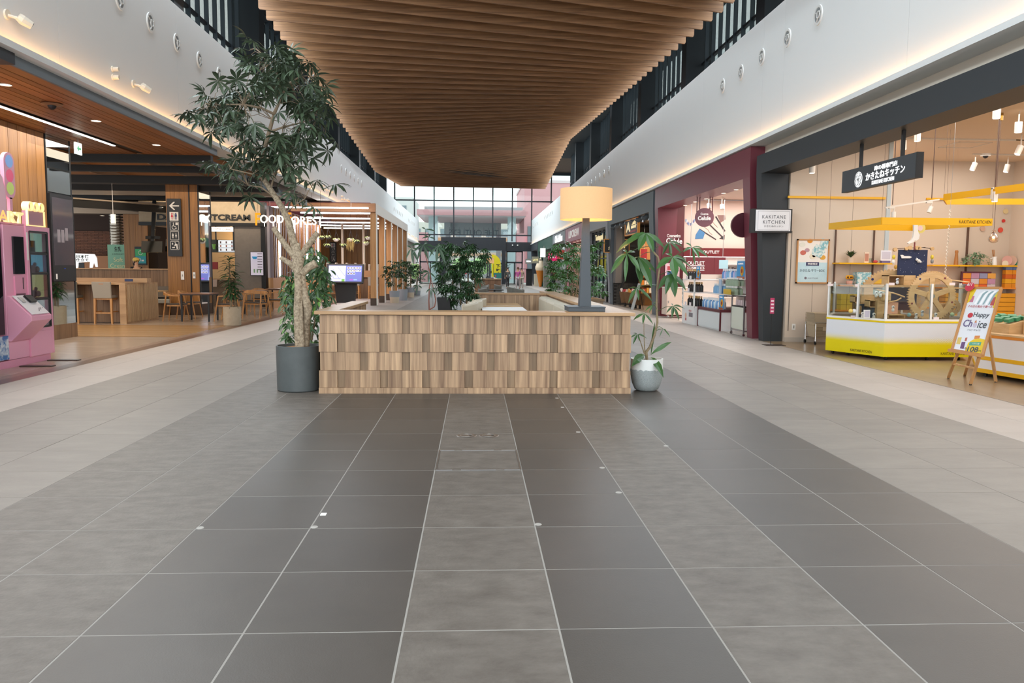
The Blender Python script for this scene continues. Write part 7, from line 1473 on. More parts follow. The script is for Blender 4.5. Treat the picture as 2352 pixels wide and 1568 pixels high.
c = G(2255, 357, 4.0); dc = thing('dome_camera', 'white and black dome camera on the snack shop ceiling', 'camera', (min(c.x, 12), c.y if c.y < 14 else 14, 4.02)); MB().lathe([(0, 0), (.11, 0), (.1, -.05), (0, -.05)], (0, 0, 0), 20).build('base', WHITEP, dc, local=True); MB().sph((0, 0, -.05), .055, 12, 8).build('dome', BLACK, dc, local=True)
av = thing('ceiling_hatch', 'thin square access hatch outline on the snack shop ceiling', 'hatch', (10.3, 12.9, 4.02)); 
for q_ in ((-.35, .35, -.35, -.34), (-.35, .35, .34, .35), (-.35, -.34, -.35, .35), (.34, .35, -.35, .35)): MB().box(*q_, -.012, 0).build('edge_trim', TRK, av, local=True)
# ================================================================== cosmetics shop
RW = M('rose_cream_wall', '#dcc2b8', .85); WRED = M('wine_panel', '#5a1520', .45); WSHOP = M('white_shop_wall', '#eae0da', .7)
YC = 21.2
cw_ = struct(MB().box(6.73, 12, YC, YC+.2, 2.1, 3.6).build('wall_cosmetics', RW)); MB().box(6.05, 6.75, YC-.08, YC+.2, 0, 3.4).build('wine_panel', WRED, cw_)
MB().box(6.75, 11, YC-.1, YC+.1, 1.86, 2.12).build('sign_band', M('wine_band', '#6b141c', .4), cw_); MB().box(6.75, 12, YC+.02, YC+.2, 0, 1.86).build('back_wall', WSHOP, cw_)
MB().box(6.75, 11, YC-.12, YC-.1, 1.84, 1.86).build('light_edge', M('white_edge', '#ffffff', .4, emit=.6), cw_)
struct(MB().box(12, 12.2, 15.5, 21.4, 0, 3.7).build('wall_cosmetics_side', WSHOP)); struct(MB().box(6.5, 8.6, 12.7, 15.5, 3.62, 3.7).box(6.5, 12, 15.5, 21.4, 3.62, 3.7).build('ceiling_cosmetics', M('rose_ceiling', '#cdb6aa', .85))); struct(MB().box(6.5, 8.5, 12.58, 12.7, 0, 4.0).box(8.55, 8.65, 12.6, 15.5, 0, 4.0).box(8.55, 13, 15.42, 15.5, 0, 4.0).build('wall_between_shops', WSHOP))
ct_ = thing('cosmetics_lettering', 'white letters on the wine panel, band and board of the cosmetics shop', 'lettering', (7, YC-.1, 2)); WL = M('white_letter', '#f4eeea', .5, emit=.25)
a = AY(1568, 578, YC-.1)
p = AY(1530, 541, YC-.1); text('Cosmetics', ct_, WL, (6.42-7, -.012, p.z-2), .42, .1, .015, bold=.005); text('Celule', ct_, WL, (6.44-7, -.012, p.z-2-.16), .50, .17, .015, bold=.012)
p = AY(1633, 580, YC-.1); text('OUTLET', ct_, WL, (p.x-7, -.012, 0), .52, .085, .008, bold=.01)
bd_ = thing('outlet_board', 'wine board reading OUTLET COSMETICS over the bottle shelves', 'sign', (7.4, 20.5, 1.55)); MB().box(-.72, .48, 0, .05, -.24, .27).build('board', M('wine_board', '#65202c', .45), bd_, local=True); MB().box(.14, .145, -.004, 0, -.24, .27).build('board_joint', WRED, bd_, local=True)
a, b = AY(1579, 605, 20.5), AY(1618, 605, 20.5); text('OUTLET', bd_, WL, ((a.x+b.x)/2-7.4-.0, -.008, .10), b.x-a.x, .10, .006, bold=.008); text('COSMETICS', bd_, WL, ((a.x+b.x)/2-7.4, -.008, -.05), b.x-a.x, .07, .006, bold=.005)
for z in (.015, -.115): MB().box(a.x-7.4, b.x-7.4, -.012, 0, z-.008, z+.008).build('rule_line', WL, bd_, local=True)
for x in (-.6, .4): MB().cyl((x, .025, .27), (x, .025, 2.05), .01, n=6).build('hanger', STEEL, bd_, local=True)
# drawings of brushes on the cream wall
SK = M('sketch_black', '#3a3538', .7); SKB = M('sketch_blue', '#4a7ba8', .7); SKG = M('sketch_grey', '#8a6a66', .7)
wd_ = thing('brush_drawing', 'sketched make-up brushes drawn on the cream wall', 'wall drawing', (7.8, YC, 2.6)); dd = lambda a, b: AY(1480+a/3.267, 320+b/3.267, YC-.004)
for p0, p1, w_ in (((412, 672), (538, 752), .035), ((490, 640), (588, 735), .04), ((535, 578), (605, 690), .045)): MB().bar(dd(*p0), dd(*p1), w_, .01, (0, 1, 0)).build('brush_handle', SK, wd_)
for pts, mt in ((((412, 672), (455, 702), (440, 745), (380, 748), (385, 715)), SKB), (((560, 745), (600, 752), (603, 715)), SK), (((548, 568), (605, 568), (608, 600), (572, 625)), SKG)): MB().prism([(dd(*q).x, dd(*q).z) for q in pts], YC-.01, YC-.002, 'y').build('brush_head', mt, wd_)
for pts in (((440, 650), (480, 680), (490, 700), (510, 715)), ((505, 612), (530, 640), (550, 660))): MB().tube([dd(*q) for q in pts], .006, 4).build('doodle', SKG, wd_)
gl_ = thing('pennant_garland', 'little blue and white garland at the left of the brush drawing', 'garland', dd(340, 620))
for k in range(10): p = dd(312+k*7, 605+30*math.sin(k/9*PI)); MB().box(p.x-.02, p.x+.02, YC-.014, YC-.006, p.z-.05, p.z+.03).build('pennant', M('pennant_%d' % (k % 3), ('#8fa8c9', '#e6e6ea', '#7d7fae')[k % 3], .6), gl_)
# round hanging sign
p = AX(1480+450/3.267, 320+585/3.267, 6.3); rs_ = thing('round_hanging_sign', 'mauve round hanging sign with white shop name and two pole pairs', 'sign', (6.3, p.y, p.z), -.35)
MB().cyl((0, .0, 0), (0, .12, 0), .245, n=40).build('drum', M('mauve_disc', '#8a5660', .45), rs_, local=True, smooth=True); text('Cosme', rs_, WL, (-.0, -.014, .09), .2, .06, .012, bold=.03); text('Celule', rs_, WL, (0, -.014, -.02), .33, .11, .012, bold=.04)
for x in (-.20, -.13, .13, .20): MB().box(x-.012, x+.012, .04, .08, .05, .6).build('pole', WRED, rs_, local=True)
p = AY(1707, 517, 13.5); hd_ = thing('pillar_disc_sign', 'dark wine disc sign fixed behind the near burgundy pillar', 'sign', p); MB().cyl((0, -.04, 0), (0, .04, 0), .26, n=36).build('disc', M('wine_disc', '#4a1020', .4), hd_, local=True, smooth=True); MB().box(0, .5, -.02, .02, -.03, .03).build('bracket', WRED, hd_, local=True)
for k, (px, py) in enumerate(((1574, 471), (1597, 463), (1622, 456), (1662, 443), (1692, 435))):
    c = G(px, py, 3.33); downlight(min(max(c.x, 6.1), 6.45), c.y, 3.326, 'square-set light under the burgundy beam, %s from the far pillar' % ordw[k] if k else 'light under the burgundy beam, nearest the far pillar', .06, 'lights under the burgundy beam', 6)
for px, py, l in ((1658, 470, 'larger'), (1628, 468, 'smaller')): c = AY(px, py, 20.2); t = thing('shop_spotlight', '%s white spotlight high in the cosmetics shop' % l, 'spotlight', c); MB().cyl((0, 0, 0), (0, -.05, -.14), .06, n=14).build('barrel', M('spot_white'), t, local=True); MB().cyl((0, 0, 0), (0, 0, 3.62-c.z), .012, n=6).build('stem', TRK, t, local=True)
# display fixtures along the shop front
CW = M('cabinet_white', '#e4e4e4', .35); SHW = M('shelf_white', '#f0eae6', .4)
fx_ = thing('display_cabinet', 'low white cabinet with wine edges and tiered glass shelves of blue bottles', 'cabinet', (6.5, 15.9, 0))
MB().box(6.02, 7.0, 15.02, 16.8, 0.0, .44).build('body', CW, fx_); MB().box(5.99, 7.02, 15.0, 16.82, .44, .50).build('wine_top', WRED, fx_)
for y in (15.0, 16.80): MB().box(5.995, 6.03, y, y+.03, 0, .44).build('wine_edge', WRED, fx_)
MB().box(6.0, 6.02, 15.06, 16.77, .03, .42).build('front_panel', M('panel_pale', '#dde4e6', .3), fx_)
MB().box(6.25, 7.0, 15.05, 16.8, .83, .85).build('shelf', SHW, fx_); MB().box(6.45, 7.0, 15.05, 16.8, 1.20, 1.22).build('shelf', SHW, fx_); MB().box(6.98, 7.0, 15.05, 16.8, .5, 1.7).build('back_panel', SHW, fx_)
fx2 = thing('bottle_rack', 'white rack of dark bottles with a vertical Japanese banner', 'rack', (6.3, 17.6, 0))
MB().box(5.95, 6.7, 17.0, 18.15, 0, .46).build('body', CW, fx2)
for z in (.46, .83, 1.16): MB().box(5.95, 6.7, 17.0, 18.15, z, z+.025).build('shelf', SHW, fx2)
for y in (17.0, 18.1): MB().box(5.94, 5.97, y, y+.06, .46, 1.2).build('banner_post', M('banner_white', '#f2f0ec', .5), fx2)
for k, s_ in enumerate('待望の再入荷'): text(s_, fx2, BLACK, (5.938-6.3, 18.13-17.6, 1.14-.115*k), .07, .08, .001, rz=-PI/2, bold=.02)
text('GIO', fx2, M('print_red', '#b8434a', .5), (5.946-6.3, 17.35-17.6, .36), .25, .05, .001, rz=-PI/2, bold=.02); MB().box(5.945, 5.95, 17.1, 17.45, .2, .31).build('print_text', M('print_grey'), fx2)
MB().cyl((5.944, 17.75, .22), (5.95, 17.75, .22), .07, n=16).build('print_face', M('print_skin', '#e3b79c', .6), fx2); MB().box(5.944, 5.95, 17.7, 17.8, .08, .15).build('print_shirt', M('print_red'), fx2)
def bottle(nm, lab, grp, x, y, z, h, r, body, cap):
    t = thing(nm, lab, 'bottle', (x, y, z), 0, grp); MB().lathe([(0, 0), (r, 0), (r, h*.62), (r*.4, h*.74), (r*.4, h*.8)], (0, 0, 0), 9).build('body', body, t, local=True, smooth=True); MB().lathe([(r*.5, h*.8), (r*.5, h), (0, h)], (0, 0, 0), 8).build('cap', cap, t, local=True)
    return t
BB = [M('bottle_sky', '#7fb0d6', .3), M('bottle_white', '#dfe6ec', .3), M('bottle_blue', '#4f86c4', .3), M('bottle_lilac', '#b9b4d8', .3)]; BK = M('bottle_black', '#1c1a1c', .25); BG = M('bottle_sage', '#9db39c', .35); CPW = M('cap_white', '#eeeeee', .3); CPG = M('cap_gold', '#b8935a', .35)
b0 = [bottle('lotion_bottle', 'x', 'g', 0, 0, 0, .24, .042, m_, CPW) for m_ in BB]; bk0 = bottle('dark_bottle', 'x', 'g', 0, 0, 0, .26, .05, BK, CPG); bg0 = bottle('sage_jar', 'x', 'g', 0, 0, 0, .2, .055, BG, CPW)
used = set()
IDX = {}
for c_ in bpy.data.objects:
    if c_.parent: IDX.setdefault(c_.parent.name, []).append(c_)
def put(src, x, y, z, lab, grp, cat='bottle'):
    if src.name in used: o = copy_tree(src, None, IDX)
    else: o = src; used.add(src.name)
    o.location = (x, y, z); o['label'] = lab; o['group'] = grp; o['category'] = cat
for k in range(17): put(b0[(k*7 % 5) % 4], 6.62+.12*(k % 2), 15.62+.07*k, 1.22, 'pale or blue bottle on the top cabinet tier, %s from the right end' % nth(k), 'bottles on the top tier')
for k in range(15): put(b0[(k*3) % 3], 6.40+.13*(k % 2), 16.72-.055*k, .85, 'pale or blue bottle on the middle cabinet tier, %s from the left end' % nth(k), 'bottles on the middle tier')
for k in range(14): put(bg0, 6.40+.13*(k % 2), 15.1+.058*k, .85, 'sage green jar on the middle cabinet tier, %s from the right end' % nth(k), 'sage jars on the middle tier', 'jar')
for k in range(14): put(bg0, 6.42+.13*(k % 2), 15.1+.058*k, 1.052, 'upper stacked sage green jar on the middle tier, %s from the right end' % nth(k), 'stacked sage jars', 'jar')
for k in range(30): put(b0[(k*5) % 4 if k % 3 else 1], 6.12+.14*(k % 2), 15.45+.045*k, .5, 'pale or blue bottle on the lowest cabinet tier, %s from the right end' % nth(k), 'bottles on the lowest tier')
for z, n_, l in ((1.185, 7, 'top'), (.855, 9, 'middle'), (.485, 9, 'lowest')):
    for k in range(n_): put(bk0, 6.08+.12*(k % 2), 17.12+(.1 if n_ == 9 else .11)*k+.25*(l == 'top'), z, 'dark bottle with gold cap on the %s rack shelf, %s from the right end' % (l, nth(k)), 'dark bottles on the %s shelf' % l)
def sunflower_card(y, x, z, w_, h_, lab):
    t = thing('display_card', lab, 'card', (x, y, z), -PI/2); MB().box(-w_/2, w_/2, 0, .015, 0, h_).build('board', M('card_blue', '#3f9bd8', .45), t, local=True); MB().box(-w_/2, w_/2, -.004, 0, 0, h_*.14).build('card_foot', M('card_rust', '#b9602c', .5), t, local=True); MB().cyl((w_*.18, -.006, h_*.45), (w_*.18, 0, h_*.45), h_*.27, n=16).build('sunflower', M('sun_yellow'), t, local=True); MB().cyl((w_*.18, -.01, h_*.45), (w_*.18, -.006, h_*.45), h_*.12, n=12).build('flower_centre', M('flower_rust', '#9a3a2c', .7), t, local=True); text('SUMMER', t, WL, (0, -.004, h_*.86), w_*.7, h_*.09, .002, bold=.03)
sunflower_card(15.28, 6.55, 1.22, .52, .42, 'large blue sunflower card at the right end of the top tier'); sunflower_card(15.2, 6.08, .5, .3, .34, 'blue sunflower card at the right end of the lowest tier'); sunflower_card(17.08, 6.05, 1.185, .28, .34, 'small blue sunflower card on the bottle rack')
for k, (y, z, c, l) in enumerate(((17.8, 1.19, '#efe2e2', 'pinkish'), (17.45, 1.19, '#f0eeea', 'white'), (17.6, .86, '#efe6ea', 'white and pink'), (17.85, .49, '#e9e9f0', 'pale violet'), (17.4, .49, '#f0e4e6', 'pale pink'))): o = MB().box(-.004, .004, -.08, .08, 0, .09).build('price_card', M('pc_'+c, c, .5)); o.location = (5.96, y, z); tag(o, '%s price card on the %s shelf edge of the bottle rack' % (l, 'top' if z > 1 else 'middle' if z > .6 else 'lowest'), 'card')
box_thing('leaning_card', 'pale blue leaning card in the middle tier of the cabinet', 'card', 6.30, 6.33, 15.95, 16.1, .85, 1.2, M('card_pale', '#b8cfe6', .5))
box_thing('strip_sign', 'red and yellow strip sign at the right of the middle tier', 'sign', 6.22, 6.25, 15.02, 15.5, .86, .98, M('strip_yellow', '#e0b63a', .5), None); 
bl_ = thing('hanging_banner', 'pale blue banner hanging above the blue bottles', 'banner', (7.35, 18.6, 1.55)); a, b = AY(1652, 597, 18.6), AY(1672, 617, 18.6); bl_.location = ((a.x+b.x)/2, 18.6, b.z); MB().box(-(b.x-a.x)/2, (b.x-a.x)/2, 0, .01, 0, a.z-b.z).build('cloth', M('banner_blue', '#a9cfdd', .6), bl_, local=True); MB().cyl((0, .02, -b.z), (0, .02, a.z-b.z), .01, n=6).build('pole', STEEL, bl_, local=True)
wsf = thing('wall_shelves', 'back wall shelves of dark goods in the cosmetics shop', 'shelves', (9, 21.0, 0))
for z in (.6, .95, 1.3, 1.62): MB().box(7.9, 9.6, 20.85, 21.18, z, z+.02).build('shelf', SHW, wsf)
m = MB(); r2 = random.Random(1)
for z in (.62, .97, 1.32): 
    for k in range(22): x = 7.95+k*.073; m.box(x, x+.05, 20.92, 21.0, z, z+r2.uniform(.1, .24))
m.build('stock', M('stock_dark', '#4a4044', .5), wsf, kind='stuff')
tr_ = thing('display_trolley', 'white board trolley on castors beside the burgundy pillar', 'trolley', (6.15, 13.9, 0))
for x in (6.04, 6.4):
    for y in (13.5, 14.3): MB().box(x-.015, x+.015, y-.015, y+.015, .06, .86).build('post', STEEL, tr_); MB().cyl((x, y-.012, .03), (x, y+.012, .03), .03, n=12).build('castor', CHROME, tr_)
MB().box(6.03, 6.05, 13.52, 14.28, .14, .62).build('board', M('trolley_board', '#d5d8ca', .5), tr_); MB().box(6.03, 6.42, 13.5, 14.3, .62, .65).build('shelf', BLACK, tr_); MB().box(6.03, 6.42, 13.5, 14.3, .10, .12).build('base_rail', STEEL, tr_); MB().box(6.03, 6.42, 13.5, 14.3, .855, .87).build('top_rail', BLACK, tr_)
for k in range(5): o = MB().box(-.04, .04, -.05, .05, 0, .12).build('small_pack', M('pack_rose', '#d9c4c4', .5)); o.location = (6.15, 13.6+.15*k, .65); tag(o, 'small pale pack on the trolley shelf, %s from the pillar end' % nth(k), 'pack', 'packs on the trolley shelf')
sc_ = thing('storage_cabinet', 'cream cabinet on castors before the wine panel', 'cabinet', (6.35, 20.3, 0)); MB().box(5.98, 6.72, 20.0, 20.6, .1, .9).build('body', M('cabinet_cream', '#dcc6b6', .5), sc_); MB().box(5.99, 6.71, 19.985, 20.0, .12, .86).build('door', M('cabinet_cream'), sc_); MB().box(5.97, 6.73, 19.98, 20.62, .9, .92).build('top', WHITEP, sc_); MB().box(6.02, 6.04, 19.97, 19.985, .45, .52).build('handle', STEEL, sc_)
for x in (6.05, 6.65): MB().cyl((x-.015, 20.05, .05), (x+.015, 20.05, .05), .05, n=12).build('castor', CHROME, sc_)
pp_ = thing('pink_poster', 'pink promotional poster on the wine panel', 'poster', (6.55, YC-.1, 1.4)); a, b = AY(1528, 604, YC-.1), AY(1560, 650, YC-.1); pp_.location = ((a.x+b.x)/2, YC-.1, (a.z+b.z)/2); W2, H2 = (b.x-a.x)/2, (a.z-b.z)/2; MB().box(-W2, W2, -.01, 0, -H2, H2).build('sheet', M('poster_pink', '#e3b9c4', .5), pp_, local=True)
for k, c in enumerate(('#b8434a', '#3f6fb0', '#f0e6ea')): MB().box(-W2*.7, W2*.7, -.013, -.01, H2*(.5-.5*k)-.06, H2*(.5-.5*k)+.06).build('print', M('pp_'+c, c, .5), pp_, local=True)
# ================================================================== grocery shop
BRG = M('grey_brick', '#3c3b3a', .7, var=.15); GRW = M('grocery_wall', '#4a443f', .8)
gw = struct(MB().box(8.6, 8.8, 21.7, 30.1, 0, 3.4).build('wall_grocery', GRW)); MB().box(6.4, 8.8, 30.0, 30.15, 0, 3.4).build('end_wall', GRW, gw); MB().box(6.5, 8.8, 21.5, 30, 3.25, 3.35).build('shop_ceiling', M('beam_black', '#141312', .6), gw)
mbk = MB().box(0, .19, -.03, 0, 0, .06).mesh('brick', BRG)
for r in range(13):
    for k in range(5): inst('brick', mbk, gw, (6.02+k*.2+(.1 if r % 2 else 0), 29.0, r*.068))
MB().box(6.0, 7.1, 29.0, 29.1, 0, .885).build('dwarf_wall', M('mortar_dark', '#2a2827', .9), gw); MB().box(5.98, 7.1, 28.96, 29.12, .885, .91).build('dwarf_wall_cap', BLACK, gw)
MB().box(6.05, 6.3, 28.9, 29.9, .9, 3.2).build('grey_return', M('return_grey', '#6b6765', .6), gw)
gs_ = thing('goods_shelving', 'brightly lit shelving full of orange and cream goods', 'shelving', (7.4, 28.2, 0))
MB().box(6.95, 8.55, 28.5, 28.6, 0, 2.6).build('back_panel', M('shelf_back_warm', '#a8743f', .6), gs_)
for z in (.5, .82, 1.14, 1.46, 1.85): MB().box(6.95, 8.55, 28.1, 28.5, z, z+.03).build('shelf', M('shelf_oak', '#8d6a45', .5), gs_); 
r2 = random.Random(12); GC = [M('good_%d' % k, c, .5) for k, c in enumerate(('#d9822c', '#e8d9b8', '#b8452c', '#e0a84a', '#f0e6d6', '#7a4a2c'))]
for z, l in ((.53, 'lowest'), (.85, 'second'), (1.17, 'third'), (1.49, 'top')):
    x = 6.98; q = -1
    while x < 8.5:
        q += 1; w_ = r2.uniform(.06, .12); h_ = r2.uniform(.12, .24); box_thing('shelf_good', 'orange or cream packet on the %s grocery shelf, %s from the left' % (l, nth(q)), 'packet', x, x+w_, 28.15, 28.35, z, z+h_, r2.choice(GC), 'goods on the %s grocery shelf' % l); x += w_+.02
lamp_point('grocery_shelf_lamp', (7.3, 27.2, 2.3), 18, (1, .7, .4), .1); lamp_point('grocery_shelf_lamp', (8.2, 26.8, 2.3), 12, (1, .7, .4), .1)
WK = M('wicker', '#8d6a48', .8, noise=(60, '#5d4228', .1, (1, 1, 2)), bump=(90, .8))
for k, (x, y) in enumerate(((6.22, 27.6), (6.28, 26.9), (6.34, 26.2), (6.38, 25.6))):
    t = thing('wicker_basket', 'wicker basket of wrapped goods, %s from the dwarf brick wall' % ordw[k] if k else 'wicker basket of wrapped goods nearest the dwarf brick wall', 'basket', (x, y, 0), 0, 'wicker baskets of the grocery'); 
    m = MB(); m.lathe([(0, .15), (.16, .15), (.24, .56), (.25, .58), (.22, .57), (.0, .5)], (0, 0, 0), 14); m.build('body', WK, t, local=True); MB().cyl((0, 0, 0), (0, 0, .16), .05, n=8).build('leg', BLACK, t, local=True)
    for q in range(7): o = MB().box(-.045, .045, -.02, .02, -.07, .07).build('wrapped_good', M('wrap_%d' % (q % 3), ('#e6dcd2', '#a8303a', '#d9a04a')[q % 3], .5)); o.location = (x+r2.uniform(-.14, .14), y+r2.uniform(-.14, .14), .60+r2.uniform(-.02, .05)); o.rotation_euler = (r2.uniform(-.5, .5), r2.uniform(-.5, .5), r2.uniform(0, 3)); tag(o, '%s wrapped packet in the %s wicker basket from the brick wall, %s of its seven' % (('cream', 'red', 'amber')[q % 3], nth(k), nth(q)), 'packet', 'packets in the wicker baskets')
hb_ = thing('grocery_sign', 'orange-framed slate sign with a large cream A at the grocery', 'sign', (6.0, 25.6, 3.0), -PI/2); OF = M('orange_frame', '#d08a3c', .4, emit=.15)
MB().box(-1.15, 1.15, 0, .06, -.27, .27).build('board', M('slate_board', '#4a4f52', .5), hb_, local=True)
for q_ in ((-1.18, 1.18, .25, .29), (-1.18, 1.18, -.29, -.25), (-1.18, -1.09, -.29, .29), (1.09, 1.18, -.29, .29)): MB().box(q_[0], q_[1], -.02, .07, q_[2], q_[3]).build('frame_bar', OF, hb_, local=True)
CRM = M('cream_lit', '#f2e2b8', .5, emit=.6, ecol='#f2dca8'); text('A', hb_, CRM, (-.55, -.012, .02), .8, .36, .01, bold=.04); text('IMÉE\nMENT', hb_, CRM, (.45, -.012, .07), .9, .26, .01, bold=.06); MB().box(-.3, .85, -.01, 0, -.2, -.13).build('red_line', M('print_red'), hb_, local=True); text('&', hb_, M('cap_gold'), (-.75, -.012, -.17), .3, .12, .01)
for x in (-.9, .9): MB().box(x-.02, x+.02, .01, .05, .27, .42).build('hanger', BLACK, hb_, local=True)
for k in range(7): y = 23.4+1.0*k; t = thing('hood_lamp', 'curved grey hood lamp under the grey beam, %s from the near pillar' % ordw[k] if k else 'curved grey hood lamp under the grey beam nearest the near pillar', 'lamp', (6.1, y, 3.30), 0, 'hood lamps of the grocery'); m = MB(); m.tube([(0, 0, 0), (-.02, 0, -.08), (-.10, 0, -.13), (-.2, 0, -.10)], [.09, .1, .09, .06], 10); m.build('hood', M('hood_grey', '#565c60', .45), t, local=True, smooth=True); MB().cyl((.06, 0, -.01), (.06, 0, -.2), .06, n=12).build('spot', STEEL, t, local=True)
ks_ = thing('projecting_sign', 'black projecting sign with orange frame, house mark and Japanese name', 'sign', (5.6, 29.9, 2.45)); a, b = AY(1388, 549, 29.9), AY(1445, 580, 29.9); W2, H2 = (b.x-a.x)/2, (a.z-b.z)/2; ks_.location = ((a.x+b.x)/2, 29.9, (a.z+b.z)/2)
MB().box(-W2, W2, 0, .1, -H2, H2).build('board', M('sign_soot', '#17130f', .4), ks_, local=True)
for q_ in ((-W2, W2, H2-.02, H2+.01), (-W2, W2, -H2-.01, -H2+.02), (-W2-.01, -W2+.02, -H2, H2), (W2-.02, W2+.01, -H2, H2)): MB().box(q_[0], q_[1], -.015, .1, q_[2], q_[3]).build('frame_bar', OF, ks_, local=True)
text('久保田石蔵', ks_, CRM, (-.0, -.012, -.09), W2*1.35, .15, .008, bold=.03)
m = MB(); m.bar((-.17, -.008, .05), (0, -.008, .2), .03, .008, (0, 1, 0)).bar((0, -.008, .2), (.17, -.008, .05), .03, .008, (0, 1, 0)).box(-.09, .09, -.01, 0, .0, .1); m.build('house_mark', CRM, ks_, local=True); MB().box(W2, W2+.3, .03, .07, -.05, .05).build('bracket', BLACK, ks_, local=True)
lb_ = thing('leaning_blackboard', 'pale leaning board among the wicker baskets', 'board', (6.2, 25.2, 0)); MB().hexa([(6.0, 25.0, 0), (6.03, 25.0, 0), (6.03, 25.4, 0), (6.0, 25.4, 0), (6.25, 25.0, .95), (6.28, 25.0, .95), (6.28, 25.4, .95), (6.25, 25.4, .95)]).build('board', M('board_pale', '#b9bcb8', .5), lb_); MB().bar((6.26, 25.2, .94), (6.42, 25.2, 0), .02).build('prop', BLACK, lb_)
bb_ = thing('blackboard', 'dark leaning blackboard by the dwarf brick wall', 'board', (6.3, 28.6, 0)); MB().hexa([(6.15, 28.4, .5), (6.18, 28.4, .5), (6.18, 28.75, .5), (6.15, 28.75, .5), (6.35, 28.4, 1.1), (6.38, 28.4, 1.1), (6.38, 28.75, 1.1), (6.35, 28.75, 1.1)]).build('board', BLACK, bb_); MB().bar((6.2, 28.55, 0), (6.2, 28.55, .52), .03).build('stand', BLACK, bb_)
rb_ = thing('hanging_banner', 'red and white hanging banner inside the grocery', 'banner', AY(1479, 590, 26.5)); MB().box(-.12, .12, 0, .02, -.5, .3).build('cloth', M('banner_red', '#b8303a', .6), rb_, local=True); MB().box(-.08, .08, -.004, 0, -.3, -.05).build('banner_mark', WHITEP, rb_, local=True); MB().cyl((0, .01, .3), (0, .01, 3.25-rb_.location.z), .006, n=5).build('wire', STEEL, rb_, local=True)
# ================================================================== the farther shops on the right
DW = M('far_shop_inner', '#8a7466', .8); struct(MB().box(9.5, 9.7, 30.1, 76, 0, 4).build('wall_far_shops', DW)); struct(MB().box(6.5, 9.6, 30.1, 76, 3.4, 3.5).build('ceiling_far_shops', M('far_ceiling', '#6d625a', .8)))
for y, mt in ((37.5, PLAV), (45.7, M('rose_inner', '#c9a896', .7)), (53.7, GPALE), (66.65, PGRN), (60, PGRN)): MB().box(6.4, 9.5, y, y+.12, 0, 3.4).build('divider', mt, bpy.data.objects['wall_far_shops'])
gf = thing('glazed_front', 'black-framed glass shop front behind the lamp post', 'shop front', (6.3, 34, 0))
for k in range(6): MB().box(6.25, 6.33, 31.0+k*1.15, 31.08+k*1.15, 0, 3.3).build('mullion', BLACK, gf)
for z in (.35, 1.15, 1.95, 3.2): MB().box(6.25, 6.33, 31.0, 36.8, z, z+.05).build('rail', BLACK, gf)
for k in range(5): MB().box(6.28, 6.30, 31.08+k*1.15, 32.15+k*1.15, .4, 3.2).build('pane', GLASS, gf)
tl_ = thing('far_lettering', 'cream lit letters on the pale portal shop front', 'lettering', (6.2, 33, 3.0), -PI/2); text('Tsutsugami', tl_, CRM, (-1.2, -.02, -.05), 2.2, .36, .02, bold=.03)
it_ = thing('shop_counter', 'rosewood counter with baskets inside the pale portal', 'counter', (6.9, 31.5, 0)); MB().box(6.5, 7.6, 30.8, 32.2, 0, .95).build('body', M('counter_mauve', '#9a8684', .6), it_); MB().box(6.45, 7.65, 30.75, 32.25, .95, 1.0).build('top', WHITEP, it_); MB().box(7.4, 7.6, 30.8, 32.2, 1.3, 2.2).build('cupboard', M('cupboard_brown', '#6a4030', .5), it_); MB().box(6.5, 6.55, 30.8, 31.3, 2.0, 2.9).build('noren', M('noren_navy', '#22365a', .7), it_)
rl_ = thing('rose_lettering', 'white letters on the rose pink portal', 'lettering', (5.9, 41.5, 3.5), -PI/2); text('LIPCREW', rl_, WL, (0, -.02, .02), 4.6, .42, .03, bold=.03)
for k in range(4): downlight(6.2, 39+k*1.5, 3.095, 'warm light under the rose portal, %s' % ('nearest', 'second', 'third', 'farthest')[k], .1, 'lights under the rose portal', 6)
cl_ = thing('cafe_lettering', 'white lit cafe letters on the grey far portal', 'lettering', (5.9, 49.5, 3.55), -PI/2); text('Café & Bakes', cl_, SWH, (0, -.02, .0), 4.6, .5, .03, bold=.03)
def psign(nm, px0, py0, px1, py1, y, bg_, body, txt, lab, e=.35, sub=None):
    a, b = AY(px0, py0, y), AY(px1, py1, y); t = thing(nm, lab, 'sign', ((a.x+b.x)/2, y, (a.z+b.z)/2)); W2, H2 = (b.x-a.x)/2, (a.z-b.z)/2; MB().box(-W2, W2, 0, .15, -H2, H2).build('box', M('ps_'+bg_, bg_, .4, emit=e), t, local=True); text(body, t, txt, (0, -.02, .0 if not sub else H2*.15), W2*1.5, H2*.7, .01, bold=.04)
    if sub: text(sub, t, txt, (0, -.02, -H2*.4), W2*1.3, H2*.25, .01, bold=.02)
    MB().box(W2, W2+.4, .05, .1, -.04, .04).build('bracket', BLACK, t, local=True)
psign('ice_cream_sign', 1260, 579.5, 1279.5, 599, 50, '#e8156f', 'BR', WL, 'bright pink projecting sign with white BR letters'); psign('brick_red_sign', 1280.5, 574, 1303, 596, 47, '#a83a34', 'Don Mare', M('gold_letter', '#e6c4a8', .5), 'brick red projecting sign next to the pink one'); psign('grey_brand_sign', 1207, 594, 1221.5, 606, 66, '#7a7a74', 'GODIVA', SWH, 'grey projecting sign at the far end, left one', .15); psign('olive_brand_sign', 1222, 589, 1238, 604.5, 62, '#8a8672', 'LATTE', M('gold_lit', '#e9dca0', .5, emit=.5), 'olive grey projecting sign right of the grey one', .15)
for x, y in ((6.5, 58), (6.5, 60)): pass
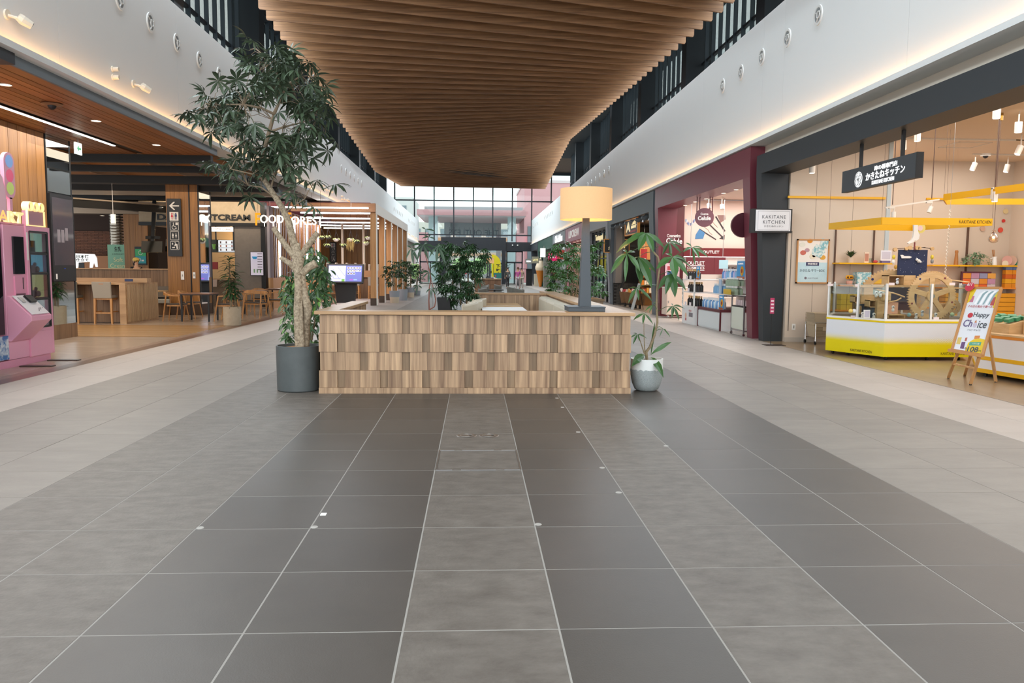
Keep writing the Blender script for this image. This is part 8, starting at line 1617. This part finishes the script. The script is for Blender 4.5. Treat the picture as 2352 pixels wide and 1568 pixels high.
gl2 = thing('hanging_lantern', 'white hanging lantern in the dark green shop', 'lamp', AY(1247, 580, 58)); MB().box(-.2, .2, 0, .2, -.35, .35).build('shade', M('lantern_white', '#f2efe8', .5, emit=.8), gl2, local=True); MB().cyl((0, .1, .35), (0, .1, 3.4-gl2.location.z), .01, n=5).build('cord', BLACK, gl2, local=True)
ic = thing('ice_cream_model', 'giant soft ice cream cone model standing by the green portal', 'model', G(1241, 658.5)); MB().lathe([(0, 0), (.10, 0), (.12, .1), (.38, 1.35), (.4, 1.4), (.0, 1.4)], (0, 0, 0), 18).build('cone', M('cone_orange', '#d9822c', .5), ic, local=True, smooth=True); MB().lathe([(.40, 1.4), (.46, 1.55), (.44, 1.75), (.38, 1.85), (.36, 1.95), (.28, 2.1), (.2, 2.2), (.1, 2.38), (.03, 2.5), (0, 2.52)], (0, 0, 0), 18).build('swirl', M('swirl_cream', '#f0d9b8', .5), ic, local=True, smooth=True)
bx_ = thing('cream_bench', 'cream block bench beside the ice cream cone model', 'bench', G(1256, 658)); MB().box(0, .9, 0, 1.5, 0, 1.0).build('block', M('bench_cream', '#d9c9b0', .6), bx_, local=True); bx3 = thing('cream_stand', 'cream upright block left of the ice cream cone model', 'block', G(1233.5, 657)); MB().box(-.25, .25, 0, .6, 0, 1.1).build('block', M('bench_cream'), bx3, local=True)
hb2 = thing('high_table', 'black high table with stools at the far end', 'table', G(1218, 656)); MB().box(-1.2, .2, 0, 1, 1.5, 1.55).build('top', BLACK, hb2, local=True)
for x in (-1.15, .1): MB().box(x, x+.08, .1, .9, 0, 1.5).build('leg', BLACK, hb2, local=True)
MB().box(-.35, .15, .2, .8, 0, 1.5).build('panel', BLACK, hb2, local=True)
ss_ = thing('stone_pillar', 'grey stone-faced pillar inside the green portal', 'column', AY(1256, 660, 60)); ss_.location.z = 0; MB().box(-.25, .35, 0, .6, 0, 3.4).build('shaft', M('stone_face', '#8a8a80', .8, noise=(8, '#5f6058', .15)), ss_, local=True)
# ================================================================== plants inside and beside the island
rr = random.Random(31)
dp = thing('dense_umbrella_plant', 'dense dark umbrella plant in a tall black planter behind the bench wall', 'plant', (-.02, 12.5, 0))
MB().hexa([(-.36, -.2, 0), (-.1, -.2, 0), (-.1, .2, 0), (-.36, .2, 0), (-.44, -.24, .84), (-.2, -.24, .84), (-.2, .24, .84), (-.44, .24, .84)]).build('pot', BLACK, dp, local=True)
DC = [compound('leaf', LEAF_DK, n, L, .02, .10, random.Random(n), .6, 2.5) for n, L in ((7, .13), (8, .15), (9, .14))]
for px, pys in ((1058, (700, 640, 600)), (1075, (690, 630, 590)), (1040, (690, 650, 610))): MB().tube([AY(px, y, 12.5) for y in pys], [.018, .014, .008], 7).build('stem', BARKB, dp)
for bx, by, ra, rb, n in ((1055, 575, 34, 18, 32), (1090, 590, 22, 22, 22), (1040, 610, 26, 28, 28), (1070, 625, 30, 30, 34), (1045, 660, 26, 26, 30), (1065, 690, 28, 26, 32), (1025, 650, 10, 20, 8), (1095, 610, 12, 20, 8), (1030, 565, 10, 10, 4)):
    for k in range(int(n*1.45)): a = rr.uniform(0, 6.28); q = math.sqrt(rr.random()); p = AY(bx+ra*q*math.cos(a), by+rb*q*math.sin(a), 12.5+rr.uniform(-.2, .2)); place_leaf(rr.choice(DC), dp, p, (math.cos(a), rr.uniform(-.9, .4), rr.uniform(-.5, .5)), rr, rr.uniform(.7, 1.15))
up = thing('thin_umbrella_plant', 'lanky umbrella plant with sparse drooping leaves left of the dense one', 'plant', (-.42, 9.0, 0)); YP = 9.0
MB().lathe([(0, 0), (.15, 0), (.18, .35), (.16, .35), (0, .3)], (0, 0, 0), 20).build('pot', POT1, up, local=True, smooth=True)
RB_ = M('red_bark', '#8a5a4e', .7)
MB().tube([Vector((-.42, 9, .3)), Q(986, 712), Q(985, 690), Q(986, 660), Q(990, 640), Q(984, 610), Q(978, 590), Q(974, 565)], [.012, .011, .010, .009, .008, .007, .006, .004], 6).build('stem', RB_, up); MB().tube([Q(986, 711), Q(998, 704), Q(1001, 690), Q(996, 665), Q(990, 642)], [.011, .01, .01, .008, .005], 6).build('stem', RB_, up); MB().cyl(Q(994, 714), Q(993, 640), .003, n=5).build('stake', STEEL, up)
UL2 = M('far_umbrella_leaf', '#3a523c', .4, var=.25)
for (tx, ty), (sx_, sy_), lf_ in (((972, 562), (976, 585), ((940, 565), (950, 582), (962, 592), (980, 590), (992, 584), (1000, 570), (985, 556))), ((945, 570), (976, 580), ((932, 562), (936, 590), (948, 600), (956, 596), (960, 574))), ((1005, 565), (978, 578), ((990, 588), (1003, 596), (1018, 598), (1022, 580), (1012, 556))), ((985, 625), (986, 640), ((962, 628), (972, 640), (984, 645), (998, 638), (968, 620))), ((960, 655), (988, 650), ((950, 668), (957, 672), (968, 662), (948, 658))), ((990, 662), (992, 655), ((980, 672), (990, 680), (999, 676), (1003, 664))), ((985, 545), (974, 565), ((968, 548), (1000, 550), (990, 536), (972, 540))), ((978, 527), (976, 560), ((966, 521), (1000, 532), (988, 528)))):
    cleaf(Q(tx, ty), Q(sx_, sy_), [(a, b, -.03, 1) for a, b in lf_], UL2, .022)
hg = thing('planter_hedge', 'bushy green hedge in a timber trough along the right bench arm', 'plant', (2.45, 14.2, 0)); rr = random.Random(40)
MB().box(2.12, 2.75, 12.0, 16.5, 0, .80).build('trough', LAMD, hg); MB().box(2.10, 2.77, 11.98, 16.52, .80, .84).build('trough_rim', M('dark_oak_rim', '#6d5638', .5), hg); MB().box(2.16, 2.71, 12.05, 16.45, .84, .845).build('soil', SOIL, hg)
for k in range(9): x, y = rr.uniform(2.3, 2.6), 12.3+.45*k; MB().tube([(x, y, .84), (x+.05, y, 1.3), (x+rr.uniform(-.1, .1), y, 1.75)], [.016, .012, .005], 6).build('stem', BARKB, hg)
HC = [compound('leaf', M('hedge_umbrella_leaf', '#38602e', .4, var=.35), n, .15, .024, .09, random.Random(n+50), .5, 2.4) for n in (7, 8)]
for k in range(250): y = rr.uniform(12.1, 16.4); z = rr.uniform(.88, 1.95); a = rr.uniform(0, 6.28); s_ = .33*(1 if z < 1.5 else .8); place_leaf(rr.choice(HC), hg, (2.43+s_*math.cos(a), y, z), (math.cos(a), rr.uniform(-.9, .5), rr.uniform(-.3, .5)), rr, rr.uniform(.7, 1.15))
# ================================================================== second island with grey chairs
i2 = thing('far_bench_block', 'dark oak block with shingled panels and small lit lamp beyond the grey chairs', 'seating', (.85, 31.5, 0))
MB().box(.27, 1.40, 31.0, 31.4, 0, .98).build('core', LAMD, i2); MB().box(.23, 1.45, 30.9, 31.5, .98, 1.02).build('cap', CAPW, i2); MB().box(1.15, 1.4, 31.4, 44, 0, .98).build('side_wall', LAM, i2)
for r in range(5):
    for k in range(8): x = .27+.145*k; MB().box(x, x+.142, 30.975-.012*((k+r) % 2), 31.0, .02+.19*r, .02+.19*r+.185).build('panel', M('dark_laminate', '#8d6748', .5, grain=('#6d4c34', (9, 9, .6)), var=.14), i2)
l2 = thing('far_corner_lamp', 'small far lamp with glowing square shade on the dark oak block', 'lamp', (.93, 31.1, 1.02)); MB().box(-.17, .17, -.1, .1, 0, .05).build('base', SL, l2, local=True); MB().box(-.045, .045, -.045, .045, .05, .7).build('post', SL, l2, local=True); MB().lathe([(.18, .66), (.18, .9), (.17, .9), (.17, .66)], (0, 0, 0), 24).build('shade', SHADE, l2, local=True, smooth=True)
for k, (x, y, rz, l) in enumerate(((.30, 19.6, -PI/2, 'nearest on the left'), (.38, 22.0, -PI/2, 'second on the left'), (.45, 24.4, -PI/2, 'farthest on the left'), (1.30, 25.0, PI/2, 'farthest on the right'), (1.62, 21.5, PI/2, 'middle on the right'), (1.75, 19.4, PI/2, 'nearest on the right'))): tub_chair(x, y, rz, 'grey leatherette chair beyond the bench wall, '+l, HIDEG, 'grey chairs of the second group', top=.82)
for k, (x, y) in enumerate(((.85, 20.4), (.95, 23.6))): t = thing('cafe_table', 'dark topped table between the grey chairs, %s' % ('nearer', 'farther')[k], 'table', (x, y, 0)); MB().box(-.3, .3, -.35, .35, .70, .73).build('table_top', BLACK, t, local=True); MB().cyl((0, 0, 0), (0, 0, .7), .035, n=10).build('leg', BLACK, t, local=True); MB().box(-.2, .2, -.2, .2, 0, .02).build('foot', BLACK, t, local=True)
fb_ = thing('banner_flag', 'yellow feather banner with black characters near the far doors', 'banner', (1.95, 60, 0)); MB().cyl((-.28, .03, 0), (-.28, .03, 2.6), .02, n=6).build('pole', STEEL, fb_, local=True); MB().prism([(-.3, .75), (-.12, .8), (.42, .9), (.42, 2.05), (.3, 2.35), (.05, 2.58), (-.3, 2.66)], 0, .02, 'y').build('cloth', M('flag_yellow', '#e8d51c', .6), fb_, local=True); 
for k, s_ in enumerate('下取り'): text(s_, fb_, BLACK, (.2, -.006, 1.72-.36*k), .3, .3, .004, bold=.04)
MB().box(-.16, -.13, -.005, 0, 1.0, 1.9).build('small_print', BLACK, fb_, local=True)
tb_ = thing('teal_board', 'teal notice board under the yellow banner', 'board', (2.1, 59.5, 0)); MB().box(-.3, .32, 0, .03, .6, 1.18).build('board', M('teal_panel', '#2f7a72', .5), tb_, local=True); MB().box(-.3, -.25, 0, .03, 0, .6).box(.27, .32, 0, .03, 0, .6).build('leg', STEEL, tb_, local=True); MB().box(-.2, -.1, -.004, 0, .85, 1.0).build('print', M('print_red'), tb_, local=True)
path_pot(1158, 652, 603, 13, 'potted tree right of the yellow banner', (BLACK, BLACK), n=40); bpy.data.objects['path_plant.004']['group'] = 'potted plants near the far doors'
pq = thing('queue_post', 'small red-topped queue post near the left doors', 'post', (-2.2, 70, 0))
for x in (0, 1.6): MB().cyl((x, 0, 0), (x, 0, 1.0), .03, n=8).build('post', STEEL, pq, local=True); MB().box(x-.14, x+.14, -.1, .1, 1.0, 1.12).build('top', M('print_red'), pq, local=True)
# ================================================================== people
SKIN = M('skin', '#d9a888', .6); HAIR = M('dark_hair', '#2a201c', .6)
def skin_mesh(nm, nodes, edges, mat, parent, root=0, sub=1):
    me = bpy.data.meshes.new(nm); me.from_pydata([n_[0] for n_ in nodes], edges, []); me.materials.append(mat); o = bpy.data.objects.new(nm, me); COL.objects.link(o); o.parent = parent
    s_ = o.modifiers.new('skin', 'SKIN'); s_.use_smooth_shade = True
    if not me.skin_vertices: me.attributes.new('skin_vertex', 'FLOAT', 'POINT') if False else bpy.context.view_layer.update()
    sv = me.skin_vertices[0].data if me.skin_vertices else None
    if sv:
        for v, n_ in zip(sv, nodes): r = n_[1]; v.radius = r if hasattr(r, '__len__') else (r, r); v.use_root = False
        sv[root].use_root = True
    if sub: o.modifiers.new('sub', 'SUBSURF').levels = sub; o.modifiers['sub'].render_levels = sub
    return o
def person(lab, loc, h, rz, top, bottom, hair=None, bag=None, cap=None, step=.12, bun=False, tunic=0):
    """continuous body facing local -y; clothes and hair are its children"""
    t = thing('person', lab, 'person', loc, rz); k = h/1.7; V = lambda x, y, z: (x*k, y*k, z*k)
    J = {'pel': (V(0, 0, .93), .105*k), 'spi': (V(0, .01, 1.12), .10*k), 'che': (V(0, 0, 1.30), .115*k), 'nec': (V(0, .0, 1.46), .05*k), 'hd0': (V(0, -.01, 1.54), .062*k), 'hd1': (V(0, -.01, 1.60), .082*k), 'hd2': (V(0, -.0, 1.66), .06*k)}
    for s_, n_ in ((-1, 'l'), (1, 'r')):
        f = step*s_
        J.update({'sh'+n_: (V(s_*.16, 0, 1.38), .055*k), 'el'+n_: (V(s_*.22, .05-f*.4, 1.12), .04*k), 'wr'+n_: (V(s_*.22, -.06-f*.9, .90), .028*k), 'pa'+n_: (V(s_*.22, -.09-f, .84), .03*k), 'hi'+n_: (V(s_*.085, 0, .88), .085*k), 'kn'+n_: (V(s_*.09, -.03+f, .48), .055*k), 'an'+n_: (V(s_*.09, .03+f*1.4, .08), .036*k), 'to'+n_: (V(s_*.10, -.13+f*1.4, .03), .03*k)})
        for q in range(4): J['f%d%s' % (q, n_)] = (V(s_*.22+(q-1.5)*.016, -.11-f, .77-.008*(q in (1, 2))), .009*k)
        J['th'+n_] = (V(s_*.185, -.11-f, .82), .010*k)
    ks = list(J); ix = {n_: i for i, n_ in enumerate(ks)}; E_2 = [('pel', 'spi'), ('spi', 'che'), ('che', 'nec'), ('nec', 'hd0'), ('hd0', 'hd1'), ('hd1', 'hd2')]
    for n_ in 'lr': E_2 += [('che', 'sh'+n_), ('sh'+n_, 'el'+n_), ('el'+n_, 'wr'+n_), ('wr'+n_, 'pa'+n_), ('pel', 'hi'+n_), ('hi'+n_, 'kn'+n_), ('kn'+n_, 'an'+n_), ('an'+n_, 'to'+n_), ('pa'+n_, 'th'+n_)]+[('pa'+n_, 'f%d%s' % (q, n_)) for q in range(4)]
    skin_mesh('body', [J[n_] for n_ in ks], [(ix[a], ix[b]) for a, b in E_2], SKIN, t)
    def cloth(nm, names, edges, grow, mat, extra={}):
        j2 = {**J, **extra}; i2_ = {n_: i for i, n_ in enumerate(names)}; skin_mesh(nm, [(j2[n_][0], j2[n_][1]*grow) for n_ in names], [(i2_[a], i2_[b]) for a, b in edges], mat, t)
    ex = {'hem': (V(0, 0, .86-tunic), .135*k)}
    cloth('top', ['pel', 'spi', 'che', 'shl', 'ell', 'wrl', 'shr', 'elr', 'wrr', 'hem'], [('pel', 'spi'), ('spi', 'che'), ('che', 'shl'), ('shl', 'ell'), ('ell', 'wrl'), ('che', 'shr'), ('shr', 'elr'), ('elr', 'wrr'), ('pel', 'hem')], 1.22, top, ex)
    cloth('trousers', ['pel', 'hil', 'knl', 'anl', 'hir', 'knr', 'anr'], [('pel', 'hil'), ('hil', 'knl'), ('knl', 'anl'), ('pel', 'hir'), ('hir', 'knr'), ('knr', 'anr')], 1.3, bottom)
    for n_ in 'lr': p = J['an'+n_][0]; MB().sph((p[0], p[1]-.06*k, .04*k), .05*k, 8, 6, (.9, 2.2, .8)).build('shoe', BLACK, t, local=True)
    if hair: m = MB(); m.sph(V(0, .018, 1.625), .098*k, 12, 8, (1, 1.02, 1.08)); m.sph(V(0, .05, 1.54), .085*k, 10, 8, (1.05, .7, 1.2)); (m.sph(V(0, .09, 1.70), .05*k, 8, 6) if bun else None); m.build('hair', hair, t, local=True, smooth=True)
    for s_ in (-1, 1): MB().sph(V(s_*.032, -.086, 1.61), .010*k, 6, 4).build('eye', BLACK, t, local=True)
    MB().sph(V(0, -.095, 1.58), .014*k, 6, 4, (.8, 1, 1.3)).build('nose', SKIN, t, local=True); MB().box(-.024*k, .024*k, -.085*k, -.078*k, 1.545*k, 1.552*k).build('mouth', M('lip', '#a8604e', .5), t, local=True)
    for s_ in (-1, 1): MB().sph(V(s_*.085, 0, 1.595), .022*k, 6, 5, (.5, .8, 1.2)).build('ear', SKIN, t, local=True)
    if cap: m = MB(); m.sph(V(0, 0, 1.66), .108*k, 14, 8, (1, 1.05, .8)); m.sph(V(0, -.10, 1.655), .07*k, 10, 5, (1.1, 1.1, .18)); m.build('cap', cap, t, local=True, smooth=True)
    if bag: m = MB(); m.sph(V(.24, .1, 1.05), .17*k, 12, 8, (.55, .9, 1.15)); m.tube([V(.22, .05, 1.2), V(.17, -.02, 1.44), V(.2, .12, 1.2)], .014*k, 6); m.build('bag', bag, t, local=True, smooth=True)
    return t
C_ = lambda n_, c=None: M(n_, c, .85)
person('woman in a pink blouse and pale trousers walking before the far doors', (3.52, 55.5, 0), 1.62, -.25, C_('pink_blouse', '#c25f98'), C_('pale_trousers', '#b9aeb0'), C_('brown_hair', '#5a3426'), tunic=.1)
person('woman in a beige top behind the woman in pink', (3.98, 58.5, 0), 1.58, .1, C_('beige_top', '#9c8d78'), C_('cream_trousers', '#b8b0a6'), HAIR, step=-.1)
person('person in a dark grey jacket left of the woman in pink', (2.85, 58.0, 0), 1.6, .2, C_('dark_jacket', '#5a5854'), C_('dark_trousers', '#3a3638'), HAIR, step=.08)
person('woman with hair bun and black shoulder bag seen from behind at the right shops', (5.6, 49.5, 0), 1.6, PI+.4, C_('brown_print_top', '#6b4238'), C_('black_trousers', '#1d1d24'), HAIR, bag=C_('black_bag', '#1a1a1e'), bun=True, tunic=.1)
ep = AY(313, 615, 23.5); person('kitchen worker with a pale yellow cap behind the low walnut wall', (ep.x, 23.5, 0), 1.66, .9, C_('black_uniform', '#222226'), C_('black_trousers'), HAIR, cap=C_('yellow_cap', '#dcb862'), step=.02)
# ================================================================== all lettering is set in one go
flush_text()
